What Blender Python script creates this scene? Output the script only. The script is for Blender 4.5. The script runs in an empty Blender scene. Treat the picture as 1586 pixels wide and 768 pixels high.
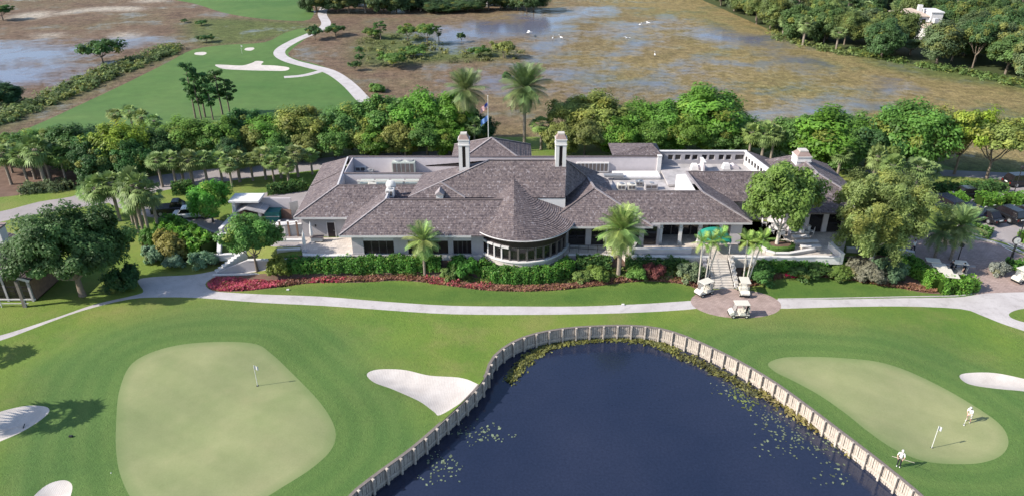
import bpy, bmesh, math, random
import numpy as np
from mathutils import Vector, Matrix
from mathutils.geometry import delaunay_2d_cdt
R = math.radians
PI = math.pi
C = bpy.context.scene.collection
scene = bpy.context.scene
random.seed(7)
rng = np.random.default_rng(11)

# ------------------------------------------------------------------ camera, sky, sun, exposure
F, PITCH, CAMZ, CU, CV = 1132.0, R(27.0), 41.0, 793.0, 384.0
cd = bpy.data.cameras.new('camera')
cam = bpy.data.objects.new('camera', cd); C.objects.link(cam)
cd.sensor_width = 36.0; cd.lens = 36.0 * F / 1586.0
cd.clip_start = 0.5; cd.clip_end = 6000
cam.location = (0, 0, CAMZ); cam.rotation_euler = (R(90) - PITCH, 0, 0)
scene.camera = cam
SUN_EL = R(35.0)
to_sun = Vector((-0.970 * math.cos(SUN_EL), -0.243 * math.cos(SUN_EL), math.sin(SUN_EL)))
w = bpy.data.worlds.new('World'); scene.world = w; w.use_nodes = True
nt = w.node_tree
bg = nt.nodes['Background']; sk = nt.nodes.new('ShaderNodeTexSky')
sk.sky_type = 'NISHITA'; sk.sun_disc = False; sk.sun_elevation = SUN_EL
sk.sun_rotation = math.atan2(to_sun.x, to_sun.y)
sk.altitude = 10; sk.air_density = 1.0; sk.dust_density = 1.0; sk.ozone_density = 2.0
nt.links.new(sk.outputs[0], bg.inputs[0]); bg.inputs[1].default_value = 0.13
sl = bpy.data.lights.new('sun', 'SUN'); sun = bpy.data.objects.new('sun', sl); C.objects.link(sun)
sl.energy = 4.4; sl.angle = R(0.6); sl.color = (1.0, 0.93, 0.83)
sun.rotation_euler = (-to_sun).to_track_quat('-Z', 'Y').to_euler()
sun.location = (-60, -20, 80)
vs = scene.view_settings
vs.view_transform = 'Standard'; vs.look = 'None'; vs.gamma = 1.0; vs.use_curve_mapping = False
vs.exposure = 0.75
scene.cycles.max_bounces = 6; scene.cycles.diffuse_bounces = 2; scene.cycles.glossy_bounces = 3
scene.cycles.transmission_bounces = 3; scene.cycles.transparent_max_bounces = 6
scene.cycles.use_denoising = True

# ------------------------------------------------------------------ pixel of the photograph -> place on the ground
cp, sp = math.cos(PITCH), math.sin(PITCH)
def ray(u, v):
    a, b = (u - CU) / F, (CV - v) / F
    return a, cp + b * sp, -sp + b * cp
def P(u, v, z):
    d = ray(u, v); t = (z - CAMZ) / d[2]
    return Vector((d[0] * t, d[1] * t, z))
def PY(u, v, y):
    d = ray(u, v); t = y / d[1]
    return Vector((d[0] * t, y, CAMZ + d[2] * t))
def X(u, y, z):
    return (u - CU) / F * (y * cp + (CAMZ - z) * sp)
T = 1.9
def ss(a, b, x):
    t = np.clip((x - a) / (b - a), 0, 1); return t * t * (3 - 2 * t)
def H0(x, y):
    x = np.asarray(x, float); y = np.asarray(y, float)
    side = np.maximum(ss(30, 40, x), ss(-22, -30, x) if False else 1 - ss(-34, -26, x))
    e = 77 + 9 * side
    h = T * ss(71, e, y)
    return h * (1 - 0.85 * ss(112, 150, y))
def und(x, y):
    return 0.22 * np.sin(x * 0.19 + 1.3) * np.sin(y * 0.23 + 0.4) + 0.12 * np.sin(x * 0.41 - y * 0.33)
def segdist(px, py, poly, closed=True):
    px = np.asarray(px, float); py = np.asarray(py, float)
    q = np.asarray(poly, float); n = len(q)
    best = np.full(px.shape, 1e9)
    for i in range(n if closed else n - 1):
        a, b = q[i], q[(i + 1) % n]; d = b - a; L = max(d @ d, 1e-9)
        t = np.clip(((px - a[0]) * d[0] + (py - a[1]) * d[1]) / L, 0, 1)
        best = np.minimum(best, (px - a[0] - t * d[0]) ** 2 + (py - a[1] - t * d[1]) ** 2)
    return np.sqrt(best)
def inside(px, py, poly):
    px = np.asarray(px, float); py = np.asarray(py, float)
    q = np.asarray(poly, float); n = len(q); r = np.zeros(px.shape, bool)
    for i in range(n):
        x1, y1 = q[i]; x2, y2 = q[(i + 1) % n]
        c = (y1 > py) != (y2 > py)
        if y1 == y2: continue
        r ^= c & (px < (x2 - x1) * (py - y1) / (y2 - y1) + x1)
    return r
POND = None
def H(x, y):
    h = H0(x, y)
    if POND is not None:
        near = ss(68, 60, 0) if False else (1 - ss(60, 67, np.asarray(y, float)))
        h = h + und(np.asarray(x, float), np.asarray(y, float)) * near * ss(0.5, 7, segdist(x, y, POND))
    return h
def G(u, v):
    """walk along the pixel's ray to the ground"""
    lo, hi = 20.0, 1500.0
    d = ray(u, v)
    if d[2] > -0.02: d = (d[0], d[1], -0.02)
    t = (0.0 - CAMZ) / d[2]
    for _ in range(14):
        x, y = d[0] * t, d[1] * t
        t = (float(H(np.array([x]), np.array([y]))[0]) - CAMZ) / d[2] * 0.6 + t * 0.4
    x, y = d[0] * t, d[1] * t
    return Vector((x, y, float(H(np.array([x]), np.array([y]))[0])))
def gz(x, y): return float(H(np.array([x]), np.array([y]))[0])
def catmull(pts, per=6, closed=True):
    out = []; n = len(pts)
    for i in range(n if closed else n - 1):
        p0, p1, p2, p3 = (pts[(i + k) % n] if closed else pts[min(max(i + k, 0), n - 1)] for k in (-1, 0, 1, 2))
        for k in range(per):
            t = k / per
            out.append(tuple(0.5 * (2 * b + (c - a) * t + (2 * a - 5 * b + 4 * c - d) * t * t + (3 * b - a - 3 * c + d) * t ** 3)
                             for a, b, c, d in zip(p0, p1, p2, p3)))
    if not closed: out.append(tuple(pts[-1]))
    return out
def outline(px, per=5, smooth=True):
    w_ = [tuple(G(u, v)[:2]) for u, v in px]
    return catmull(w_, per) if smooth else w_
def ribbon(px, width, per=6):
    c = catmull([tuple(G(u, v)[:2]) for u, v in px], per, False)
    L, Rr = [], []
    for i, p in enumerate(c):
        a, b = c[max(i - 1, 0)], c[min(i + 1, len(c) - 1)]
        d = Vector((b[0] - a[0], b[1] - a[1])).normalized(); n = Vector((-d.y, d.x)) * width / 2
        L.append((p[0] + n.x, p[1] + n.y)); Rr.append((p[0] - n.x, p[1] - n.y))
    return L + Rr[::-1]

# ------------------------------------------------------------------ materials
MATS = {}
class NB:
    def __init__(s, name):
        m = bpy.data.materials.new(name); m.use_nodes = True; s.m = m; s.t = m.node_tree; s.b = s.t.nodes['Principled BSDF']
        s.out = s.t.nodes['Material Output']; MATS[name] = m
    def n(s, typ, **k):
        x = s.t.nodes.new('ShaderNode' + typ)
        for a, v in k.items(): setattr(x, a, v)
        return x
    def put(s, sock, v):
        if hasattr(v, 'is_linked') or isinstance(v, bpy.types.NodeSocket): s.t.links.new(v, sock)
        else: sock.default_value = (tuple(v) + (1,) if isinstance(v, (tuple, list)) and len(v) == 3 and sock.type == 'RGBA' else v)
    def coord(s, which='Object'):
        return s.n('TexCoord').outputs[which]
    def noise(s, scale, detail=4, rough=0.6, vec=None, out='Fac'):
        x = s.n('TexNoise'); x.inputs['Scale'].default_value = scale; x.inputs['Detail'].default_value = detail; x.inputs['Roughness'].default_value = rough
        s.t.links.new(vec if vec is not None else s.pos(), x.inputs['Vector']); return x.outputs[out]
    def pos(s):
        if not hasattr(s, '_p'): s._p = s.n('NewGeometry').outputs['Position']
        return s._p
    def ramp(s, fac, stops):
        r = s.n('ValToRGB'); s.t.links.new(fac, r.inputs[0]); e = r.color_ramp.elements
        while len(e) < len(stops): e.new(0.5)
        for i, (p, c) in enumerate(stops): e[i].position = p; e[i].color = tuple(c) + (1,) if len(c) == 3 else c
        return r.outputs[0]
    def mix(s, fac, a, b, mode='MIX'):
        x = s.n('Mix', data_type='RGBA', blend_type=mode)
        s.put(x.inputs[0], fac); s.put(x.inputs[6], a); s.put(x.inputs[7], b); return x.outputs[2]
    def math(s, op, a, b=0.0, c=None, clamp=False):
        x = s.n('Math', operation=op); x.use_clamp = clamp
        s.put(x.inputs[0], a); s.put(x.inputs[1], b)
        if c is not None: s.put(x.inputs[2], c)
        return x.outputs[0]
    def maprange(s, v, a, b, c=0.0, d=1.0):
        x = s.n('MapRange'); s.put(x.inputs[0], v)
        for i, k in enumerate((a, b, c, d)): x.inputs[i + 1].default_value = k
        return x.outputs[0]
    def attr(s, name, out='Fac'):
        x = s.n('Attribute'); x.attribute_name = name; return x.outputs[out]
    def bump(s, h, dist=0.05, strength=0.6):
        x = s.n('Bump'); x.inputs['Distance'].default_value = dist; x.inputs['Strength'].default_value = strength
        s.t.links.new(h, x.inputs['Height']); s.t.links.new(x.outputs[0], s.b.inputs['Normal'])
    def set(s, col=None, rough=None, metal=None, spec=None, ior=None):
        if col is not None: s.put(s.b.inputs['Base Color'], col)
        if rough is not None: s.put(s.b.inputs['Roughness'], rough)
        if metal is not None: s.b.inputs['Metallic'].default_value = metal
        if spec is not None: s.b.inputs['Specular IOR Level'].default_value = spec
        return s.m
def simple(name, col, rough=0.6, var=0.18, scale=1.5, metal=0.0, spec=0.4, streak=False):
    b = NB(name)
    f = b.noise(scale, 5, 0.65)
    lo = tuple(c * (1 - var) for c in col); hi = tuple(min(1, c * (1 + var)) for c in col)
    c = b.ramp(f, [(0.3, lo), (0.7, hi)])
    b.set(c, rough, metal, spec)
    return b.m

def lawn_mat():
    b = NB('turf')
    big = b.noise(0.05, 5, 0.6); mid = b.noise(0.22, 5, 0.65); fine = b.noise(2.6, 6, 0.75); vf = b.noise(9, 3, 0.8)
    base = b.ramp(big, [(0.36, (0.096, 0.170, 0.026)), (0.5, (0.142, 0.202, 0.034)), (0.64, (0.205, 0.218, 0.056))])
    dry = b.ramp(mid, [(0.48, (0, 0, 0)), (0.72, (1, 1, 1))])
    c = b.mix(b.math('MULTIPLY', dry, 0.5), base, (0.225, 0.205, 0.075))
    gd = b.attr('gd')
    gdw = b.math('ADD', gd, b.math('MULTIPLY', b.math('SUBTRACT', big, 0.5), 9.0))
    near = b.maprange(gdw, 11.5, 5.0)
    st = b.math('SINE', b.math('MULTIPLY', gd, 2 * PI / 2.1))
    stc = b.mix(b.math('MULTIPLY', b.ramp(mid, [(0.30, (0, 0, 0)), (0.50, (1, 1, 1))]), 0.9), (0.070, 0.138, 0.036), b.ramp(b.maprange(st, -0.6, 0.6), [(0, (0.068, 0.138, 0.034)), (1, (0.087, 0.156, 0.040))]))
    c = b.mix(b.math('MULTIPLY', near, 0.85), c, stc)
    strip = b.attr('strip')
    c = b.mix(strip, c, b.ramp(mid, [(0.35, (0.062, 0.128, 0.022)), (0.65, (0.098, 0.162, 0.030))]))
    c = b.mix(0.55, c, b.ramp(fine, [(0.25, (0.36, 0.36, 0.36)), (0.75, (0.64, 0.64, 0.64))]), 'OVERLAY')
    c = b.mix(0.35, c, b.ramp(vf, [(0.2, (0.30, 0.30, 0.30)), (0.8, (0.70, 0.70, 0.70))]), 'OVERLAY')
    b.set(c, 0.85, 0, 0.25); b.bump(b.math('ADD', fine, vf), 0.08, 0.8)
    return b.m
def green_mat():
    b = NB('putting_surface')
    big = b.noise(0.09, 4, 0.6); mid = b.noise(0.6, 5, 0.7); vf = b.noise(7, 4, 0.8)
    c = b.ramp(big, [(0.35, (0.178, 0.214, 0.090)), (0.65, (0.252, 0.262, 0.128))])
    c = b.mix(0.5, c, b.ramp(mid, [(0.3, (0.45, 0.46, 0.44)), (0.7, (0.55, 0.54, 0.56))]), 'OVERLAY')
    c = b.mix(0.4, c, b.ramp(vf, [(0.2, (0.36, 0.36, 0.36)), (0.8, (0.64, 0.64, 0.64))]), 'OVERLAY')
    sx = b.n('SeparateXYZ'); b.t.links.new(b.pos(), sx.inputs[0])
    dg = b.math('ADD', b.math('MULTIPLY', sx.outputs[0], 0.5), b.math('MULTIPLY', sx.outputs[1], 0.87))
    st = b.maprange(b.math('SINE', b.math('MULTIPLY', dg, 2 * PI / 3.4)), -0.4, 0.4)
    c = b.mix(0.07, c, b.ramp(st, [(0, (0.30, 0.32, 0.30)), (1, (0.66, 0.65, 0.62))]), 'OVERLAY')
    spots = b.noise(0.28, 6, 0.75)
    c = b.mix(b.math('MULTIPLY', b.ramp(spots, [(0.54, (0, 0, 0)), (0.70, (1, 1, 1))]), 0.30), c, (0.27, 0.255, 0.13))
    c = b.mix(b.math('MULTIPLY', b.maprange(b.attr('gd'), 0.9, 0.0), 0.55), c, (0.125, 0.185, 0.062))
    b.set(c, 0.8, 0, 0.25); b.bump(vf, 0.02, 0.4); return b.m
def sand_mat():
    b = NB('bunker_sand'); a = b.noise(0.7, 5, 0.65); f = b.noise(9, 4, 0.8)
    wv = b.n('TexWave'); wv.inputs['Scale'].default_value = 2.2; wv.inputs['Distortion'].default_value = 5.0; wv.inputs['Detail'].default_value = 2; wv.inputs['Detail Scale'].default_value = 0.6; b.t.links.new(b.pos(), wv.inputs['Vector'])
    c = b.ramp(a, [(0.3, (0.46, 0.415, 0.38)), (0.7, (0.57, 0.525, 0.485))]); c = b.mix(0.4, c, b.ramp(f, [(0.25, (0.34, 0.34, 0.34)), (0.75, (0.62, 0.62, 0.62))]), 'OVERLAY')
    b.set(c, 0.9, 0, 0.2); b.bump(b.math('ADD', b.math('MULTIPLY', wv.outputs[1], 0.6), f), 0.03, 0.35); return b.m
def fairway_mat():
    b = NB('fairway_turf')
    big = b.noise(0.03, 4, 0.6); mid = b.noise(0.35, 5, 0.7); vf = b.noise(3, 4, 0.8)
    c = b.ramp(big, [(0.35, (0.060, 0.130, 0.030)), (0.65, (0.100, 0.168, 0.044))])
    c = b.mix(0.6, c, b.ramp(mid, [(0.3, (0.38, 0.38, 0.38)), (0.7, (0.6, 0.6, 0.58))]), 'OVERLAY')
    c = b.mix(0.3, c, b.ramp(vf, [(0.2, (0.36, 0.36, 0.36)), (0.8, (0.64, 0.64, 0.64))]), 'OVERLAY')
    b.set(c, 0.85, 0, 0.25); b.bump(vf, 0.06, 0.5); return b.m
def marsh_mat():
    b = NB('marsh_grass')
    big = b.noise(0.016, 5, 0.6); mid = b.noise(0.07, 6, 0.7); fine = b.noise(0.55, 6, 0.8); vf = b.noise(2.2, 4, 0.8)
    px = b.n('SeparateXYZ'); b.t.links.new(b.pos(), px.inputs[0])
    ol = b.maprange(b.math('ADD', px.outputs[0], b.math('MULTIPLY', b.math('SUBTRACT', big, 0.5), 160.0)), -30, 45)
    brown = b.ramp(mid, [(0.3, (0.118, 0.078, 0.052)), (0.5, (0.165, 0.112, 0.076)), (0.7, (0.190, 0.145, 0.085))])
    olive = b.ramp(mid, [(0.3, (0.165, 0.135, 0.052)), (0.5, (0.245, 0.188, 0.082)), (0.7, (0.175, 0.152, 0.055))])
    c = b.mix(ol, brown, olive)
    gp = b.noise(0.035, 6, 0.72)
    c = b.mix(b.math('MULTIPLY', b.ramp(gp, [(0.48, (0, 0, 0)), (0.64, (1, 1, 1))]), b.maprange(ol, 0, 1, 0.25, 0.75)), c, (0.125, 0.140, 0.045))
    c = b.mix(b.math('MULTIPLY', b.ramp(b.noise(0.11, 6, 0.8), [(0.55, (0, 0, 0)), (0.70, (1, 1, 1))]), 0.5), c, (0.300, 0.235, 0.135))
    c = b.mix(b.attr('pale'), c, (0.42, 0.37, 0.30))
    c = b.mix(b.attr('verge'), c, b.ramp(mid, [(0.35, (0.075, 0.110, 0.028)), (0.65, (0.120, 0.140, 0.042))]))
    c = b.mix(0.85, c, b.ramp(fine, [(0.30, (0.16, 0.16, 0.16)), (0.70, (0.80, 0.80, 0.80))]), 'OVERLAY')
    c = b.mix(0.5, c, b.ramp(vf, [(0.25, (0.25, 0.25, 0.25)), (0.75, (0.74, 0.74, 0.74))]), 'OVERLAY')
    wn = b.math('ADD', b.math('MULTIPLY', mid, 1.25), b.math('MULTIPLY', fine, 0.4))
    wet = b.maprange(b.math('ADD', b.attr('wet'), b.math('MULTIPLY', b.math('SUBTRACT', wn, 0.82), 2.4)), 0.18, 0.98)
    b.set(c, 0.9, 0, 0.2); b.bump(b.math('ADD', fine, vf), 0.35, 0.7)
    wa = b.n('BsdfPrincipled'); wa.inputs['Base Color'].default_value = (0.115, 0.12, 0.175, 1); wa.inputs['Roughness'].default_value = 0.16  # lilac of the reflected sky put into the pools' base colour
    wa.inputs['Specular IOR Level'].default_value = 0.6
    mx = b.n('MixShader'); b.t.links.new(b.math('MULTIPLY', wet, 0.92), mx.inputs[0]); b.t.links.new(b.b.outputs[0], mx.inputs[1]); b.t.links.new(wa.outputs[0], mx.inputs[2])
    b.t.links.new(mx.outputs[0], b.out.inputs[0]); return b.m
def water_mat():
    b = NB('pond_water')
    n1 = b.noise(1.6, 4, 0.6); n2 = b.noise(0.06, 4, 0.6); n3 = b.noise(4.5, 5, 0.8)
    c = b.ramp(n2, [(0.3, (0.012, 0.019, 0.042)), (0.7, (0.022, 0.029, 0.055))])
    c = b.mix(0.7, c, b.ramp(n3, [(0.3, (0.30, 0.30, 0.30)), (0.7, (0.70, 0.66, 0.68))]), 'OVERLAY')
    b.set(c, 0.06, 0, 0.5); b.bump(b.math('ADD', n1, b.math('MULTIPLY', n3, 0.7)), 0.035, 0.22); return b.m
def paving_mat(name, c0, c1, scale=0.5, joints=None, spot=0.0):
    b = NB(name)
    a = b.noise(scale, 5, 0.65); f = b.noise(8, 4, 0.8)
    c = b.ramp(a, [(0.3, c0), (0.7, c1)])
    c = b.mix(0.45, c, b.ramp(f, [(0.25, (0.34, 0.34, 0.34)), (0.75, (0.64, 0.64, 0.64))]), 'OVERLAY')
    if joints:
        br = b.n('TexBrick'); b.t.links.new(b.pos(), br.inputs['Vector'])
        br.inputs['Scale'].default_value = 1; br.inputs['Brick Width'].default_value = joints[0]; br.inputs['Row Height'].default_value = joints[1]
        br.inputs['Mortar Size'].default_value = joints[2]
        br.inputs['Color1'].default_value = (0.38, 0.38, 0.38, 1); br.inputs['Color2'].default_value = (0.6, 0.6, 0.6, 1); br.inputs['Mortar'].default_value = (0.25, 0.25, 0.25, 1)
        c = b.mix(0.6, c, br.outputs[0], 'OVERLAY')
    if spot:
        s2 = b.noise(0.9, 6, 0.75)
        c = b.mix(b.math('MULTIPLY', b.ramp(s2, [(0.52, (0, 0, 0)), (0.68, (1, 1, 1))]), spot), c, (0.16, 0.14, 0.13))
    b.set(c, 0.85, 0, 0.3); b.bump(f, 0.01, 0.4); return b.m
def roof_mat():
    b = NB('wood_shakes')
    uv = b.n('UVMap').outputs[0]
    br = b.n('TexBrick'); b.t.links.new(uv, br.inputs['Vector'])
    br.inputs['Scale'].default_value = 1; br.inputs['Brick Width'].default_value = 0.15; br.inputs['Row Height'].default_value = 1.0
    br.inputs['Mortar Size'].default_value = 0.012; br.offset = 0.37
    br.inputs['Color1'].default_value = (0, 0, 0, 1); br.inputs['Color2'].default_value = (1, 1, 1, 1); br.inputs['Mortar'].default_value = (0.1, 0.1, 0.1, 1)
    wv = b.n('TexVoronoi'); wv.inputs['Scale'].default_value = 4.2; b.t.links.new(b.pos(), wv.inputs['Vector'])
    sep = b.n('SeparateColor'); b.t.links.new(wv.outputs['Color'], sep.inputs[0])
    n = b.noise(0.45, 5, 0.7)
    f = b.math('ADD', b.math('MULTIPLY', br.outputs[0], 0.45), b.math('ADD', b.math('MULTIPLY', sep.outputs[0], 0.35), b.math('MULTIPLY', n, 0.35)))
    c = b.ramp(f, [(0.20, (0.064, 0.051, 0.054)), (0.40, (0.112, 0.090, 0.094)), (0.58, (0.152, 0.125, 0.128)), (0.76, (0.186, 0.144, 0.132)), (0.95, (0.28, 0.255, 0.27))])
    b.set(c, 0.8, 0, 0.3); b.bump(br.outputs[0], 0.03, 0.6); return b.m
def leaf_mat(name='leaves', trans=0.46):
    b = NB(name)
    oi = b.n('ObjectInfo'); tint = b.attr('tint')
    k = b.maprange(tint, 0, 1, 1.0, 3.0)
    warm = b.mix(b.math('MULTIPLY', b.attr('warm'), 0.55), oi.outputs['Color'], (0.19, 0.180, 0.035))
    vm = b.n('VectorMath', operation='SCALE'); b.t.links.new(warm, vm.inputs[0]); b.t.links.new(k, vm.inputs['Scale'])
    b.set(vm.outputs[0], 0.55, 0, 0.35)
    tr = b.n('BsdfTranslucent'); b.t.links.new(vm.outputs[0], tr.inputs[0])
    mx = b.n('MixShader'); mx.inputs[0].default_value = trans
    b.t.links.new(b.b.outputs[0], mx.inputs[1]); b.t.links.new(tr.outputs[0], mx.inputs[2]); b.t.links.new(mx.outputs[0], b.out.inputs[0])
    return b.m
def own_mat(name, rough=0.5, spec=0.4):
    """colour from the object's own colour: paint that differs from copy to copy"""
    b = NB(name); oi = b.n('ObjectInfo'); f = b.noise(1.2, 4, 0.6)
    c = b.mix(0.25, oi.outputs['Color'], b.ramp(f, [(0.3, (0.4, 0.4, 0.4)), (0.7, (0.6, 0.6, 0.6))]), 'OVERLAY')
    b.set(c, rough, 0, spec); return b.m
M = dict(
    turf=lawn_mat(), green=green_mat(), fairway=fairway_mat(), marsh=marsh_mat(), water=water_mat(),
    sand=sand_mat(),
    path=paving_mat('concrete_path', (0.40, 0.37, 0.365), (0.50, 0.47, 0.465), 0.4, None, 0.35),
    asphalt=paving_mat('asphalt', (0.17, 0.16, 0.165), (0.24, 0.225, 0.225), 0.3, None, 0.12),
    road=paving_mat('worn_road', (0.26, 0.235, 0.235), (0.34, 0.305, 0.30), 0.2, None, 0.2),
    brick=paving_mat('brick_pavers', (0.29, 0.215, 0.19), (0.40, 0.305, 0.275), 0.6, (0.4, 0.2, 0.02), 0.2),
    mulch=paving_mat('mulch', (0.10, 0.062, 0.045), (0.18, 0.115, 0.085), 0.9),
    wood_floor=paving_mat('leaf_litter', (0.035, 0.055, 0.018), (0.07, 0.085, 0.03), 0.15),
    roof=roof_mat(), leaf=leaf_mat(), frond=leaf_mat('fronds', 0.2),
    bark=simple('bark', (0.17, 0.135, 0.105), 0.9, 0.35, 4), palmbark=simple('palm_bark', (0.25, 0.205, 0.165), 0.9, 0.3, 6),
    palebark=simple('pale_bark', (0.50, 0.46, 0.40), 0.85, 0.2, 5),
    wall=simple('grey_stucco', (0.36, 0.34, 0.355), 0.85, 0.08, 1.2), white=simple('white_paint', (0.64, 0.62, 0.605), 0.6, 0.06, 1.4),
    pink=simple('pale_stucco', (0.54, 0.49, 0.50), 0.85, 0.07, 0.8), flat=simple('flat_roof_membrane', (0.38, 0.36, 0.36), 0.8, 0.28, 0.7),
    cap=simple('ridge_cap', (0.27, 0.24, 0.245), 0.8, 0.25, 2.5), fascia=simple('dark_fascia', (0.13, 0.105, 0.105), 0.7, 0.2, 2),
    trim=simple('pale_trim', (0.52, 0.50, 0.50), 0.7, 0.08, 1), dark=simple('screen_and_shade', (0.018, 0.012, 0.014), 0.35, 0.3, 2),
    glass=simple('tinted_glass', (0.016, 0.014, 0.016), 0.06, 0.3, 0.8, 0, 0.6), frame=simple('bronze_frame', (0.12, 0.105, 0.10), 0.5, 0.2, 2),
    stone=simple('pale_stone', (0.50, 0.46, 0.415), 0.85, 0.12, 1.5), patio=paving_mat('patio_paving', (0.46, 0.41, 0.37), (0.58, 0.52, 0.46), 0.8, (0.6, 0.6, 0.02)),
    wood=simple('weathered_wood', (0.43, 0.375, 0.32), 0.85, 0.28, 3), capwood=simple('dark_timber', (0.17, 0.145, 0.13), 0.85, 0.25, 3),
    metal=simple('grey_metal', (0.42, 0.43, 0.44), 0.4, 0.12, 2, 0.6), duct=simple('duct_metal', (0.46, 0.50, 0.45), 0.5, 0.15, 1.5, 0.2),
    black=simple('black_rubber', (0.018, 0.018, 0.019), 0.6, 0.2, 6), rail=simple('black_rail', (0.02, 0.02, 0.022), 0.4, 0.1, 5),
    cream=simple('cream_plastic', (0.62, 0.585, 0.51), 0.35, 0.04, 2), seatw=simple('cream_vinyl', (0.68, 0.63, 0.54), 0.5, 0.05, 2),
    teal=simple('green_canvas', (0.015, 0.22, 0.155), 0.7, 0.12, 1.5), bin=simple('teal_steel', (0.012, 0.13, 0.125), 0.5, 0.2, 2),
    tile=simple('roof_tile', (0.26, 0.19, 0.17), 0.8, 0.2, 2), brown=simple('brown_boards', (0.20, 0.125, 0.095), 0.8, 0.25, 2),
    skin=simple('skin', (0.50, 0.30, 0.22), 0.6, 0.05, 3), cloth=own_mat('cloth', 0.85, 0.2), paint=own_mat('car_paint', 0.25, 0.6),
    hair=simple('hair', (0.05, 0.035, 0.025), 0.7, 0.2, 5), red=simple('red_lens', (0.16, 0.008, 0.008), 0.25, 0.1, 3), lamp=simple('clear_lens', (0.7, 0.7, 0.7), 0.15, 0.05, 3),
    line=simple('line_paint', (0.78, 0.77, 0.74), 0.7, 0.1, 3), pole=simple('pole_metal', (0.6, 0.6, 0.58), 0.4, 0.1, 2),
    plume=simple('white_feathers', (0.82, 0.81, 0.79), 0.7, 0.03, 4), own=own_mat('surface', 0.8, 0.25),
)

# ------------------------------------------------------------------ mesh helpers
def np_mesh(name, V, Fc, mat=None, attrs=None, fattrs=None, smooth=False):
    V = np.asarray(V, np.float32); Fc = np.asarray(Fc, np.int32)
    me = bpy.data.meshes.new(name); n, k = Fc.shape
    me.vertices.add(len(V)); me.vertices.foreach_set('co', V.ravel())
    me.loops.add(n * k); me.loops.foreach_set('vertex_index', Fc.ravel())
    me.polygons.add(n); me.polygons.foreach_set('loop_start', np.arange(0, n * k, k, dtype=np.int32))
    me.update(calc_edges=True)
    for a, v in (attrs or {}).items():
        t = me.attributes.new(a, 'FLOAT', 'POINT'); t.data.foreach_set('value', np.asarray(v, np.float32))
    for a, v in (fattrs or {}).items():
        t = me.attributes.new(a, 'FLOAT', 'FACE'); t.data.foreach_set('value', np.asarray(v, np.float32))
    if smooth: me.polygons.foreach_set('use_smooth', np.ones(n, bool))
    if mat: me.materials.append(mat)
    return me
def link(name, me, parent=None, loc=None, rz=0.0, col=None):
    o = bpy.data.objects.new(name, me); C.objects.link(o)
    if parent: o.parent = parent
    if loc is not None: o.location = loc
    if rz: o.rotation_euler.z = rz
    if col is not None: o.color = tuple(col) + (1,)
    return o
def tag(o, label=None, cat=None, group=None, kind=None):
    if label: o['label'] = label
    if cat: o['category'] = cat
    if group: o['group'] = group
    if kind: o['kind'] = kind
    return o
def thing(name, label, cat, loc=(0, 0, 0), rz=0.0, group=None):
    o = bpy.data.objects.new(name, None); C.objects.link(o); o.empty_display_size = 0.3
    o.location = loc; o.rotation_euler.z = rz
    return tag(o, label, cat, group, 'thing')
def dup(root, label, loc, rz=0.0, sc=None, group=None, colors=None):
    """a copy of a thing, its parts and their sub-parts, meshes shared"""
    r = root.copy(); C.objects.link(r); r.location = loc; r.rotation_euler.z = rz; r['label'] = label
    if sc is not None: r.scale = (sc, sc, sc) if not hasattr(sc, '__len__') else sc
    if group: r['group'] = group
    for ch in list(root.children):
        c = ch.copy(); C.objects.link(c); c.parent = r
        if colors and ch.name.split('.')[0] in colors: c.color = tuple(colors[ch.name.split('.')[0]]) + (1,)
        for g in list(ch.children):
            d = g.copy(); C.objects.link(d); d.parent = c
    return r
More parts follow.
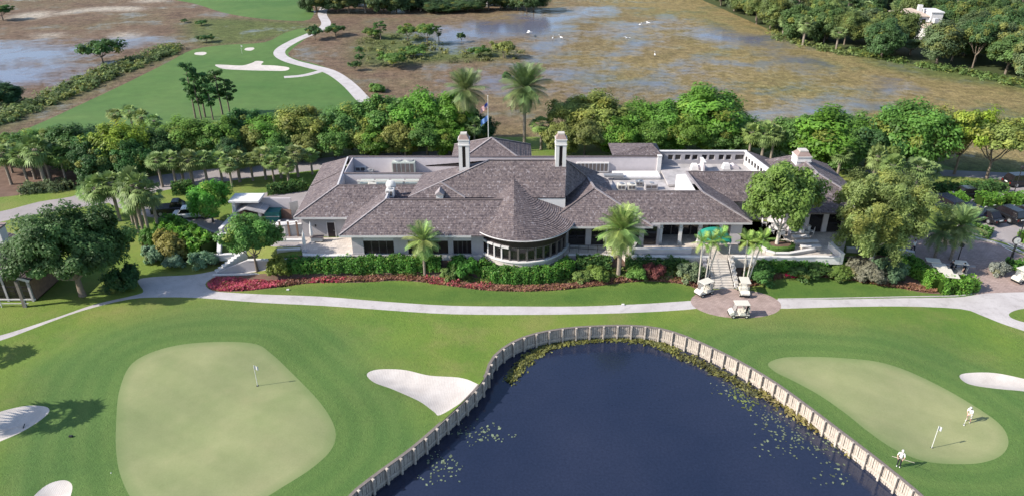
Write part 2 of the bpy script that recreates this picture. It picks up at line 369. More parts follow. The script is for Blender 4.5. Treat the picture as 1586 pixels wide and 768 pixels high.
class MB:
    """collects boxes, bars, tubes and lofts into one mesh"""
    def __init__(s): s.v = []; s.f = []; s.uv = {}
    def add(s, vs_, fs, uvs=None):
        o = len(s.v); s.v += [tuple(p) for p in vs_]
        for i, f in enumerate(fs):
            if uvs: s.uv[len(s.f)] = uvs[i]
            s.f.append([o + k for k in f])
        return s
    def box(s, lo, hi):
        x0, y0, z0 = lo; x1, y1, z1 = hi
        return s.add([(x0, y0, z0), (x1, y0, z0), (x1, y1, z0), (x0, y1, z0), (x0, y0, z1), (x1, y0, z1), (x1, y1, z1), (x0, y1, z1)],
                     [(0, 3, 2, 1), (4, 5, 6, 7), (0, 1, 5, 4), (1, 2, 6, 5), (2, 3, 7, 6), (3, 0, 4, 7)])
    def bar(s, a, b, wd, ht=None, up=(0, 0, 1)):
        a, b = Vector(a), Vector(b); d = (b - a).normalized(); u = Vector(up)
        if abs(d.dot(u)) > .98: u = Vector((1, 0, 0))
        r = d.cross(u).normalized() * wd / 2; u = r.cross(d).normalized() * (ht if ht else wd) / 2
        return s.add([a - r - u, a + r - u, a + r + u, a - r + u, b - r - u, b + r - u, b + r + u, b - r + u],
                     [(0, 1, 2, 3), (7, 6, 5, 4), (0, 4, 5, 1), (1, 5, 6, 2), (2, 6, 7, 3), (3, 7, 4, 0)])
    def tube(s, pts, rad, n=8, cap=True):
        pts = [Vector(p) for p in pts]
        rad = rad if hasattr(rad, '__len__') else [rad] * len(pts)
        rings = []
        for i, p in enumerate(pts):
            d = (pts[min(i + 1, len(pts) - 1)] - pts[max(i - 1, 0)]).normalized()
            u = Vector((0, 0, 1)) if abs(d.z) < .9 else Vector((1, 0, 0))
            r = d.cross(u).normalized(); u = r.cross(d)
            rings.append([p + (r * math.cos(2 * PI * k / n) + u * math.sin(2 * PI * k / n)) * rad[i] for k in range(n)])
        fs = [(i * n + k, i * n + (k + 1) % n, (i + 1) * n + (k + 1) % n, (i + 1) * n + k) for i in range(len(pts) - 1) for k in range(n)]
        if cap: fs += [tuple(range(n - 1, -1, -1)), tuple((len(pts) - 1) * n + k for k in range(n))]
        return s.add([q for r_ in rings for q in r_], fs)
    def prism(s, poly, z0, z1):
        n = len(poly)
        a = sum(poly[i][0] * poly[(i + 1) % n][1] - poly[(i + 1) % n][0] * poly[i][1] for i in range(n))
        if a < 0: poly = poly[::-1]
        zz0 = z0 if hasattr(z0, '__len__') else [z0] * n
        zz1 = z1 if hasattr(z1, '__len__') else [z1] * n
        return s.add([(p[0], p[1], z) for p, z in zip(poly, zz0)] + [(p[0], p[1], z) for p, z in zip(poly, zz1)],
                     [tuple(range(n - 1, -1, -1)), tuple(range(n, 2 * n))] + [(i, (i + 1) % n, n + (i + 1) % n, n + i) for i in range(n)])
    def extr(s, prof, y0, y1):
        """profile of (x, z) points extruded along y"""
        n = len(prof)
        return s.add([(x, y0, z) for x, z in prof] + [(x, y1, z) for x, z in prof],
                     [tuple(range(n)), tuple(range(2 * n - 1, n - 1, -1))] + [(i, n + i, n + (i + 1) % n, (i + 1) % n) for i in range(n)])
    def rings(s, rr, cap=True):
        """rr: list of rings of equal length"""
        n = len(rr[0])
        fs = [(i * n + k, i * n + (k + 1) % n, (i + 1) * n + (k + 1) % n, (i + 1) * n + k) for i in range(len(rr) - 1) for k in range(n)]
        if cap: fs += [tuple(range(n - 1, -1, -1)), tuple((len(rr) - 1) * n + k for k in range(n))]
        return s.add([q for r_ in rr for q in r_], fs)
    def quad(s, *p): return s.add(p, [tuple(range(len(p)))])
    def mesh(s, name, mat, bevel=0.0, smooth=False):
        me = bpy.data.meshes.new(name); me.from_pydata([tuple(p) for p in s.v], [], s.f)
        if s.uv:
            ul = me.uv_layers.new(name='UVMap')
            for i, p in enumerate(me.polygons):
                if i in s.uv:
                    for k, li in enumerate(p.loop_indices): ul.data[li].uv = s.uv[i][k]
        bm = bmesh.new(); bm.from_mesh(me)
        if not s.uv: bmesh.ops.recalc_face_normals(bm, faces=bm.faces)
        if bevel:
            bmesh.ops.bevel(bm, geom=[e for e in bm.edges if e.is_manifold and e.calc_face_angle(0) > .5], offset=bevel, segments=2, affect='EDGES', clamp_overlap=True)
        if smooth:
            for f in bm.faces: f.smooth = True
        bm.to_mesh(me); bm.free(); me.materials.append(mat)
        if smooth and hasattr(me, 'set_sharp_from_angle'): me.set_sharp_from_angle(angle=R(40))
        return me
    def build(s, name, mat, parent=None, bevel=0.0, smooth=False, loc=None, rz=0.0, col=None):
        return link(name, s.mesh(name, mat, bevel, smooth), parent, loc, rz, col)

# ------------------------------------------------------------------ the ground: one sheet cut into lawn, greens, sand, paths, marsh and pond
pond_px = [(520, 800), (540, 769), (580, 736), (640, 692), (690, 648), (733, 607), (752, 582), (762, 556), (785, 535), (820, 519), (870, 509), (920, 505),
           (975, 504), (1020, 508), (1060, 520), (1100, 537), (1150, 562), (1200, 592), (1250, 628), (1300, 666), (1350, 704), (1400, 744), (1436, 775), (1470, 808)]
wall_line = catmull([tuple(P(u, v, 0.0)[:2]) for u, v in pond_px], 6, False)
pond_poly = wall_line + [(30, 22), (-14, 22)]
POND = pond_poly
reg = {}
reg['pond'] = pond_poly
reg['green_right'] = outline([(1190, 562), (1215, 553), (1260, 552), (1320, 555), (1370, 562), (1420, 580), (1470, 605), (1520, 635), (1552, 660), (1562, 685), (1550, 705), (1520, 716), (1480, 718), (1430, 713), (1385, 695), (1345, 668), (1310, 640), (1270, 612), (1230, 590), (1200, 575)])
reg['green_left'] = outline([(390, 531), (420, 547), (450, 575), (480, 605), (508, 640), (520, 670), (512, 697), (482, 725), (440, 752), (395, 778), (330, 800), (250, 805), (210, 780), (188, 740), (180, 700), (180, 650), (186, 600), (205, 562), (250, 540), (310, 530)])
reg['bunker_center'] = outline([(568, 580), (578, 573), (600, 571), (630, 573), (665, 581), (710, 584), (733, 591), (740, 599), (715, 622), (682, 642), (672, 637), (648, 620), (610, 603), (580, 592)], 4)
reg['bunker_left'] = outline([(-60, 690), (-30, 650), (0, 637), (40, 628), (70, 629), (76, 637), (60, 652), (30, 670), (0, 683), (-30, 697)])
reg['bunker_corner'] = outline([(35, 795), (52, 768), (75, 749), (100, 743), (112, 752), (106, 775), (90, 800), (60, 815)])
reg['bunker_right'] = outline([(1486, 582), (1500, 577), (1540, 577), (1590, 587), (1640, 600), (1640, 616), (1590, 606), (1540, 601), (1500, 594)])
reg['paver_circle'] = [(G(1140, 470).x + 4.8 * math.cos(a), G(1140, 469).y + 3.05 * math.sin(a)) for a in np.linspace(0, 2 * PI, 48, endpoint=False)]
reg['brick_drive'] = outline([(1395, 388), (1410, 364), (1450, 360), (1490, 367), (1540, 377), (1586, 395), (1650, 420), (1650, 453), (1540, 454), (1512, 456), (1506, 450), (1514, 438), (1500, 426), (1470, 430), (1440, 414), (1405, 400)], 3)
reg['path_right'] = outline([(1190, 464), (1300, 463), (1400, 461), (1480, 460), (1512, 456), (1545, 453), (1660, 453), (1660, 474), (1590, 477), (1566, 483), (1564, 490), (1580, 497), (1620, 507), (1660, 528), (1640, 531), (1586, 512), (1550, 500), (1520, 488), (1488, 478), (1400, 474), (1300, 475), (1190, 477)], 3)
reg['path_main'] = outline([(-60, 541), (0, 527), (60, 505), (130, 480), (200, 463), (250, 460), (310, 461), (400, 468), (500, 473), (600, 480), (700, 486), (800, 487), (900, 486), (1000, 483), (1090, 476), (1090, 465), (1000, 470), (900, 474), (800, 474), (700, 473), (600, 467), (500, 459), (420, 456), (362, 453), (330, 450), (318, 440), (330, 430), (360, 425), (400, 420), (440, 414), (440, 407), (400, 409), (345, 417), (300, 425), (245, 428), (215, 432), (216, 441), (222, 450), (212, 456), (150, 470), (100, 487), (40, 507), (0, 519), (-60, 532)], 3)
reg['flower_bed'] = outline([(321, 440), (330, 450), (370, 451), (420, 446), (480, 438), (560, 437), (620, 434), (680, 440), (760, 450), (850, 450), (930, 442), (1000, 435), (1060, 440), (1082, 448), (1102, 446), (1104, 404), (1000, 394), (890, 392), (740, 394), (545, 394), (440, 398), (430, 420), (400, 424), (345, 427), (326, 433)], 3)
reg['planting_bed'] = outline([(1148, 447), (1172, 440), (1200, 432), (1250, 428), (1300, 431), (1350, 439), (1400, 447), (1440, 454), (1505, 454), (1512, 435), (1480, 425), (1400, 398), (1310, 397), (1165, 400), (1140, 402)], 3)
reg['mulch_bed'] = outline([(222, 372), (262, 366), (330, 396), (338, 410), (300, 408), (250, 404), (225, 395)], 3)
reg['mulch_ground'] = outline([(-40, 262), (60, 255), (130, 248), (165, 262), (150, 282), (100, 292), (50, 300), (-40, 305)], 3)
reg['service_drive'] = outline([(165, 312), (190, 309), (225, 318), (260, 331), (300, 331), (345, 343), (385, 349), (385, 360), (362, 364), (330, 361), (302, 347), (280, 341), (240, 338), (200, 328)], 3)
reg['road_left'] = outline([(-60, 333), (0, 328), (60, 313), (110, 305), (150, 292), (200, 280), (260, 270), (330, 262), (420, 255), (470, 248), (560, 240), (700, 234), (700, 244), (560, 254), (480, 265), (400, 274), (340, 283), (270, 292), (215, 305), (165, 315), (100, 325), (40, 335), (0, 344), (-60, 352)], 3)
reg['parking_lot'] = outline([(1480, 352), (1500, 338), (1470, 318), (1480, 306), (1700, 302), (1700, 408), (1640, 400), (1586, 386), (1550, 374), (1510, 364)], 3)
reg['road_right'] = outline([(1400, 288), (1470, 290), (1545, 294), (1562, 290), (1580, 282), (1700, 284), (1700, 300), (1560, 307), (1480, 305), (1420, 304)], 3)
reg['road_upper'] = outline([(1350, 262), (1440, 263), (1520, 266), (1600, 270), (1700, 276), (1700, 284), (1585, 281), (1500, 275), (1430, 272), (1350, 269)], 3)
reg['far_path'] = ribbon([(505, 8), (499, 22), (505, 38), (488, 50), (458, 63), (436, 76), (434, 86), (450, 95), (480, 103), (512, 112), (540, 131), (566, 158)], 2.9)
reg['far_spur'] = ribbon([(502, 109), (472, 117), (440, 120)], 1.9)
reg['far_bunker'] = outline([(333, 101), (350, 101), (375, 102), (390, 98), (397, 95), (408, 96), (405, 101), (425, 102), (447, 105), (442, 110), (410, 110), (375, 109), (345, 107)], 4)
reg['far_bunker_small'] = outline([(302, 85), (303, 82), (316, 81), (320, 83), (314, 86)], 4)
reg['far_bunker_back'] = outline([(379, 78), (381, 75), (391, 74), (394, 76), (388, 79)], 4)
reg['far_green'] = outline([(285, 90), (300, 79), (340, 77), (385, 80), (395, 90), (340, 93)], 4)
reg['fairway'] = outline([(-80, 232), (0, 215), (60, 192), (130, 160), (200, 127), (260, 97), (300, 77), (350, 70), (410, 66), (440, 52), (470, 44), (492, 46), (458, 72), (448, 88), (500, 103), (535, 122), (572, 158), (570, 185), (480, 215), (300, 245), (100, 252), (-80, 275)], 3)
reg['fairway_back'] = outline([(230, -8), (300, 6), (345, 20), (400, 29), (470, 33), (486, 22), (482, 5), (486, -12), (250, -20)], 3)
reg['verge'] = outline([(1330, 78), (1400, 92), (1480, 108), (1640, 128), (1660, 150), (1560, 132), (1460, 124), (1390, 108), (1340, 92)], 3)
reg['lawn'] = [(-260, 18), (-260, 88), (-95, 93), (-70, 100), (-40, 118), (60, 118), (72, 88), (110, 80), (260, 70), (260, 18)]
reg['loading_yard'] = outline([(345, 367), (360, 345), (362, 305), (400, 300), (478, 296), (480, 340), (478, 378), (425, 382), (380, 372)], 3)
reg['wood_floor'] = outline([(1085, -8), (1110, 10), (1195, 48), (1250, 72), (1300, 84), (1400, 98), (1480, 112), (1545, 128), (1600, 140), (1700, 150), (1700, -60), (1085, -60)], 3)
ORDER = ['pond', 'green_left', 'green_right', 'bunker_center', 'bunker_left', 'bunker_corner', 'bunker_right', 'paver_circle', 'path_right', 'brick_drive', 'path_main', 'flower_bed', 'planting_bed', 'mulch_bed',
         'service_drive', 'road_left', 'parking_lot', 'road_right', 'road_upper', 'loading_yard', 'mulch_ground', 'far_path', 'far_spur', 'far_bunker', 'far_bunker_small', 'far_bunker_back',
         'far_green', 'fairway', 'fairway_back', 'lawn', 'wood_floor']
wet_px = [([(-80, 72), (60, 70), (130, 68), (200, 60), (216, 68), (160, 82), (95, 95), (112, 116), (60, 132), (0, 140), (-80, 142)], 1.0),
          ([(650, 55), (700, 40), (760, 32), (850, 20), (905, 12), (960, 16), (905, 30), (880, 45), (850, 56), (760, 62), (700, 73)], 1.0),
          ([(1040, 56), (1080, 43), (1150, 54), (1190, 62), (1235, 88), (1212, 97), (1170, 74), (1090, 66)], 1.0),
          ([(720, 125), (740, 116), (800, 116), (800, 132), (740, 136)], 0.9), ([(860, 140), (960, 128), (1080, 132), (1060, 146), (900, 150)], 0.72),
          ([(1150, 178), (1230, 166), (1330, 156), (1368, 160), (1340, 172), (1230, 184)], 0.95), ([(1376, 124), (1400, 120), (1412, 130), (1400, 144), (1380, 142)], 0.8),
          ([(810, 100), (900, 92), (960, 106), (900, 122), (800, 128)], 0.62), ([(930, 80), (980, 66), (1000, 74), (960, 88)], 0.6), ([(1205, 95), (1250, 100), (1285, 122), (1255, 128), (1215, 112)], 0.78),
          ([(830, 60), (960, 36), (1050, 30), (1040, 42), (900, 66), (830, 90)], 0.66), ([(1000, 116), (1080, 100), (1180, 96), (1180, 106), (1040, 128)], 0.5)]
pale_px = [[(20, 25), (70, 18), (75, 26), (30, 31)], [(88, 20), (150, 12), (215, 11), (213, 17), (140, 18), (92, 24)], [(212, 2), (250, -1), (250, 3), (215, 5)], [(60, 54), (90, 52), (90, 57), (62, 58)], [(180, 53), (212, 52), (210, 60), (186, 62)]]
verge_px = [[(-60, 222), (0, 200), (60, 175), (130, 145), (200, 112), (262, 90), (280, 76), (255, 82), (190, 100), (120, 130), (60, 158), (-60, 190)],
            [(1320, 78), (1400, 88), (1480, 104), (1640, 126), (1640, 150), (1560, 135), (1460, 124), (1390, 110), (1340, 94)], [(300, 30), (470, 36), (470, 48), (410, 62), (310, 70)],
            [(1420, 246), (1600, 258), (1600, 300), (1420, 290)], [(560, 60), (640, 50), (720, 75), (780, 75), (780, 90), (620, 100), (560, 100)], [(-60, 255), (700, 225), (700, 255), (400, 290), (-60, 330)]]
def region_pts(d, w0, x, y, k):
    q = outline(d, 3) if len(d) > 3 else d
    sd = segdist(x, y, q) * np.where(inside(x, y, q), 1, -1)
    return w0 * np.clip(0.5 + sd / k, 0, 1)
pts = []
xs = np.arange(-84, 84.1, 1.0); ys = np.arange(22, 112, 1.0)
gx, gy = np.meshgrid(xs, ys); pts.append(np.c_[gx.ravel(), gy.ravel()] + rng.uniform(-.28, .28, (gx.size, 2)))
xs = np.arange(-264, 264, 4.0); ys = np.arange(114, 340, 3.0)
gx, gy = np.meshgrid(xs, ys); pts.append(np.c_[gx.ravel(), gy.ravel()] + rng.uniform(-.9, .9, (gx.size, 2)))
xs = np.r_[np.arange(-264, -86, 7.0), np.arange(88, 264, 7.0)]; ys = np.arange(20, 113, 5.0)
gx, gy = np.meshgrid(xs, ys); pts.append(np.c_[gx.ravel(), gy.ravel()] + rng.uniform(-.9, .9, (gx.size, 2)))
xs = np.arange(-3000, 3001, 150.0); ys = np.arange(-300, 5000, 150.0)
gx, gy = np.meshgrid(xs, ys); far = np.c_[gx.ravel(), gy.ravel()]; far = far[(np.abs(far[:, 0]) > 290) | (far[:, 1] < 5) | (far[:, 1] > 360)]; pts.append(far)
pts = np.vstack(pts)
keep = np.ones(len(pts), bool)
for nme, poly in reg.items():
    if nme in ('lawn', 'verge', 'wood_floor'): continue
    bb = np.array(poly); lo, hi = bb.min(0) - 1, bb.max(0) + 1
    m = (pts[:, 0] > lo[0]) & (pts[:, 0] < hi[0]) & (pts[:, 1] > lo[1]) & (pts[:, 1] < hi[1])
    idx = np.where(m)[0]
    if len(idx): keep[idx[segdist(pts[idx, 0], pts[idx, 1], poly) < 0.33]] = False
pts = pts[keep]
V2 = [Vector((float(a), float(b))) for a, b in pts]; E2 = []
for nme in ORDER:
    o = len(V2); n = len(reg[nme]); V2 += [Vector(p) for p in reg[nme]]; E2 += [(o + i, o + (i + 1) % n) for i in range(n)]
vv, ee, ff, _a, _b, _c = delaunay_2d_cdt(V2, E2, [], 0, 1e-4, False)
GV = np.array([(p.x, p.y) for p in vv]); GF = np.array([f for f in ff if len(f) == 3])
cen = GV[GF].mean(1)
own = np.full(len(GF), -1)
for i, nme in enumerate(ORDER):
    free = own < 0
    own[free] = np.where(inside(cen[free, 0], cen[free, 1], reg[nme]), i, -1)
GZ = H(GV[:, 0], GV[:, 1])
for nme in ('bunker_center', 'bunker_left', 'bunker_corner', 'bunker_right', 'far_bunker'):
    ins = inside(GV[:, 0], GV[:, 1], reg[nme]); d = segdist(GV[:, 0], GV[:, 1], reg[nme])
    GZ = np.where(ins, GZ - 0.38 * ss(0, 1.3, d), GZ + (0.10 * (1 - ss(0, 1.8, d)) * (d > 0.02)))
gd = np.minimum(segdist(GV[:, 0], GV[:, 1], reg['green_left']), segdist(GV[:, 0], GV[:, 1], reg['green_right']))
strip_poly = outline([(395, 452), (430, 446), (560, 437), (680, 440), (850, 450), (1000, 435), (1080, 448), (1075, 466), (900, 474), (700, 473), (500, 459)], 3)
strip2 = outline([(1165, 445), (1250, 428), (1300, 431), (1440, 454), (1510, 455), (1480, 460), (1300, 463), (1205, 465)], 3)
strip = np.maximum(region_pts([(395, 452), (430, 446), (560, 437), (680, 440), (850, 450), (1000, 435), (1080, 448), (1075, 466), (900, 474), (700, 473), (500, 459)], 1, GV[:, 0], GV[:, 1], 1.2),
                   region_pts([(1165, 445), (1250, 428), (1300, 431), (1440, 454), (1510, 455), (1480, 460), (1300, 463), (1205, 465)], 1, GV[:, 0], GV[:, 1], 1.2))
farsel = GV[:, 1] > 84
wet = np.zeros(len(GV)); pale = np.zeros(len(GV)); verge = np.zeros(len(GV))
fx, fy = GV[farsel, 0], GV[farsel, 1]
for d, k in wet_px: wet[farsel] = np.maximum(wet[farsel], region_pts(d, k, fx, fy, 20))
for d in pale_px: pale[farsel] = np.maximum(pale[farsel], region_pts(d, 0.9, fx, fy, 5))
for d in verge_px: verge[farsel] = np.maximum(verge[farsel], region_pts(d, 0.9, fx, fy, 8))
def sheet(name, sel, mat, label, cat, dz=0.0):
    f = GF[sel]
    if not len(f): return
    u_, inv = np.unique(f, return_inverse=True); f = inv.reshape(f.shape)
    v = np.c_[GV[u_], GZ[u_] + dz]
    a, b_, c_ = v[f[:, 0]], v[f[:, 1]], v[f[:, 2]]
    fl = ((b_ - a)[:, 0] * (c_ - a)[:, 1] - (b_ - a)[:, 1] * (c_ - a)[:, 0]) < 0
    f[fl] = f[fl][:, ::-1]
    o = link(name, np_mesh(name, v, f, mat, dict(gd=gd[u_], strip=strip[u_], wet=wet[u_], pale=pale[u_], verge=verge[u_]), smooth=True))
    return tag(o, label, cat, None, 'structure')
SHEETS = dict(green_left=('putting_green', 'green', 'large pale putting green with mown rings left of the pond', 'putting green'), green_right=('putting_green', 'green', 'pale oval putting green right of the pond with two golfers', 'putting green'),
    bunker_center=('sand_bunker', 'sand', 'white sand bunker touching the timber pond wall', 'bunker'), bunker_left=('sand_bunker', 'sand', 'white sand bunker beside the large green at the left picture edge', 'bunker'),
    bunker_corner=('sand_bunker', 'sand', 'small white sand bunker in the bottom left corner of the lawn', 'bunker'), bunker_right=('sand_bunker', 'sand', 'long narrow white sand bunker behind the golfer on the oval green', 'bunker'),
    paver_circle=('paved_circle', 'brick', 'oval of reddish brick paving at the foot of the terrace steps', 'paving'), path_right=('path', 'path', 'pale concrete cart path running right from the brick oval', 'path'),
    brick_drive=('driveway', 'brick', 'reddish brick drive between the cart parking and the street clock', 'driveway'), path_main=('path', 'path', 'pale concrete cart path curving past the front of the clubhouse', 'path'),
    flower_bed=('flower_bed', 'mulch', 'mulched planting bed along the clubhouse front', 'bed'), planting_bed=('planting_bed', 'mulch', 'mulched planting bed right of the terrace steps', 'bed'), mulch_bed=('mulch_bed', 'mulch', 'small mulch bed under the tall palms by the service drive', 'bed'),
    service_drive=('driveway', 'road', 'grey service drive bending to the dark pickup and loading yard', 'driveway'), road_left=('road', 'road', 'pale worn road passing behind the palm row on the left', 'road'),
    parking_lot=('parking_lot', 'road', 'parking lot with dark cars right of the clubhouse', 'parking lot'), road_right=('road', 'road', 'pale road between hedges behind the parked cars', 'road'), road_upper=('road', 'asphalt', 'darker road along the marsh edge behind the round trees', 'road'),
    mulch_ground=('mulch_ground', 'mulch', 'brown mulched ground under the palm group at the left', 'ground'), far_path=('path', 'path', 'white winding cart path along the far fairway', 'path'), far_spur=('path', 'path', 'short white spur branching off the far cart path', 'path'),
    far_bunker=('sand_bunker', 'sand', 'white branching sand bunker on the far fairway', 'bunker'), far_bunker_small=('sand_bunker', 'sand', 'tiny white bunker left of the far green', 'bunker'), far_bunker_back=('sand_bunker', 'sand', 'tiny white bunker behind the far green', 'bunker'),
    far_green=('putting_green', 'fairway', 'far putting green on the distant fairway', 'putting green'), fairway=('fairway', 'fairway', 'smooth dark green fairway wedge beside the brown marsh', 'fairway'), fairway_back=('fairway', 'fairway', 'bright green fairway at the top edge beyond the brown band', 'fairway'),
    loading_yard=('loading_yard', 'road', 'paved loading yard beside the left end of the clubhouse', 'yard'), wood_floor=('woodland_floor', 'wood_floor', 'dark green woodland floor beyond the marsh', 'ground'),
    lawn=('lawn', 'turf', 'mown rough grass around the greens and the pond', 'lawn'))
for i, nme in enumerate(ORDER):
    if nme == 'pond': continue
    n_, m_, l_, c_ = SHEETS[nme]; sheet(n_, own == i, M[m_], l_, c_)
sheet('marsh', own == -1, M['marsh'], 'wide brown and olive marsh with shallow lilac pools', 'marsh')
WZ = -1.55
mb = MB(); mb.prism(pond_poly, WZ - 2.0, WZ)
tag(mb.build('pond', M['water']), 'dark navy pond inside the curved timber wall', 'pond', None, 'structure')

# ------------------------------------------------------------------ timber wall round the pond, one panel, post and cap after another
arc = [Vector((p[0], p[1], 0)) for p in wall_line]
cum = [0]
for a, b in zip(arc, arc[1:]): cum.append(cum[-1] + (b - a).length)
def along(s):
    for i in range(len(arc) - 1):
        if s <= cum[i + 1]: return arc[i].lerp(arc[i + 1], (s - cum[i]) / max(1e-6, cum[i + 1] - cum[i]))
    return arc[-1].copy()
SP = 1.43
nseg = int(cum[-1] / SP)
seawall = thing('sea_wall', 'weathered timber bulkhead of panels and posts curving round the pond', 'retaining wall', (0, 0, 0))
mb = MB()
for k in range(7):
    x0 = -SP / 2 + k * SP / 7
    off = 0.02 * ((k * 37) % 3)
    mb.box((x0 + .02, -0.06 - off, WZ - .5), (x0 + SP / 7 - .02, 0.02, -0.04 - .01 * ((k * 53) % 3)))
mb.box((-SP / 2, 0.0, WZ - .5), (SP / 2, 0.04, -0.1))
panel_me = mb.mesh('panel', M['wood'])
mb = MB(); mb.box((-.085, -.32, WZ - .6), (.085, -.12, 0.0)); mb.box((-.10, -.34, -0.02), (.10, -.09, 0.05)); post_me = mb.mesh('post', M['wood'], .012)
mb = MB(); mb.box((-SP / 2 - .02, -.13, -.035), (SP / 2 + .02, .16, .035)); cap_me = mb.mesh('cap', M['capwood'], .01)
mb = MB(); mb.box((-SP / 2, -.15, WZ + .32), (SP / 2, -.085, WZ + .52)); waler_me = mb.mesh('waler', M['wood'])
pst = []
for i in range(nseg):
    a, b = along(i * SP), along((i + 1) * SP); m_ = (a + b) / 2; d = b - a; rz = math.atan2(d.y, d.x)
    L = d.length / SP
    # the water lies on the right-hand side when walking from left to right along the wall
    for nm, me_ in (('panel', panel_me), ('cap', cap_me), ('waler', waler_me)):
        o = link(nm, me_, seawall, m_, rz); o.scale.x = L
    link('post', post_me, seawall, a, rz)

# ------------------------------------------------------------------ clubhouse
club = thing('clubhouse', 'sprawling pale clubhouse with hipped wood shake roofs and round glazed bay', 'building', (0, 78, 0))
club.location = (0, 0, 0)
E = 4.84
V3 = lambda p: Vector(p)
def courses(L0, L1, U0, U1, step=0.27, lift=0.04, seed=0):
    """a roof face laid in stepped courses of shakes"""
    L0, L1, U0, U1 = map(V3, (L0, L1, U0, U1))
    nrm = (L1 - L0).cross(U0 - L0 if (U0 - L0).length > .1 else U1 - L0).normalized()
    if nrm.z < 0: nrm = -nrm
    hgt = ((U0 + U1) / 2 - (L0 + L1) / 2).length; n = max(2, int(hgt / step))
    mb = MB(); ex = (L1 - L0).normalized(); r0 = random.Random(seed)
    for i in range(n):
        t0, t1 = i / n, (i + 1) / n
        a, b = L0.lerp(U0, t0), L1.lerp(U1, t0); c, d = L0.lerp(U0, t1), L1.lerp(U1, t1)
        j = lift * (0.7 + 0.6 * r0.random())
        a1, b1 = a + nrm * j, b + nrm * j; c1, d1 = c + nrm * .008, d + nrm * .008
        if (c1 - d1).length < .01: c1 = d1 = (c1 + d1) / 2
        uvs = [((p - L0).dot(ex) + i * 17.3, i + k) for p, k in ((a1, .02), (b1, .02), (d1, .98), (c1, .98))]
        mb.add([a1, b1, d1, c1], [(0, 1, 2, 3)], [uvs])
        mb.add([a, b, b1, a1], [(0, 1, 2, 3)], [[(uvs[0][0], i + .02), (uvs[1][0], i + .02), (uvs[1][0], i + .05), (uvs[0][0], i + .05)]])
    return mb
RS = [0]
def roof(L0, L1, U0, U1, under=True):
    RS[0] += 1
    mb = courses(L0, L1, U0, U1, seed=RS[0])
    if under:
        d = Vector((0, 0, -0.14)); q = [V3(p) + d for p in (L0, L1, U1, U0)]
        z = [(0, 0)] * 4
        mb.add(q, [(3, 2, 1, 0)], [z]); mb.add([V3(L0), V3(L1), q[1], q[0]], [(3, 2, 1, 0)], [z])
    return mb.build('roof', M['roof'], club)
def ridge(a, b, wd=0.20, m='cap', lift=0.07):
    a, b = V3(a) + Vector((0, 0, lift)), V3(b) + Vector((0, 0, lift))
    return MB().bar(a, b, wd, 0.07).build('ridge_cap', M[m], club)
def cbox(name, lo, hi, m, bevel=0.0, parent=None):
    return MB().box(lo, hi).build(name, M[m], parent or club, bevel)
def fascia(a, b): return MB().bar(V3(a) + Vector((0, 0, -.10)), V3(b) + Vector((0, 0, -.10)), 0.07, 0.24).build('fascia', M['trim'], club)
def parapet(x0, x1, y, z0, z1, m='pink', capm='fascia', th=0.22):
    cbox('parapet', (x0, y, z0), (x1, y + th, z1), m); cbox('coping', (x0 - .03, y - .05, z1), (x1 + .03, y + th + .05, z1 + .09), capm)
# flat roof over the service wells
cbox('flat_roof', (-21.9, 79.2, 4.7), (22.2, 93.2, 5.0), 'flat')
# front left wing
roof((-19.5, 74.0, E), (-1.5, 74.0, E), (-14.8, 78.7, 7.2), (-0.6, 78.7, 7.2))
roof((-19.5, 78.9, E), (-19.5, 74.0, E), (-14.8, 82.6, 7.2), (-14.8, 78.7, 7.2))
ridge((-19.5, 74.0, E), (-14.8, 78.7, 7.2)); ridge((-14.8, 78.7, 7.2), (-0.8, 78.7, 7.2), .22, 'fascia'); ridge((-14.8, 78.7, 7.2), (-14.8, 82.5, 7.2), .2, 'trim')
cbox('parapet', (-14.78, 78.74, 5.0), (-1, 78.9, 7.17), 'pink'); cbox('parapet', (-14.76, 78.9, 5.0), (-14.6, 82.55, 7.17), 'pink')
fascia((-19.5, 74.0, E), (-4.6, 74.0, E)); fascia((-19.5, 74.0, E), (-19.5, 78.9, E))
# left wing
roof((-25.9, 78.9, E), (-9.0, 78.9, E), (-21.4, 83.4, 7.08), (-9.8, 83.4, 7.08))
roof((-26.6, 97.0, E), (-25.9, 78.9, E), (-22.1, 93.2, 7.15), (-21.4, 83.4, 7.08))
roof((16, 97.3, E), (-26.6, 97.0, E), (20, 93.5, 7.2), (-22.1, 93.2, 7.15))
ridge((-25.9, 78.9, E), (-21.4, 83.4, 7.08)); ridge((-21.4, 83.4, 7.08), (-22.1, 93.2, 7.15), .2, 'trim'); ridge((-26.2, 88.5, E + .05), (-21.75, 88.5, 7.12), .16, 'fascia')
ridge((-21.3, 83.45, 7.08), (-9.8, 83.45, 7.08), .18, 'fascia')
fascia((-25.9, 78.9, E), (-19.6, 78.9, E)); fascia((-25.9, 78.9, E), (-26.6, 97, E))
cbox('parapet', (-21.3, 83.5, 5.0), (-9.8, 83.65, 7.05), 'pink'); cbox('parapet', (-21.55, 83.65, 5.0), (-21.4, 93.2, 7.1), 'pink')
parapet(-22.0, 20.1, 93.2, 5.0, 7.2)
parapet(-21.4, -3.0, 87.3, 5.0, 7.1)
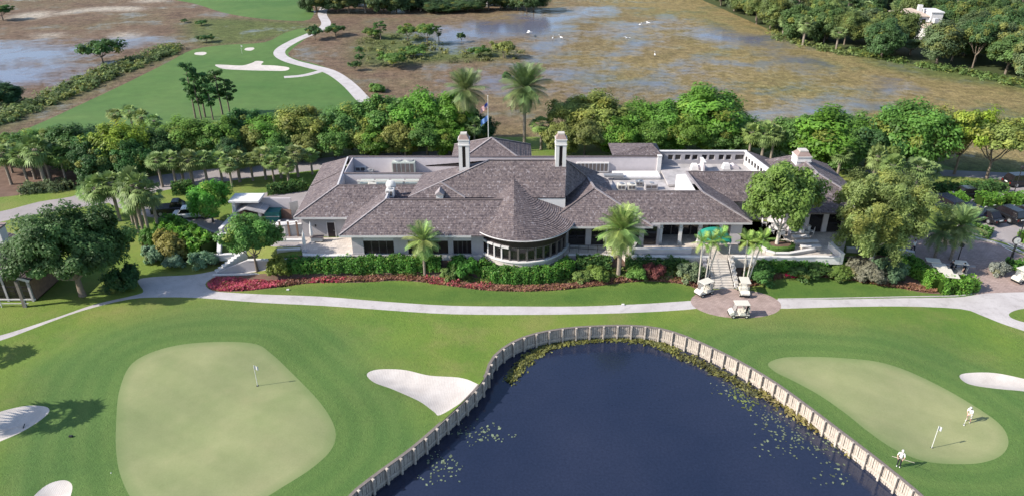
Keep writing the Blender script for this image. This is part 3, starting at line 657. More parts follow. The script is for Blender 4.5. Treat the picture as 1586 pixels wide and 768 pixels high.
# main hall
S0, S1, R0, R1 = (-12.2, 79.4, 7.2), (6.24, 79.4, 7.2), (-2.8, 83.3, 10.35), (6.54, 83.3, 10.35)
roof(S0, S1, R0, R1); roof(S1, (9.4, 84.9, 7.47), R1, R1, False)
roof((-11.3, 87.0, 7.2), S0, R0, R0); roof((6.6, 90.0, 7.2), (-11.3, 90.0, 7.2), (6.54, 83.4, 10.35), R0)
roof((9.4, 84.9, 7.47), (11.6, 90, 6.2), R1, (6.54, 83.4, 10.35), False)
ridge(S0, R0); ridge(R0, R1, .22, 'fascia'); ridge(R1, (9.4, 84.9, 7.47), .3); cbox('parapet', (-12.1, 79.45, 5.0), (6.3, 79.65, 7.18), 'white')
roof((-12.3, 79.2, 7.22), (-5.5, 79.2, 7.22), (-8.44, 80.8, 8.50), (-8.44, 80.8, 8.50)); ridge((-5.5, 79.2, 7.22), (-8.44, 80.8, 8.50), .28)
# right front wing
AP, AB = (9.94, 81.6, 7.47), (9.4, 85.0, 7.47)
roof((3.5, 76.35, E), (16.3, 76.35, E), AP, AP); roof((6.2, 83.1, 5.72), (5.9, 78.3, 5.75), AB, AP); roof((12.6, 80.2, 6.0), (12.4, 88, 6.0), AP, (9.4, 88, 7.47))
ridge((16.3, 76.35, E), AP, .3); ridge((3.9, 76.7, E + .16), AP, .2, 'fascia'); ridge(AP, AB, .26)
fascia((3.5, 76.35, E), (16.3, 76.35, E))
# long right wing
roof((12.0, 77.4, E), (28.06, 77.4, E), (10.9, 81.7, 6.98), (22.9, 81.7, 6.98)); roof((28.06, 77.4, E), (27.3, 86.5, E), (22.9, 81.7, 6.98), (22.4, 87.95, 7.05))
ridge((28.06, 77.4, E), (22.9, 81.7, 6.98), .3); ridge((22.9, 81.7, 6.98), (22.4, 87.95, 7.05), .3); ridge((11.4, 81.75, 6.98), (22.9, 81.75, 6.98), .18, 'fascia')
fascia((16.3, 77.4, E), (28.06, 77.4, E)); fascia((28.06, 77.4, E), (27.3, 86.5, E))
cbox('parapet', (12, 81.75, 5.0), (22.8, 81.9, 6.95), 'pink')
# rear east wing
roof((26.5, 83.7, E), (37.5, 83.7, E), (22.35, 88.0, 7.05), (33.2, 88.0, 7.05)); roof((37.8, 83.7, E), (37.0, 99.0, E), (33.3, 88.0, 7.05), (32.2, 95.4, 7.3), True)
roof((37, 99, E), (20, 99.0, E), (32.2, 95.6, 7.3), (20, 95.6, 7.3))
ridge((22.35, 88.03, 7.05), (33.2, 88.03, 7.05), .2, 'fascia')
cbox('flat_roof', (20.2, 87.9, 5.1), (33, 95.4, 5.4), 'flat')
# stub wall beside the courtyard
mb = MB(); mb.prism([(20.2, 82.0), (22.4, 82.0), (22.2, 87.5), (21.0, 87.5)], 5.0, [6.75, 6.75, 7.0, 6.9]); mb.build('stub_wall', M['white'], club)
# clerestory court: piers between window openings, panes set back
def wall_with_openings(name, x0, x1, y, z0, z1, opens, m, depth=0.3, pane='glass', frame='frame', back=0.16, lintel=None):
    """south-facing wall: opens = (xa, xb, za, zb)"""
    opens = sorted(opens); xs_ = [x0] + [q for o in opens for q in o[:2]] + [x1]
    mb = MB()
    for k in range(0, len(xs_), 2):
        if xs_[k + 1] - xs_[k] > .01: mb.box((xs_[k], y, z0), (xs_[k + 1], y + depth, z1))
    for xa, xb, za, zb in opens:
        if za > z0 + .01: mb.box((xa, y + .002, z0), (xb, y + depth - .002, za))
        if zb < z1 - .01: mb.box((xa, y + .002, zb), (xb, y + depth - .002, z1))
    w_ = mb.build(name, M[m], club)
    for xa, xb, za, zb in opens:
        f = MB(); t = .06
        for lo, hi in (((xa, y + back - .04, za), (xa + t, y + back + .06, zb)), ((xb - t, y + back - .04, za), (xb, y + back + .06, zb)), ((xa + t, y + back - .04, zb - t), (xb - t, y + back + .06, zb)), ((xa + t, y + back - .04, za), (xb - t, y + back + .06, za + t))): f.box(lo, hi)
        fo = f.build('window', M[frame], club)
        cbox('pane', (xa + t, y + back, za + t), (xb - t, y + back + .03, zb - t), pane, 0, fo)
    return w_
wpx = [(1026, 1028.5), (1034.4, 1042.8), (1045.4, 1054.7), (1060.6, 1069.6), (1072, 1081), (1086.8, 1095.6), (1098, 1107), (1113, 1121.5), (1124, 1133), (1138.4, 1152.5)]
wall_with_openings('wall', 20.15, 32.2, 95.4, 5.4, 7.2, [(X(a, 95.4, 6.3), X(b, 95.4, 6.3), 5.98, 6.75) for a, b in wpx], 'wall', .3, 'glass', 'trim')
cbox('coping', (20.0, 95.3, 7.2), (32.3, 95.75, 7.3), 'white')
a, b = Vector((32.0, 95.3, 0)), Vector((33.1, 88.3, 0)); d = (b - a).normalized(); nn = Vector((-d.y, d.x, 0))
sm = MB(); L = (b - a).length
def wpt(s, o, z): p = a + d * s + nn * o; return (p.x, p.y, z)
for s0, s1, z0, z1 in [(0, L, 5.4, 6.0), (0, L, 6.72, 7.2)] + [(k * L / 8 - .001 if k else 0, k * L / 8 + .28, 6.0, 6.72) for k in range(8)]:
    sm.add([wpt(s, o, z) for z in (z0, z1) for s, o in ((s0, 0), (s1, 0), (s1, .25), (s0, .25))], [(0, 3, 2, 1), (4, 5, 6, 7), (0, 1, 5, 4), (1, 2, 6, 5), (2, 3, 7, 6), (3, 0, 4, 7)])
sm.build('wall', M['white'], club)
for k in range(8):
    s0, s1 = k * L / 8 + .28, (k + 1) * L / 8
    MB().add([wpt(s, .14, z) for z in (6.0, 6.72) for s in (s0, s1)], [(0, 1, 3, 2)]).build('window', M['glass'], club)
MB().bar((32.0, 95.3, 7.25), (33.15, 88.2, 7.25), .36, .1).build('coping', M['white'], club)
parapet(19.6, 20.15, 93.0, 5.0, 7.35, 'white', 'white', .5)
# round bay
RC = Vector((1.2, 78.25, 0)); RZ = 5.1
apex = Vector((0.23, 81.7, 8.95))
NA = 72
def roof_ring(t):
    """a pyramid with one corner to the south that rounds out to the circular eave"""
    out = []; k = t ** 3
    for i in range(NA):
        th = 2 * PI * i / NA; dx, dy = (RC.x + 6.15 * math.cos(th) - apex.x) * t, (RC.y + 6.15 * math.sin(th) - apex.y) * t
        zp = apex.z - .40 * abs(dx) - .405 * abs(dy); zc = apex.z + (RZ - apex.z) * t
        out.append(Vector((apex.x + dx, apex.y + dy, zp * (1 - k) + zc * k)))
    return out
mb = MB(); nr = 34
for i in range(nr):
    lo_, hi_ = roof_ring(1 - i / nr), roof_ring(max(1 - (i + 1) / nr, .004))
    for k in range(NA):
        a, b, c, d = lo_[k], lo_[(k + 1) % NA], hi_[(k + 1) % NA], hi_[k]
        l = Vector((0, 0, .03 + .045 * (1 - i / nr) + .01 * ((i * 7) % 3))); s = Vector((0, 0, .01)); u0, u1 = (k * .53 + i * 3.3) * (1 - i / nr / 2), ((k + 1) * .53 + i * 3.3) * (1 - i / nr / 2)
        mb.add([a + l, b + l, c + s, d + s], [(0, 1, 2, 3)], [[(u0, i + .02), (u1, i + .02), (u1, i + .98), (u0, i + .98)]])
        mb.add([a, b, b + l, a + l], [(0, 1, 2, 3)], [[(u0, i + .02), (u1, i + .02), (u1, i + .05), (u0, i + .05)]])
e0 = roof_ring(1); dn = Vector((0, 0, -.2))
for k in range(NA):
    a, b = e0[k], e0[(k + 1) % NA]; z = [[(0, 0)] * 4]
    mb.add([a + dn, b + dn, b, a], [(0, 1, 2, 3)], z); mb.add([Vector((RC.x, RC.y, RZ - .2)), b + dn, a + dn], [(0, 1, 2)], [[(0, 0)] * 3])
mb.build('round_roof', M['roof'], club)
MB().tube([p + Vector((0, 0, -.06)) for p in e0] + [e0[0] + Vector((0, 0, -.06))], .07, 5, False).build('fascia', M['trim'], club)
def ringwall(name, r0, r1, z0, z1, m, a0=-170, a1=-10, n=40, parent=None):
    mb = MB(); A = [R(a0 + (a1 - a0) * k / n) for k in range(n + 1)]
    pts_ = [[(RC.x + r * math.cos(t), RC.y + r * math.sin(t), z) for r, z in ((r0, z0), (r1, z0), (r1, z1), (r0, z1))] for t in A]
    mb.rings(pts_); return mb.build(name, M[m], parent or club)
ringwall('bay_wall', 4.9, 5.52, 0.2, 2.06, 'stone'); ringwall('sill', 5.2, 5.66, 2.06, 2.2, 'white'); ringwall('moulding', 5.5, 5.62, 1.40, 1.54, 'stone'); ringwall('moulding', 5.5, 5.60, 0.95, 1.08, 'stone')
ringwall('header', 5.15, 5.42, 3.86, 4.98, 'dark')  # near-black header stands in for the shade under the eave
npn = 13
for k in range(npn + 1):
    t = R(-158 + k * 136 / npn); p = Vector((RC.x + 5.38 * math.cos(t), RC.y + 5.38 * math.sin(t), 0))
    MB().box((-.06, -.08, 2.2), (.06, .08, 3.88)).build('mullion', M['trim' if k < 5 else 'frame'], club, loc=p, rz=t)
    if k < npn:
        t0, t1 = t + R(1.0), t + R(136 / npn - 1.0)
        q = [(RC.x + 5.3 * math.cos(s), RC.y + 5.3 * math.sin(s)) for s in (t0, t1)]
        dx, dy = q[1][0] - q[0][0], q[1][1] - q[0][1]; ln = math.hypot(dx, dy)
        fo = MB().box((0, -.05, 3.72), (ln, .05, 3.84)).box((0, -.05, 2.21), (ln, .05, 2.28)).box((0, -.05, 2.24), (.04, .05, 3.8)).box((ln - .04, -.05, 2.24), (ln, .05, 3.8)).build('window', M['frame'], club, loc=(q[0][0], q[0][1], 0), rz=math.atan2(dy, dx))
        MB().box((0, -.012, 2.28), (ln, .012, 3.72)).build('pane', M['glass'], fo)
        if k < 5: MB().box((-.05, -.34, 3.74), (ln + .05, -.06, 3.98)).build('hood', M['trim'], fo)
# walls below the eaves
ya = 74.95
op = [(X(563, ya, 3), X(610, ya, 3)), (X(632, ya, 3), X(694, ya, 3)), (X(702, ya, 3), X(730, ya, 3))]
xl, xr = X(545.5, ya, 3), X(749, ya, 3)
mb = MB(); xs_ = [xl] + [q for o in op for q in o] + [xr]
for k in range(0, len(xs_), 2):
    MB().box((xs_[k], ya, 0.4), (xs_[k + 1], ya + .5, 4.62)).box((xs_[k] - .07, ya - .07, 1.9), (xs_[k + 1] + .07, ya, 2.12)).build('pier', M['wall'], club)
for xa, xb in op:
    cbox('lintel', (xa, ya + .06, 3.7), (xb, ya + .4, 4.12), 'trim'); cbox('recess_shade', (xa, ya + .45, 1.9), (xb, ya + .48, 4.65), 'dark')  # near-black sheet behind the lintel paints the shadow gap above it
    so = MB(); n_ = 4
    for k in range(n_ + 1): so.box((xa + (xb - xa) * k / n_ - .03, ya + .3, 1.95), (xa + (xb - xa) * k / n_ + .03, ya + .36, 3.7))
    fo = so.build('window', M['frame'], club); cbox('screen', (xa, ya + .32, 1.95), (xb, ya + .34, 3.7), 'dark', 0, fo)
cbox('plinth', (xl - .05, ya - .16, 0.3), (xr, ya + .5, 1.92), 'white'); cbox('wall', (xl, ya + .5, 0.3), (xl + .3, 79.6, 4.7), 'white')
cbox('wall', (-19.2, 79.6, 1.0), (-16, 79.9, 4.7), 'white')
cbox('wall', (-25.2, 79.7, 1.2), (-18.4, 79.9, 4.7), 'wall'); cbox('wall', (-25.4, 79.9, 1.2), (-25.1, 96.4, 4.7), 'wall')
cbox('band', (-25.25, 79.62, 4.35), (-18.4, 79.7, 4.6), 'trim')
dxa, dxb = X(507.5, 79.7, 3), X(519, 79.7, 3)
dr = cbox('door', (dxa, 79.62, 1.75), (dxb, 79.68, 3.85), 'dark', .01); MB().box((dxa - .09, 79.6, 1.75), (dxa, 79.66, 3.94)).box((dxb, 79.6, 1.75), (dxb + .09, 79.66, 3.94)).box((dxa, 79.6, 3.85), (dxb, 79.66, 3.94)).build('frame', M['trim'], dr)
MB().tube([(dxb - .12, 79.58, 2.7), (dxb - .12, 79.58, 2.86)], .02, 6).build('handle', M['metal'], dr)
cbox('wall_lamp', (X(488, 79.7, 3.4), 79.55, 3.3), (X(490, 79.7, 3.4), 79.7, 3.55), 'rail', .02)
ye = 77.2
opn = [(X(a, ye, 3), X(b, ye, 3), 2.0, 4.45) for a, b in ((880, 907), (915.5, 938), (940, 966), (970, 990), (997, 1017))]
wall_with_openings('wall', X(868, ye, 3), X(1021, ye, 3), ye, 0.4, 4.7, opn, 'wall', .35)
yf = 80.2
cbox('porch_wall', (X(1015, yf, 3), yf + .1, 1.8), (27.2, yf + .4, 4.75), 'frame')
for k in range(8):
    x0 = 17.0 + k * 1.18
    fo = MB().box((x0 - .05, yf - .02, 1.9), (x0 + .05, yf + .08, 4.6)).box((x0 + .05, yf - .02, 4.0), (x0 + 1.13, yf + .08, 4.1)).build('window', M['frame'], club); cbox('pane', (x0 + .05, yf + .02, 1.95), (x0 + 1.13, yf + .05, 4.0), 'glass', 0, fo)
yc = 77.95
for px in (1023, 1053.5, 1083.5, 1115):
    x0 = X(px, yc, 3.3); co = cbox('column', (x0 - .2, yc - .2, 1.9), (x0 + .2, yc + .2, 4.6), 'white', .02)
    MB().box((x0 - .26, yc - .26, 1.9), (x0 + .26, yc + .26, 2.15)).build('base', M['stone'], co); MB().box((x0 - .25, yc - .25, 3.98), (x0 + .25, yc + .25, 4.08)).build('collar', M['stone'], co)
cbox('pier', (X(1130, yc, 3), yc - .1, 0.6), (X(1147.5, yc, 3), yc + 2.6, 4.66), 'pink'); cbox('beam', (16.8, yc - .12, 4.42), (27.1, yc + .16, 4.68), 'fascia')
cbox('wall', (26.9, 80.4, 1), (27.2, 87, 4.7), 'wall'); cbox('wall', (26.9, 84.6, 1), (37, 84.9, 4.7), 'wall'); cbox('wall', (36.6, 84.9, .6), (36.9, 98.4, 4.7), 'wall'); cbox('wall', (-25, 96.2, .6), (36.6, 96.4, 4.7), 'wall')
# east pavilion behind the airy tree
PA, PB = (38.3, 86, 7.7), (38.3, 93, 7.7)
roof((32.4, 80.2, E), (44.2, 80.2, E), PA, PA); roof((32.4, 97, E), (32.4, 80.2, E), PB, PA); roof((44.2, 80.2, E), (44.2, 97, E), PA, PB); roof((44.2, 97, E), (32.4, 97, E), PB, PB)
for p in ((32.4, 80.2, E), (44.2, 80.2, E)): ridge(p, PA, .3)
ridge(PA, PB, .26)
wall_with_openings('wall', 33.2, 43.4, 81.0, .5, 4.7, [(34 + 2.3 * k, 35.7 + 2.3 * k, 1.9, 4.3) for k in range(4)], 'pink', .3)
cbox('wall', (33.2, 81.3, .5), (33.5, 96, 4.7), 'pink'); cbox('wall', (43.1, 81.3, .5), (43.4, 96, 4.7), 'pink')
# entrance pavilion behind
NAp = (-2.9, 99.2, 7.9)
q = [(-8.6, 93.6, 5.0), (2.8, 93.6, 5.0), (2.8, 104.8, 5.0), (-8.6, 104.8, 5.0)]
q[0] = (-8.6, 94.2, 5.3); q[1] = (2.8, 94.2, 5.3)
for i in range(4): roof(q[i], q[(i + 1) % 4], NAp, NAp); ridge(q[i], NAp, .26)
for p in q[2:]: cbox('pier', (p[0] * .9 - .3, p[1] - 1.2, 1.5), (p[0] * .9 + .3, p[1] - .6, 5), 'white')
# low hip seen behind the right parapet
LH = (19.3, 96.4, 8.0); qq = [(13.6, 94.0, 7.15), (20.4, 94.0, 7.15), (20.4, 99, 7.15), (13.6, 99, 7.15)]
for i in range(4): roof(qq[i], qq[(i + 1) % 4], LH, LH, False)
# chimneys: parts with caps of their own
def chimney(u0, u1, vt, vb, y, zb):
    x0, x1 = X(u0, y, 10), X(u1, y, 10); zt = PY((u0 + u1) / 2, vt, y).z; wd = x1 - x0; dp = wd * 1.05
    z1 = zt - .75
    mb = MB(); s = wd * .34
    mb.box((x0, y, zb), (x0 + s, y + dp, z1 - .7)).box((x1 - s, y, zb), (x1, y + dp, z1 - .7)).box((x0 + s, y + .16, zb), (x1 - s, y + dp, z1 - .7)).box((x0 + s, y, zb), (x1 - s, y + .16, zb + 1.1))
    mb.box((x0, y, z1 - .7), (x1, y + dp, z1))
    ch = mb.build('chimney', M['white'], club)
    cbox('slot', (x0 + s, y + .15, zb + 1.1), (x1 - s, y + .158, z1 - .7), 'dark', 0, ch)
    MB().box((x0 - .07, y - .07, z1 - .62), (x1 + .07, y + dp + .07, z1 - .5)).box((x0 - .07, y - .07, z1), (x1 + .07, y + dp + .07, z1 + .12)).build('band', M['white'], ch)
    c_ = MB(); cx, cy = (x0 + x1) / 2, y + dp / 2
    c_.rings([[(cx + sx * wd * k, cy + sy * dp * k, z) for sx, sy in ((-.5, -.5), (.5, -.5), (.5, .5), (-.5, .5))] for k, z in ((1.02, z1 + .12), (.62, z1 + .58), (.62, z1 + .62))]); c_.build('cap', M['tile'], ch)
    MB().box((cx - wd * .3, cy - dp * .3, z1 + .62), (cx + wd * .3, cy + dp * .3, z1 + .78)).build('pot', M['stone'], ch)
chimney(711, 727, 209, 259, 82.6, 8.6); chimney(860, 876.5, 208.5, 257, 82.6, 8.6); chimney(1239, 1261, 236, 290, 90.0, 3.0)
# vent dormer between the hips
vx = X(681, 79.2, 7.6); vd = MB().box((vx - .42, 78.95, 7.1), (vx + .42, 80.6, 7.75)).build('dormer', M['white'], club)
MB().extr([(vx - .55, 7.72), (vx, 8.2), (vx + .55, 7.72)], 78.8, 80.8).build('dormer_roof', M['cap'], vd)

# rooftop plant: each unit a thing of its own
def plant(name, label, cat, u, v, z, dims, m, details=True, group='rooftop plant'):
    p = P(u, v, z); t = thing(name, label, cat, p, 0, group); w_, d_, h_ = dims
    MB().box((-w_ / 2, -d_ / 2, .12), (w_ / 2, d_ / 2, h_)).build('cabinet', M[m], t, .03)
    MB().box((-w_ / 2 + .1, -d_ / 2 + .1, 0), (w_ / 2 - .1, d_ / 2 - .1, .12)).build('curb', M['flat'], t)
    if details:
        g = MB(); n_ = max(2, int(w_ / .55))
        for k in range(n_): g.box((-w_ / 2 + .12 + k * (w_ - .2) / n_, -d_ / 2 - .03, .3), (-w_ / 2 + (k + 1) * (w_ - .2) / n_, -d_ / 2 + .01, h_ - .15))
        g.build('grille', M['frame'], t)
        for k in range(max(1, int(w_ / 1.2))): cx = -w_ / 2 + (k + .5) * w_ / max(1, int(w_ / 1.2)); MB().tube([(cx, 0, h_), (cx, 0, h_ + .12)], min(w_, d_) * .3, 12).build('fan_guard', M['metal'], t)
    return t
plant('air_conditioner', 'large green-grey air conditioner against the pink rear parapet', 'air conditioner', 627, 268, 5.0, (3.1, 1.6, 1.75), 'duct')
plant('air_conditioner', 'white and blue unit in the shaded corner of the left roof well', 'air conditioner', 560, 266, 5.0, (1.5, 1.0, .9), 'white')
plant('air_conditioner', 'low silver unit beside the white one in the left roof well', 'air conditioner', 572, 270, 5.0, (1.2, 1.0, .6), 'metal')
plant('air_conditioner', 'small white unit under the satellite dish behind the front left roof', 'air conditioner', 605, 305, 6.6, (1.0, .9, 1.0), 'white')
plant('roof_hatch', 'flat white roof hatch between the main hall and right parapet', 'roof hatch', 985, 274, 5.0, (6.2, 2.2, .42), 'white', False)
plant('air_conditioner', 'grey unit standing on the flat white hatch', 'air conditioner', 950, 274, 5.42, (2.6, .8, .35), 'metal', False)
plant('air_conditioner', 'low dark unit in front of the flat white hatch', 'air conditioner', 990, 288, 5.0, (1.0, .7, .7), 'metal')
for i, (u, v, l) in enumerate(((962, 294, 'cream low unit nearest the main hall in the right roof well'), (978, 294, 'middle cream low unit in the right roof well'), (1008, 293, 'wide pale unit right of the cream ones in the right roof well'))):
    plant('air_conditioner', l, 'air conditioner', u, v, 5.0, (1.1 + .5 * (i == 2), .9, .8), 'cream' if i < 2 else 'flat')
plant('louvre_screen', 'white louvred plant screen beside the right chimney', 'plant screen', 917, 266, 5.0, (4.4, 1.2, 1.5), 'white')
# ducts in the left well
t = thing('duct_run', 'pale green duct frame running along the left roof well', 'duct', (0, 0, 0))
for k in range(5): cbox('duct', (-19.2 + k * 1.9, 85.4, 5.0), (-17.5 + k * 1.9, 86.9, 6.55), 'duct', .03, t)
for k in range(6): cbox('support', (-19.4 + k * 1.9, 85.5, 5.0), (-19.25 + k * 1.9, 85.6, 6.95), 'pole', 0, t)
cbox('header', (-19.4, 85.3, 6.8), (-9.9, 85.5, 6.95), 'cream', 0, t); MB().tube([(-18.4, 84.9, 5.0), (-18.4, 84.9, 6.3), (-17.8, 84.9, 6.75), (-17.0, 84.9, 6.6), (-16.4, 84.9, 6.0)], .24, 8).build('elbow', M['cream'], t)
t = thing('satellite_dish', 'round white satellite dish on the roof behind the front left ridge', 'satellite dish', P(606, 298, 6.9))
mb = MB(); mb.rings([[(r * math.cos(a) * .95, -.12 + .5 * r * r, .9 + r * math.sin(a) * .95) for a in np.linspace(0, 2 * PI, 18, endpoint=False)] for r in (.02, .3, .5, .66)], False); mb.build('reflector', M['white'], t, 0, True)
MB().tube([(0, .2, -.6), (0, .1, .9)], .05, 6).build('mast', M['pole'], t); MB().tube([(0, .1, .45), (0, -.6, .8)], .025, 5).build('feed_arm', M['pole'], t)
for i, (u, v) in enumerate(((1075, 263), (1124, 262))):
    t = thing('roof_vent', ('left' if i == 0 else 'right') + ' white hooded vent on the courtyard flat roof below the window row', 'roof vent', P(u, v, 5.4), 0, 'hooded vents on the courtyard roof')
    MB().rings([[(sx * k, sy * k, z) for sx, sy in ((-1, -1), (1, -1), (1, 1), (-1, 1))] for k, z in ((.5, 0), (.42, .55), (.3, .85))]).build('hood', M['white'], t); MB().box((-.6, -.6, 0), (.6, .6, .1)).build('curb', M['flat'], t)
    t = thing('roof_vent', ('left' if i == 0 else 'right') + ' grey low vent beside a white hooded vent on the courtyard roof', 'roof vent', P(u + 11, v - 1, 5.4), 0, 'grey vents on the courtyard roof')
    MB().extr([(-.6, 0), (-.5, .4), (.0, .65), (.7, .3), (.7, 0)], -.5, .5).build('cowl', M['pink'], t); MB().box((-.8, -.6, 0), (.9, .6, .06)).build('flashing', M['flat'], t)
t = thing('roof_vent', 'tall slab vent casting a shadow on the courtyard flat roof', 'roof vent', P(1087, 265, 5.4)); MB().box((-.12, -.9, 0), (.12, .9, 1.5)).build('fin', M['pink'], t); MB().box((-.2, -1, 1.5), (.2, 1, 1.6)).build('coping', M['white'], t)

# ------------------------------------------------------------------ foliage
class Leaves:
    def __init__(s, seed): s.r = np.random.default_rng(seed); s.V = []; s.t = []; s.w = []; s.n = 0
    def add(s, p, nrm, size, tint, warm=0.0, aspect=1.6):
        p = np.asarray(p, float); N = len(p)
        if not N: return
        nrm = nrm / np.maximum(np.linalg.norm(nrm, axis=1, keepdims=True), 1e-6)
        a = s.r.normal(size=(N, 3)); a -= (a * nrm).sum(1, keepdims=True) * nrm; a /= np.maximum(np.linalg.norm(a, axis=1, keepdims=True), 1e-6)
        b = np.cross(nrm, a); sz = (np.broadcast_to(size, N) * s.r.uniform(.65, 1.35, N))[:, None] / 2
        a = a * sz * aspect; b = b * sz
        s.V.append(np.stack([p - a, p - b * .9 + a * .1, p + a, p + b * .9 - a * .1], 1).reshape(-1, 3))
        s.t.append(np.clip(np.broadcast_to(tint, N) + s.r.uniform(-.16, .16, N), 0, 1)); s.w.append(np.broadcast_to(warm, N).copy())
    def clump(s, c, r, n, size, tint, warm=0.0, out=None, squash=.7, up=.95):
        d = s.r.normal(size=(n, 3)); d /= np.linalg.norm(d, axis=1, keepdims=True)
        rad = s.r.uniform(.15, 1, (n, 1)) ** .5
        p = np.asarray(c) + d * rad * np.array([r, r, r * squash])
        nr = d * .8 + np.array([0, 0, up]) + s.r.normal(size=(n, 3)) * .45
        if out is not None: nr = nr + np.asarray(out) * .5
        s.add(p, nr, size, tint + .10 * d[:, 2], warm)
    def mesh(s, name, mat=None):
        V = np.vstack(s.V); n = len(V) // 4
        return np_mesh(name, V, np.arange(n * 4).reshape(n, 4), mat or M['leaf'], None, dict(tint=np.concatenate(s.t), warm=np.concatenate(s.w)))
def crown_mesh(seed, rx, rz, cz, ncl, per, leaf, cr, low=-.35, gap=0.0, warm=.15, squash=.7, droop=0.0, lob=.22):
    L = Leaves(seed); r = L.r
    ph = r.uniform(0, 6.28, 6)
    for i in range(ncl):
        while True:
            d = r.normal(size=3); d /= np.linalg.norm(d)
            if d[2] > low: break
        az, el = math.atan2(d[1], d[0]), d[2]
        lump = 1 + lob * (math.sin(2 * az + ph[0]) * .6 + math.sin(3 * az + ph[1] + 2 * el) * .5 + math.sin(5 * az + ph[2] - 3 * el) * .35)
        f = r.uniform(.60, 1.0) if r.random() > gap else r.uniform(.25, .7)
        c = np.array([d[0] * rx, d[1] * rx, d[2] * rz]) * f * lump; c[2] += cz
        t = .5 + r.normal() * .2; wv = (r.random() < warm) * r.uniform(.3, 1)
        k = cr * r.uniform(.7, 1.3)
        L.clump(c, k, per, leaf, t, wv, d, squash)
        if droop:
            for q in range(3):
                m = per // 3; hh = r.uniform(.4, 1) * droop
                p = c + np.c_[r.normal(size=(m, 2)) * k * .35, -r.uniform(0, hh, m)] + np.array([d[0], d[1], 0]) * k * .6
                L.add(p, r.normal(size=(m, 3)) + np.array([d[0], d[1], .2]) * .8, leaf * .9, t - .05, wv, 2.4)
    return L.mesh('crown')
def trunk_mesh(seed, h, r, limbs, spread, top, mat='bark', lean=0.0, fork=None):
    q = random.Random(seed); mb = MB()
    fz = fork if fork else h * .8
    base = [(0, 0, -.3), (0.03, 0, .12), (lean * .4, 0, fz * .5), (lean * .7, .04, fz)]
    mb.tube(base, [r * 1.5, r * 1.12, r * .85, r * .75], 9)
    for k in range(limbs):
        a = 2 * PI * k / limbs + q.uniform(-.4, .4); s = spread * q.uniform(.6, 1); z = fz * q.uniform(.88, 1.0)
        p0 = Vector((lean * .7, .04, z - .15)); p3 = Vector((math.cos(a) * s + lean, math.sin(a) * s, top * q.uniform(.72, 1)))
        p1 = p0.lerp(p3, .35) + Vector((0, 0, -.15 * s)); p2 = p0.lerp(p3, .7) + Vector((q.uniform(-.3, .3), q.uniform(-.3, .3), 0))
        mb.tube([p0, p1, p2, p3], [r * .55, r * .42, r * .26, r * .08], 6)
        for j in range(2):
            b = a + (-.7, .7)[j] + q.uniform(-.2, .2); e = p1.lerp(p2, .6) + Vector((math.cos(b) * s * .5, math.sin(b) * s * .5, top * .14))
            mb.tube([p1.lerp(p2, .4), p1.lerp(p2, .6).lerp(e, .5) + Vector((0, 0, .1)), e], [r * .26, r * .16, r * .05], 5)
    return mb.mesh('trunk', M[mat], 0, True)
TREES = {}
def species(key, crown, trunk, W_, H_): TREES[key] = (crown, trunk, W_, H_)
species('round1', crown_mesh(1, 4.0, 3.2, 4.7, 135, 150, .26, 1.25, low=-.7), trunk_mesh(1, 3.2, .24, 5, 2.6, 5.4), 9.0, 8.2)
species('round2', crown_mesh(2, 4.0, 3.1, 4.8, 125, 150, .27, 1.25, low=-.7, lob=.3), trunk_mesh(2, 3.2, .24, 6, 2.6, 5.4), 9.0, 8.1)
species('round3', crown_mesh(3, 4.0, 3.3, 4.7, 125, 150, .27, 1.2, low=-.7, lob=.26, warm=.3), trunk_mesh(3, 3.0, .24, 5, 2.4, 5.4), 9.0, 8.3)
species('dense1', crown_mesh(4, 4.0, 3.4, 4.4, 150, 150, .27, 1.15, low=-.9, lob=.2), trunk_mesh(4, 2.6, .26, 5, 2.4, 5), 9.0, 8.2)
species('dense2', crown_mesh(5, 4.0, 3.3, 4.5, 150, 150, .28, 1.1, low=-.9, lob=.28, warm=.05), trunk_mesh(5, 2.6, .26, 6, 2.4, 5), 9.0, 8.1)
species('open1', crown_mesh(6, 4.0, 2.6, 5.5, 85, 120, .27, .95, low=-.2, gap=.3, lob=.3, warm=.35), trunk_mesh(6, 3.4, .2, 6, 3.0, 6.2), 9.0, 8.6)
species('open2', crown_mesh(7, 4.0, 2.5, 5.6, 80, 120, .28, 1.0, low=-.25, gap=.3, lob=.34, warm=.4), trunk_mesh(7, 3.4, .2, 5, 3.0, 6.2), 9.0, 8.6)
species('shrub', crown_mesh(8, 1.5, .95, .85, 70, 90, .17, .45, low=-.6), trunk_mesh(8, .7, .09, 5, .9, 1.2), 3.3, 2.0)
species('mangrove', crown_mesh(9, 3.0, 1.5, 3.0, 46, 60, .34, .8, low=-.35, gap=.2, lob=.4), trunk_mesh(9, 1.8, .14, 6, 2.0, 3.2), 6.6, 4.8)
def pine_crown(seed):
    L = Leaves(seed); r = L.r
    for i in range(26):
        z = r.uniform(3.6, 9.2); s = 1.7 * (1 - abs((z - 6.4) / 4.2)) + .35; a = r.uniform(0, 6.28)
        L.clump((math.cos(a) * s * r.uniform(.3, 1), math.sin(a) * s * r.uniform(.3, 1), z), .62, 60, .26, .42 + r.normal() * .15, 0, None, .55, .4)
    return L.mesh('crown')
def pine_trunk(seed):
    q = random.Random(seed); mb = MB().tube([(0, 0, -.3), (.05, 0, 3), (.1, .08, 6), (.06, .1, 9.2)], [.19, .15, .11, .03], 7)
    for k in range(16):
        z = 3.4 + k * .34; a = k * 2.4; s = 1.3 * (1 - abs((z - 6.2) / 4.6)) + .2; mb.tube([(.08, .05, z), (math.cos(a) * s, math.sin(a) * s, z + .25)], [.05, .02], 4)
    return mb.mesh('trunk', M['bark'])
species('pine', pine_crown(20), pine_trunk(20), 4.2, 9.8)
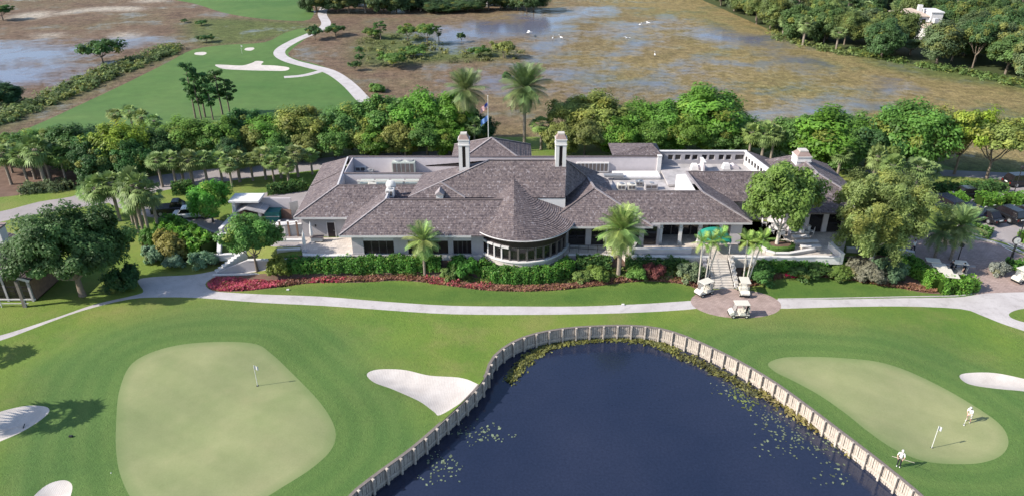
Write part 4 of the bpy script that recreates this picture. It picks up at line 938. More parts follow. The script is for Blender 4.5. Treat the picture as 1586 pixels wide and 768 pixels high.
species('pine2', pine_crown(21), pine_trunk(21), 4.2, 9.8)
def fan_palm(seed, h, n=34):
    L = Leaves(seed); r = L.r; V, Fq, tt, ww = [], [], [], []
    for i in range(n):
        az = i * 2.39996 + r.uniform(-.2, .2); u = (i + .5) / n; el = R(82) - R(158) * u ** 1.05
        d = Vector((math.cos(az) * math.cos(el), math.sin(az) * math.cos(el), math.sin(el))); sd = Vector((-math.sin(az), math.cos(az), 0)); nm = sd.cross(d)
        root = Vector((0, 0, h)); ct = root + d * r.uniform(.75, 1.05); bl = r.uniform(.75, 1.0)
        o = len(V); V += [root, root + sd * .03, ct + sd * .03, ct]; Fq.append((o, o + 1, o + 2, o + 3)); tt.append(.4); ww.append(.2)
        t = r.uniform(.3, .8); wv = .9 if u > .93 and r.random() < .6 else .0
        for k in range(9):
            a = (k - 4) * .36; q = d * math.cos(a) + sd * math.sin(a); tip = ct + q * bl - Vector((0, 0, .22 * bl * (1 + abs(a)))) ; wq = (d * -math.sin(a) + sd * math.cos(a)) * .095
            mid = ct + q * bl * .55 + nm * .05
            o = len(V); V += [ct, mid + wq, tip, mid - wq]; Fq.append((o, o + 1, o + 2, o + 3)); tt.append(t + r.uniform(-.15, .15)); ww.append(wv)
    return np_mesh('crown', [tuple(v) for v in V], Fq, M['frond'], None, dict(tint=np.clip(tt, 0, 1), warm=ww))
def palm_trunk(h, r0=.17, lean=(0, 0), mat='palmbark', boots=True):
    mb = MB(); n = 9
    pts_ = [(lean[0] * (k / n) ** 1.6, lean[1] * (k / n) ** 1.6, -.25 + (h + .3) * k / n) for k in range(n + 1)]
    rr = [r0 * (1.35 if k == 0 else 1.0 + .06 * (k % 2) + (.28 if boots and k >= n - 2 else 0)) for k in range(n + 1)]
    mb.tube(pts_, rr, 9)
    if boots:
        q = random.Random(3)
        for k in range(16):
            a = k * 2.4; z = h - .9 + k * .055; mb.bar((math.cos(a) * r0, math.sin(a) * r0, z), (math.cos(a) * r0 * 2.1, math.sin(a) * r0 * 2.1, z + .22), .07, .04)
    return mb.mesh('trunk', M[mat])
species('fan1', fan_palm(31, 5.0), palm_trunk(5.0), 3.4, 6.6)
species('fan2', fan_palm(32, 5.0, 30), palm_trunk(5.0, .16, (.0, .0)), 3.4, 6.6)
species('fan3', fan_palm(33, 3.8, 38), palm_trunk(3.8, .2), 3.4, 5.4)
TPROTO = {}
def plant_tree(key, base, wd, ht, col, label, name='tree', cat='tree', group=None, rz=None, bark=None):
    cr, tr, W_, H_ = TREES[key]
    t = thing(name, label, cat, base, random.uniform(0, 6.28) if rz is None else rz, group)
    link('trunk', tr, t); link('crown', cr, t, None, 0, col)
    t.scale = (wd / W_, wd / W_, ht / H_)
    return t
def at_px(key, u, vb, vt, wpx, col, label, name='tree', cat='tree', group=None, base=None, rz=None):
    b = G(u, vb) if base is None else base
    ht = PY(u, vt, b.y).z - b.z; dpt = b.y * cp + (CAMZ - b.z - ht * .6) * sp; wd = wpx / F * dpt
    j = lambda c: max(.004, c * random.uniform(.9, 1.1)); k = random.uniform(.92, 1.08)
    return plant_tree(key, b, wd, max(ht, .4), tuple(j(c) * k for c in col), label, name, cat, group, rz)
BRIGHT, OLIVE, DARK, MID, YEL, PALMC, DEEP = (.076, .142, .022), (.128, .145, .038), (.040, .086, .024), (.066, .124, .028), (.118, .165, .020), (.092, .130, .040), (.030, .068, .022)
RB = 'round trees behind the clubhouse'
row = [  # species, u, v base, v top, width, colour, label
    ('round3', 478, 236, 166, 92, OLIVE, 'olive round tree left of the clubhouse rear, behind the left roof corner'),
    ('round1', 420, 240, 180, 74, BRIGHT, 'bright green round tree between the road palms and the olive tree'),
    ('round2', 545, 232, 162, 84, MID, 'mid green tree next right of the olive tree behind the left roof'),
    ('dense2', 600, 229, 150, 92, MID, 'tall mid green tree behind the left rear parapet'),
    ('dense1', 655, 228, 145, 98, BRIGHT, 'tall bright green tree where the far cart path disappears'),
    ('dense2', 702, 226, 144, 84, BRIGHT, 'bright green tree left of the flagpole behind the left chimney'),
    ('round1', 568, 238, 192, 66, OLIVE, 'short olive tree rising just over the left rear parapet'),
    ('dense1', 688, 240, 190, 60, BRIGHT, 'short vivid tree right behind the left chimney'),
    ('open1', 880, 226, 150, 74, OLIVE, 'olive leafy tree right of the tall date palm'),
    ('round3', 928, 226, 148, 108, OLIVE, 'broad olive tree behind the right chimney'),
    ('dense1', 985, 226, 160, 84, BRIGHT, 'bright tree next right of the broad olive one'),
    ('dense2', 1030, 228, 158, 86, BRIGHT, 'bright green tree behind the low hip of the right parapet'),
    ('dense1', 1088, 228, 138, 122, BRIGHT, 'tallest bright green tree behind the clerestory court'),
    ('round2', 1132, 232, 172, 70, MID, 'mid green tree right of the tallest bright tree'),
    ('dense2', 1225, 246, 180, 80, MID, 'mid green tree left of the third chimney top'),
    ('dense1', 1275, 252, 172, 130, BRIGHT, 'broad bright green tree above the third chimney'),
    ('round2', 1340, 258, 186, 84, DARK, 'dark green tree right of the broad bright tree'),
    ('round1', 1400, 262, 158, 118, MID, 'tall dark green spreading tree at the marsh edge'),
    ('open2', 1478, 270, 164, 88, YEL, 'yellow-green tree with forked bare trunk on the right road island'),
    ('open1', 1528, 276, 182, 104, OLIVE, 'olive tree with branching trunk nearest the right picture edge'),
    ('round2', 1440, 265, 170, 74, OLIVE, 'olive tree between the dark spreading tree and the forked one'),
    ('round1', 1180, 240, 190, 60, MID, 'small mid green tree beside the cabbage palms behind the courtyard'),
    ('round2', 198, 268, 192, 90, YEL, 'yellow-green round tree in front of the fairway wedge'),
    ('dense1', 128, 272, 196, 92, DARK, 'dark green round tree left of the yellow-green round tree'),
    ('round1', 300, 248, 184, 84, BRIGHT, 'bright round tree under the far pine group'),
    ('dense2', 352, 246, 184, 78, BRIGHT, 'bright round tree right below the far pines beside the fairway'),
    ('round3', 92, 262, 200, 60, MID, 'mid green tree above the palm group at the left'),
    ('dense1', 250, 262, 204, 62, DARK, 'dark shaded tree behind the road palms'),
    ('dense2', 384, 232, 170, 66, DARK, 'dark bushy tree at the near edge of the fairway'),
    ('dense1', 160, 258, 200, 70, DEEP, 'deep green tree right behind the dark round one'),
    ('open2', 20, 268, 214, 80, MID, 'green open tree at the left picture edge above the mulch'),
    ('dense1', 455, 246, 200, 50, MID, 'small mid green tree where the road goes behind the roof'),
    ('round1', 630, 236, 186, 70, MID, 'mid green tree behind the large air conditioner'),
    ('dense2', 740, 226, 176, 54, DEEP, 'deep green tree behind the entrance pavilion'),
    ('round1', 1310, 250, 178, 90, MID, 'mid green tree between the broad bright and the dark tree'),
]
for k, u, vb, vt, w_, c, l in row: at_px(k, u, vb, vt, w_, c, l, 'round_tree', 'tree', RB if u > 400 else 'round trees left of the road')
FILL = [(435, 250, 206, 60, MID), (482, 248, 204, 58, OLIVE), (520, 244, 196, 62, MID), (580, 242, 196, 60, BRIGHT), (618, 242, 190, 56, OLIVE), (662, 241, 188, 60, MID), (700, 240, 192, 52, BRIGHT), (868, 240, 190, 50, OLIVE), (905, 240, 184, 62, OLIVE), (955, 240, 186, 66, BRIGHT), (1008, 240, 188, 62, BRIGHT), (1058, 240, 182, 70, BRIGHT), (1105, 240, 186, 62, MID), (1142, 244, 196, 50, MID)]
for i, (u, vb, vt, w_, c) in enumerate(FILL): at_px(('dense1', 'dense2', 'round2')[i % 3], u, vb, vt, w_, c, 'low leafy tree just over the rear parapet, %s of its row from the left' % 'first second third fourth fifth sixth seventh eighth ninth tenth eleventh twelfth thirteenth last'.split()[i], 'leafy_tree', 'tree', 'low trees behind the rear parapets')
for k, u, vb, vt, w_, c, l in [('round2', 60, 246, 202, 60, MID, 'mid green tree behind the mulched palm group'), ('dense2', 158, 284, 222, 66, DEEP, 'deep green tree in shade right of the mulched palms'), ('dense1', 212, 280, 222, 60, DARK, 'dark tree at the road edge under the yellow-green tree'), ('round1', 232, 244, 196, 54, MID, 'mid green tree right of the yellow-green tree'), ('dense1', 328, 250, 200, 60, MID, 'mid green tree between the two bright round trees'),
    ('round3', 395, 246, 196, 60, OLIVE, 'olive tree at the near end of the fairway wedge'), ('dense2', 275, 258, 212, 50, DARK, 'dark tree filling the gap behind the first road palms'), ('dense1', 362, 262, 216, 48, DEEP, 'deep green tree behind the middle of the road palms'), ('dense2', 14, 252, 208, 60, MID, 'green tree at the left picture edge below the fairway'), ('dense1', 1300, 262, 200, 76, MID, 'mid green tree right behind the third chimney'), ('dense2', 1372, 262, 196, 80, DARK, 'dark tree closing the gap left of the spreading tree'), ('dense1', 1248, 248, 196, 70, BRIGHT, 'bright low tree left of the broad bright one')]:
    at_px(k, u, vb, vt, w_, c, l, 'leafy_tree', 'tree', 'trees filling the belt')
for u, v, h, l in ((115, 640, 7.2, 'palm just outside the left edge whose shadow falls beside the left bunker'), (12, 553, 6.4, 'palm outside the left edge whose shadow falls on the lawn above the left bunker')):
    b_ = G(u, v); b_ = Vector((b_.x - h / math.tan(SUN_EL) * .97, b_.y - h / math.tan(SUN_EL) * .243, 0)); plant_tree('fan3', b_, 5.2, h * 1.18, PALMC, l, 'cabbage_palm', 'palm')
# cabbage palms
palms = [(u, vb, vt, w_) for u, vb, vt, w_ in (
    (252, 290, 234, 40), (274, 290, 232, 40), (300, 288, 230, 42), (322, 286, 232, 40), (345, 284, 234, 38), (372, 282, 232, 40), (392, 280, 236, 36), (412, 278, 228, 42), (436, 276, 226, 40), (462, 274, 224, 40), (484, 270, 230, 34), (285, 284, 242, 34), (360, 290, 244, 34), (425, 284, 240, 34), (448, 286, 242, 34))]
ordn = 'first second third fourth fifth sixth seventh eighth ninth tenth eleventh'.split()
for i, (u, vb, vt, w_) in enumerate(palms):
    l = ('cabbage palm lining the left road, %s of its row from the left' % ordn[i]) if i < 11 else ['short cabbage palm tucked in front of the row near its left end', 'short cabbage palm in front of the middle of the road row', 'short cabbage palm in front of the road row beside the shed roof', 'low cabbage palm in front of the road row near the roof corner'][i - 11]
    at_px(('fan1', 'fan2', 'fan3')[i % 3], u, vb, vt, w_, PALMC, l, 'cabbage_palm', 'palm', 'cabbage palms along the left road')
near = [(150, 338, 284, 46, 'short cabbage palm leftmost of the group above the big oak'), (163, 345, 268, 48, 'cabbage palm second from left above the big oak'), (186, 342, 264, 52, 'cabbage palm with thick head above the big oak'), (207, 348, 272, 44, 'cabbage palm beside the four tall trunks on their left'),
        (224, 366, 254, 50, 'tall cabbage palm leftmost of the four bare trunks above the mulch bed'), (234, 372, 264, 48, 'cabbage palm with the frontmost bare trunk above the mulch bed'), (249, 368, 276, 44, 'cabbage palm rightmost of the four bare trunks beside the leafy hedge'), (215, 360, 290, 40, 'low headed cabbage palm behind the four bare trunks')]
for i, (u, vb, vt, w_, l) in enumerate(near): at_px(('fan1', 'fan3', 'fan2')[i % 3], u, vb, vt, w_, PALMC, l, 'cabbage_palm', 'palm', 'cabbage palms above the mulch bed')
lp = [(18, 286, 222, 44, 'cabbage palm nearest the left picture edge on the mulch'), (45, 288, 226, 42, 'cabbage palm second from the left edge on the mulch'), (72, 290, 206, 50, 'tallest cabbage palm of the mulched group at the left'), (80, 284, 214, 44, 'cabbage palm behind the tallest one on the mulch'), (104, 284, 224, 42, 'cabbage palm right of the tallest one on the mulch'), (55, 278, 216, 40, 'cabbage palm at the back of the mulched group'),
      (184, 205, 168, 30, 'cabbage palm left of the loose group before the fairway'), (208, 206, 162, 32, 'cabbage palm with raised head in the loose group before the fairway'), (226, 214, 168, 30, 'right cabbage palm in the loose group before the fairway'), (246, 222, 176, 30, 'leaning cabbage palm low in the loose group before the fairway'),
      (1158, 252, 190, 40, 'cabbage palm left of the flat courtyard roof corner'), (1178, 254, 186, 38, 'middle cabbage palm behind the courtyard roof corner'), (1192, 256, 192, 36, 'right cabbage palm behind the courtyard roof corner'), (838, 232, 180, 46, 'grey-green cabbage palm right of the tall date palm'), (1372, 304, 236, 44, 'cabbage palm behind the airy tree, left of two'), (1412, 306, 244, 50, 'cabbage palm behind the airy tree, right of two'), (1296, 276, 226, 42, 'cabbage palm right of the third chimney'), (1348, 290, 222, 34, 'cabbage palm with brown hanging skirt above the airy tree'), (628, 244, 224, 30, 'small palm head just over the rear parapet'),
      (735, 236, 180, 36, 'cabbage palm left of the flagpole'), (1430, 300, 250, 40, 'small cabbage palm left of the road hedge')]
for i, (u, vb, vt, w_, l) in enumerate(lp): at_px(('fan1', 'fan2', 'fan3')[i % 3], u, vb, vt, w_, PALMC, l, 'cabbage_palm', 'palm', 'scattered cabbage palms')
# pines on the far fairway and in the marsh
for i, (u, vb, vt, w_, l) in enumerate([(303, 184, 94, 34, 'tallest dark pine of the fairway group'), (318, 182, 104, 36, 'dark pine in the middle of the fairway group'), (345, 178, 106, 36, 'dark pine right of the tall ones on the fairway'), (356, 176, 120, 30, 'short dark pine at the right of the fairway group'), (330, 186, 128, 30, 'low pine in front of the fairway group'), (312, 186, 118, 30, 'pine between the tallest and the middle one on the fairway')]):
    at_px(('pine', 'pine2')[i % 2], u, vb, vt, w_, DARK, l, 'pine_tree', 'pine', 'pines on the far fairway')
mt = [('mangrove', 160, 98, 60, 62, DARK, 'lone wind-shaped tree by the lilac pool at the left'), ('dense1', 8, 162, 130, 60, DEEP, 'dark bush at the left picture edge below the pool'), ('open1', 5, 32, 8, 40, DARK, 'thin dark tree in the top left corner'), ('mangrove', 488, 62, 40, 30, DEEP, 'small dark tree beside the bend of the far path'), ('mangrove', 520, 56, 38, 36, DARK, 'spreading dark shrub right of the far path'),
      ('pine', 558, 104, 72, 22, DARK, 'lone slim tree in the brown marsh right of the path'), ('mangrove', 550, 110, 94, 20, DARK, 'low shrub under the lone slim marsh tree'), ('pine2', 590, 62, 32, 26, DARK, 'slim tree above the marsh thicket'), ('mangrove', 610, 104, 80, 50, MID, 'green thicket bush in the middle of the brown marsh'), ('open2', 632, 64, 38, 36, MID, 'open tree in the marsh thicket left of the pool'),
      ('open1', 662, 70, 36, 36, MID, 'open tree at the pool edge in the marsh'), ('pine', 680, 66, 40, 16, DARK, 'thin tree standing by the far pool'), ('mangrove', 640, 88, 72, 50, MID, 'low bush in the thicket behind the brown flat'), ('mangrove', 715, 66, 50, 14, DARK, 'tiny shrub standing in the far pool'), ('mangrove', 780, 90, 62, 38, OLIVE, 'olive shrub on the marsh spit'), ('mangrove', 744, 88, 72, 34, MID, 'low green shrub left of the olive one on the spit'), ('mangrove', 575, 60, 44, 30, MID, 'low green shrub under the slim tree in the thicket'),
      ('shrub', 585, 142, 130, 26, MID, 'small shrub beside the lower end of the far path'), ('shrub', 784, 122, 112, 16, DARK, 'small shrub by the small pool above the date palm'), ('mangrove', 320, 66, 54, 26, DARK, 'dark shrub at the end of the undergrowth belt'), ('mangrove', 312, 40, 32, 20, DARK, 'small dark shrub in the brown band beyond the far green'), ('mangrove', 286, 36, 30, 14, DARK, 'tiny dark shrub left in the brown band')]
for k, u, vb, vt, w_, c, l in mt: at_px(k, u, vb, vt, w_, c, l, 'marsh_tree', 'tree', 'trees scattered in the marsh')
# the wood beyond the marsh: each tree its own
edge = [tuple(G(u, v)[:2]) for u, v in ((1085, -6), (1110, 10), (1195, 50), (1250, 74), (1300, 84), (1340, 92), (1400, 98), (1480, 112), (1545, 128), (1600, 140), (1700, 150))]
ex_, ey_ = [p[0] for p in edge], [p[1] for p in edge]
spots = []; q = random.Random(5); tries = 0
house_c = P(1412, 62, .3)
while tries < 9000 and len(spots) < 290:
    tries += 1
    x = q.uniform(60, 215); y = q.uniform(140, 330)
    ed = float(np.interp(x, ex_[::1], ey_[::1])) if x <= ex_[-1] else ey_[-1]
    if x < ex_[0] or y < ed + 2: continue
    dx, dy = x, y * cp + CAMZ * sp
    u = CU + F * x / dy
    if u > 1625 or u < 1080: continue
    vbase = CV - F * math.tan(PITCH - math.atan2(CAMZ, y))
    if vbase < -42: continue
    if abs(x - house_c.x - 1) < 10 and -19 < y - house_c.y < 10: continue
    if all((x - a) ** 2 + (y - b) ** 2 > 5.0 ** 2 for a, b in spots): spots.append((x, y))
WD = 'trees of the wood beyond the marsh'
for i, (x, y) in enumerate(sorted(spots, key=lambda p: p[1])):
    ed = float(np.interp(x, ex_, ey_)); front = y < ed + 9
    u_ = CU + F * x / (y * cp + CAMZ * sp); band = y - ed
    place = ('at the marsh edge of' if band < 9 else 'in the middle rows of' if band < 40 else 'deep in') + ' the wood ' + ('at its far left end' if u_ < 1230 else 'left of the two-storey house' if u_ < 1370 else 'near the two-storey house' if u_ < 1460 else 'towards the right picture edge')
    z = gz(x, y); rr = q.random(); infront = abs(x - house_c.x) < 11 and house_c.y - 26 < y <= house_c.y
    if rr < .20: plant_tree(q.choice(['fan1', 'fan2', 'fan3']), (x, y, z), q.uniform(4.2, 5.4), q.uniform(4.8, 8) * (.5 if infront else 1), (.100, .135, .050), 'pale cabbage palm ' + place, 'cabbage_palm', 'palm', WD + ', palms')
    elif rr < .30 and not infront: plant_tree(q.choice(['pine', 'pine2']), (x, y, z), q.uniform(5, 6.5), q.uniform(9, 13), (.050, .085, .030), 'slim dark pine ' + place, 'pine_tree', 'pine', WD + ', pines')
    else:
        ci = q.randrange(4); c = [(.062, .104, .032), (.046, .086, .030), (.086, .116, .036), (.072, .102, .046)][ci]; k = q.uniform(.85, 1.15)
        plant_tree(q.choice(['round1', 'round2', 'dense1', 'dense2', 'open1', 'open2', 'round3']), (x, y, z), q.uniform(7.5, 11), q.uniform(7.5, 11.5) * (.42 if infront else 1), tuple(a * k for a in c), '%s broad tree %s' % (('mid green', 'dark green', 'olive green', 'greyish green')[ci], place), 'broad_tree', 'tree', WD)
for i in range(34):
    u = 492 + i * 10.2 + q.uniform(-4, 4); v = 18 + q.uniform(-10, 3)
    if 640 < u < 745: v += 1
    b = P(u, v, .3); palm_ = i % 3 == 1; small = 635 < u < 750
    plant_tree('fan2' if palm_ else q.choice(['dense1', 'round1', 'dense2']), b, 6 if palm_ else q.uniform(8, 11), (5.5 if palm_ else q.uniform(6, 9)) * (.45 if small else 1), (.07, .10, .04) if palm_ else (.040, .070, .026),
               ('pale palm ' if palm_ else 'dark low tree ' if small else 'dark tall tree ') + ('at the left end of the far tree line by the path top' if u < 560 else 'in the far tree line left of the white houses' if u < 640 else 'in front of the far white houses' if u < 750 else 'in the far tree line right of the white houses'), 'cabbage_palm' if palm_ else 'broad_tree', 'palm' if palm_ else 'tree', 'palms in the far tree line' if palm_ else 'trees in the far tree line')
# big individual trees in front
species('oak', crown_mesh(41, 6.4, 3.6, 5.3, 220, 260, .23, 1.15, low=-.42, gap=.12, lob=.24, warm=.0), trunk_mesh(41, 3.0, .42, 7, 4.6, 5.6), 15.4, 9.0)
at_px('oak', 128, 458, 330, 214, (.046, .100, .026), 'big dark green oak beside the glass gabled house', 'oak_tree', 'tree', rz=0.0).scale.y *= .62
species('airy', crown_mesh(42, 5.6, 5.0, 6.9, 150, 190, .18, .95, low=-.75, gap=.35, lob=.42, warm=.2, squash=.6, droop=1.4), trunk_mesh(42, 3.4, .3, 8, 4.2, 9.0, 'palebark'), 13.5, 12.2)
at_px('airy', 1346, 415, 248, 182, (.112, .158, .046), 'large airy drooping tree in front of the east pavilion', 'willow_tree', 'tree', rz=0.0).scale.y *= .72
species('patio', crown_mesh(43, 4.2, 3.0, 5.6, 140, 170, .23, .95, low=-.5, gap=.1, lob=.3, warm=.06), trunk_mesh(43, 3.0, .22, 6, 3.0, 5.8, 'palebark'), 9.4, 8.6)
at_px('patio', 1202, 384, 258, 124, (.082, .150, .028), 'bright green tree growing on the terrace by the white tables', 'terrace_tree', 'tree', rz=2.0)
species('small', crown_mesh(44, 3.0, 2.0, 4.0, 90, 150, .19, .75, low=-.4, gap=.1, lob=.25, warm=.1), trunk_mesh(44, 2.4, .15, 5, 2.2, 4.3), 6.8, 6.1)
at_px('small', 398, 420, 334, 88, (.060, .125, .030), 'small spreading tree in front of the loading yard', 'small_tree', 'tree', rz=.3)
at_px('round2', 330, 344, 284, 62, (.058, .150, .018), 'vivid round bush tree beside the white shed', 'bush_tree', 'tree')

# feather palms: every frond a part
def frond_mesh(L_, droop, n=15, wd=.30, seed=0):
    r = np.random.default_rng(seed); V, Fq, tt, ww = [], [], [], []
    pts_ = []
    for k in range(n + 1):
        s = k / n; pts_.append(Vector((L_ * (s - .12 * droop * s * s), 0, L_ * (.10 * s - droop * .62 * s * s))))
    for k in range(n):
        a, b = pts_[k], pts_[k + 1]; o = len(V)
        V += [a + Vector((0, .028, 0)), a - Vector((0, .028, 0)), b - Vector((0, .02, 0)), b + Vector((0, .02, 0))]; Fq.append((o, o + 1, o + 2, o + 3)); tt.append(.6); ww.append(.25)
        if k < 2: continue
        s = k / n; ll = L_ * .26 * math.sin(PI * (.18 + .78 * s)) + .12
        for sg in (-1, 1):
            t = (b - a).normalized(); tip = (a + b) / 2 + t * ll * .62 + Vector((0, sg * ll * .80, -.22 * ll)); wq = t * wd * L_ / n * 1.45
            o = len(V); V += [a, a + wq, tip + wq * .2, tip]; Fq.append((o, o + 1, o + 2, o + 3) if sg > 0 else (o + 3, o + 2, o + 1, o)); tt.append(.5 + r.uniform(-.2, .2)); ww.append(.08)
    return np_mesh('frond', [tuple(v) for v in V], Fq, M['frond'], None, dict(tint=tt, warm=ww))
FR = [frond_mesh(1.0, d, 15, .55, i) for i, d in enumerate((.35, .7, 1.05))]
def feather_palm(u, vb, vt, wpx, n, label, col, name='date_palm', group=None, trunk_r=.2, lean=(0, 0), top=.9, span=130, mat='palmbark', base=None, trunk_px=None, boots=True):
    b = G(u, vb) if base is None else base
    topz = PY(u, vt, b.y).z; dpt = b.y * cp + (CAMZ - topz) * sp; rad = wpx / 2 / F * dpt; h = topz - b.z - rad * .72
    t = thing(name, label, 'palm', b, 0, group)
    link('trunk', palm_trunk(h, trunk_r, lean, mat, boots), t)
    for i in range(n):
        s = (i + .5) / n; el = R(82) - R(span) * s ** 1.05
        o = link('frond', FR[0 if s < .35 else 1 if s < .75 else 2], t, (lean[0], lean[1], h), 0, tuple(c * random.uniform(.85, 1.15) for c in col))
        o.rotation_euler = (random.uniform(-.25, .25), -el, i * 2.39996 + random.uniform(-.15, .15)); k = rad * random.uniform(.92, 1.12) * (1.15 if s < .5 else 1.05); o.scale = (k, k, k)
    return t
DP = (.115, .165, .050)
feather_palm(658, 426, 356, 52, 42, 'small date palm in front of the dark openings of the left wing', DP, trunk_r=.14)
feather_palm(958, 425, 334, 70, 64, 'full date palm in front of the clubhouse right of the round bay', DP, trunk_r=.24)
feather_palm(1472, 402, 330, 62, 40, 'date palm beside the parked carts and the brick drive', (.085, .125, .045), trunk_r=.18)
feather_palm(1448, 398, 340, 58, 34, 'darker date palm just left of the one by the carts', (.055, .090, .035), trunk_r=.18)
feather_palm(812, 232, 112, 70, 56, 'tall date palm with bare trunk behind the clubhouse right of the flagpole', (.062, .092, .036), trunk_r=.24)
feather_palm(724, 232, 118, 62, 48, 'date palm behind the clubhouse left of the flagpole', (.080, .108, .044), trunk_r=.22)
XG = 'slender palms beside the terrace steps'
for u, vb, vt, ln, l in ((1081, 442, 358, (-.1, 0), 'slender palm left of the steps, leftmost trunk of three'), (1091, 441, 356, (.25, 0), 'slender palm left of the steps, middle trunk of three'), (1094, 440, 352, (.95, .1), 'slender palm left of the steps, leaning right towards them'),
                     (1150, 441, 356, (-.25, 0), 'slender palm right of the steps, leftmost trunk of three'), (1155, 442, 360, (.35, 0), 'slender palm right of the steps, middle trunk of three'), (1158, 441, 354, (1.0, .1), 'slender palm right of the steps, leaning to the right')):
    feather_palm(u, vb, vt + 7, 34, 15, l, (.115, .185, .040), 'slender_palm', XG, .075, ln, span=115, mat='palebark', boots=False)

# hedges
def hedge(px, width, height, col, label, name='hedge', leaf=.16, dens=190, smooth=True, base=None, cat='hedge', seed=0, rough=.16, z0=None):
    c = [G(u, v) for u, v in px] if base is None else [Vector(p) for p in base]
    if smooth and len(c) > 2: c = [Vector(p) for p in catmull([tuple(p) for p in c], 4, False)]
    L = Leaves(900 + seed + int(px[0][0]) if base is None else seed); r = L.r; core = MB()
    for a, b in zip(c, c[1:]):
        d = b - a; ln = d.length
        if ln < .01: continue
        t = np.array(d / ln); nrm = np.array([-t[1], t[0], 0]); nrm /= max(np.linalg.norm(nrm), 1e-6); up = np.array([0, 0, 1.])
        N = int(dens * ln * (width + 2 * height) / 2)
        s = r.uniform(0, 1, N); face = r.uniform(0, width + 2 * height, N)
        side = np.where(face < height, 1, np.where(face > height + width, -1, 0))
        zz = np.where(side == 0, height, r.uniform(.0, 1, N) * height); oo = np.where(side == 0, r.uniform(-.5, .5, N) * width, side * width / 2)
        p = np.array(a)[None] + t * (s * ln)[:, None] + nrm * oo[:, None] + up * zz[:, None]
        wob = np.sin(p[:, 0] * 2.1 + seed) * np.sin(p[:, 1] * 2.6) * rough + np.sin(p[:, 0] * 5.3) * rough * .5
        nr = nrm * side[:, None] + up * np.where(side == 0, 1, .25)[:, None]
        p = p + nr * (wob + r.normal(size=N) * rough * .45)[:, None]
        L.add(p, nr + r.normal(size=(N, 3)) * .55, leaf, .5 + wob * .9 + r.normal(size=N) * .06, (r.random(N) < .06) * .8)
        k0 = .36 * width; q = Vector(nrm) * k0
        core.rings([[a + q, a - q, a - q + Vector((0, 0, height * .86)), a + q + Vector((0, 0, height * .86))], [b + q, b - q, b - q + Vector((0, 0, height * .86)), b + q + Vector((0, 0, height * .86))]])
    m = (c[0] + c[-1]) / 2
    t_ = thing(name, label, cat, (0, 0, 0))
    link('foliage', L.mesh('foliage'), t_, None, 0, col); core.build('shade_core', M['leaf'], t_, col=tuple(k * .55 for k in col))  # solid darkened core added inside the hedge to block light
    return t_
HG, HB, HD = (.050, .125, .020), (.075, .160, .022), (.040, .085, .022)
hedge([(444, 418), (500, 418), (560, 417), (620, 416), (684, 415)], 1.7, 1.35, HG, 'clipped green hedge under the openings of the left wing', seed=1)
hedge([(742, 420), (756, 428), (780, 434), (812, 436), (845, 433), (870, 427), (884, 417)], 1.6, 1.5, HG, 'green hedge wrapped round the foot of the glazed bay', seed=2)
hedge([(892, 412), (925, 413), (945, 413)], 1.3, 1.2, HD, 'shaded hedge just right of the glazed bay', seed=3)  # leaf colour darkened for the shade beside the bay
hedge([(968, 412), (1010, 413), (1064, 413)], 1.4, 1.05, HD, 'shaded hedge below the low white terrace wall', seed=4)  # shade below the wall put into the darker leaf colour
hedge([(1170, 416), (1215, 416), (1260, 415), (1306, 412)], 1.5, 1.1, HG, 'dark hedge along the terrace right of the steps', seed=5)
hedge([(1400, 410), (1418, 424), (1440, 440), (1452, 449)], 1.8, 1.35, HB, 'bright hedge running diagonally behind the parked carts', seed=6)
hedge([(1452, 450), (1480, 450), (1508, 447)], 1.7, 1.4, HB, 'bright hedge end piece in front of the cart parking', seed=7)
hedge([(258, 360), (275, 370), (300, 382), (325, 394)], 2.6, 1.8, HB, 'large leafy hedge above the round grass tussocks', seed=8, leaf=.28, rough=.26)
hedge([(250, 350), (262, 356)], 1.6, 1.3, HG, 'short green hedge at the top of the mulch bed', seed=9)
for i, (a, b, l) in enumerate(((1470, 1494, 'clipped hedge block leftmost behind the parked cars'), (1514, 1546, 'clipped hedge block in the middle behind the parked cars'), (1556, 1600, 'clipped hedge block at the right behind the parked cars'))):
    hedge([(a, 318), (b, 318)], 2.0, 1.5, HB, l, seed=20 + i)
hedge([(1440, 296), (1490, 297), (1550, 294)], 2.4, .9, HD, 'dark low shrub strip between the two right roads', seed=25, rough=.3)
hedge([(1496, 352), (1512, 358), (1535, 366)], 1.6, .7, (.07, .14, .03), 'low green planting on the kerb of the parking lot', seed=26, rough=.22)
hedge([(1505, 345), (1509, 347)], 1.2, 1.9, (.14, .13, .06), 'dry tawny shrub at the tip of the parking island', seed=27, cat='shrub', name='shrub', rough=.3)
hedge([(415, 300), (445, 297), (475, 292)], 1.6, 1.2, HD, 'dark hedge along the road beyond the loading yard', seed=28)
hedge([(268, 300), (300, 296)], 1.8, 1.4, HD, 'dark hedge behind the pickup', seed=29)
hedge([(1330, 390), (1380, 392)], 1.2, .8, HD, 'shaded hedge behind the airy tree trunk', seed=30)
hedge([(35, 298), (95, 293), (110, 290)], 2.2, .9, (.075, .10, .05), 'grey-green shrub strip at the front of the mulch', seed=31, rough=.3)
hedge([(1560, 412), (1590, 416), (1620, 420)], 1.8, .7, HG, 'low green planting round the street clock', seed=32, rough=.25)
hedge([(1578, 372), (1600, 374)], 1.4, 1.0, HB, 'green shrub at the right picture edge of the parking lot', seed=33)
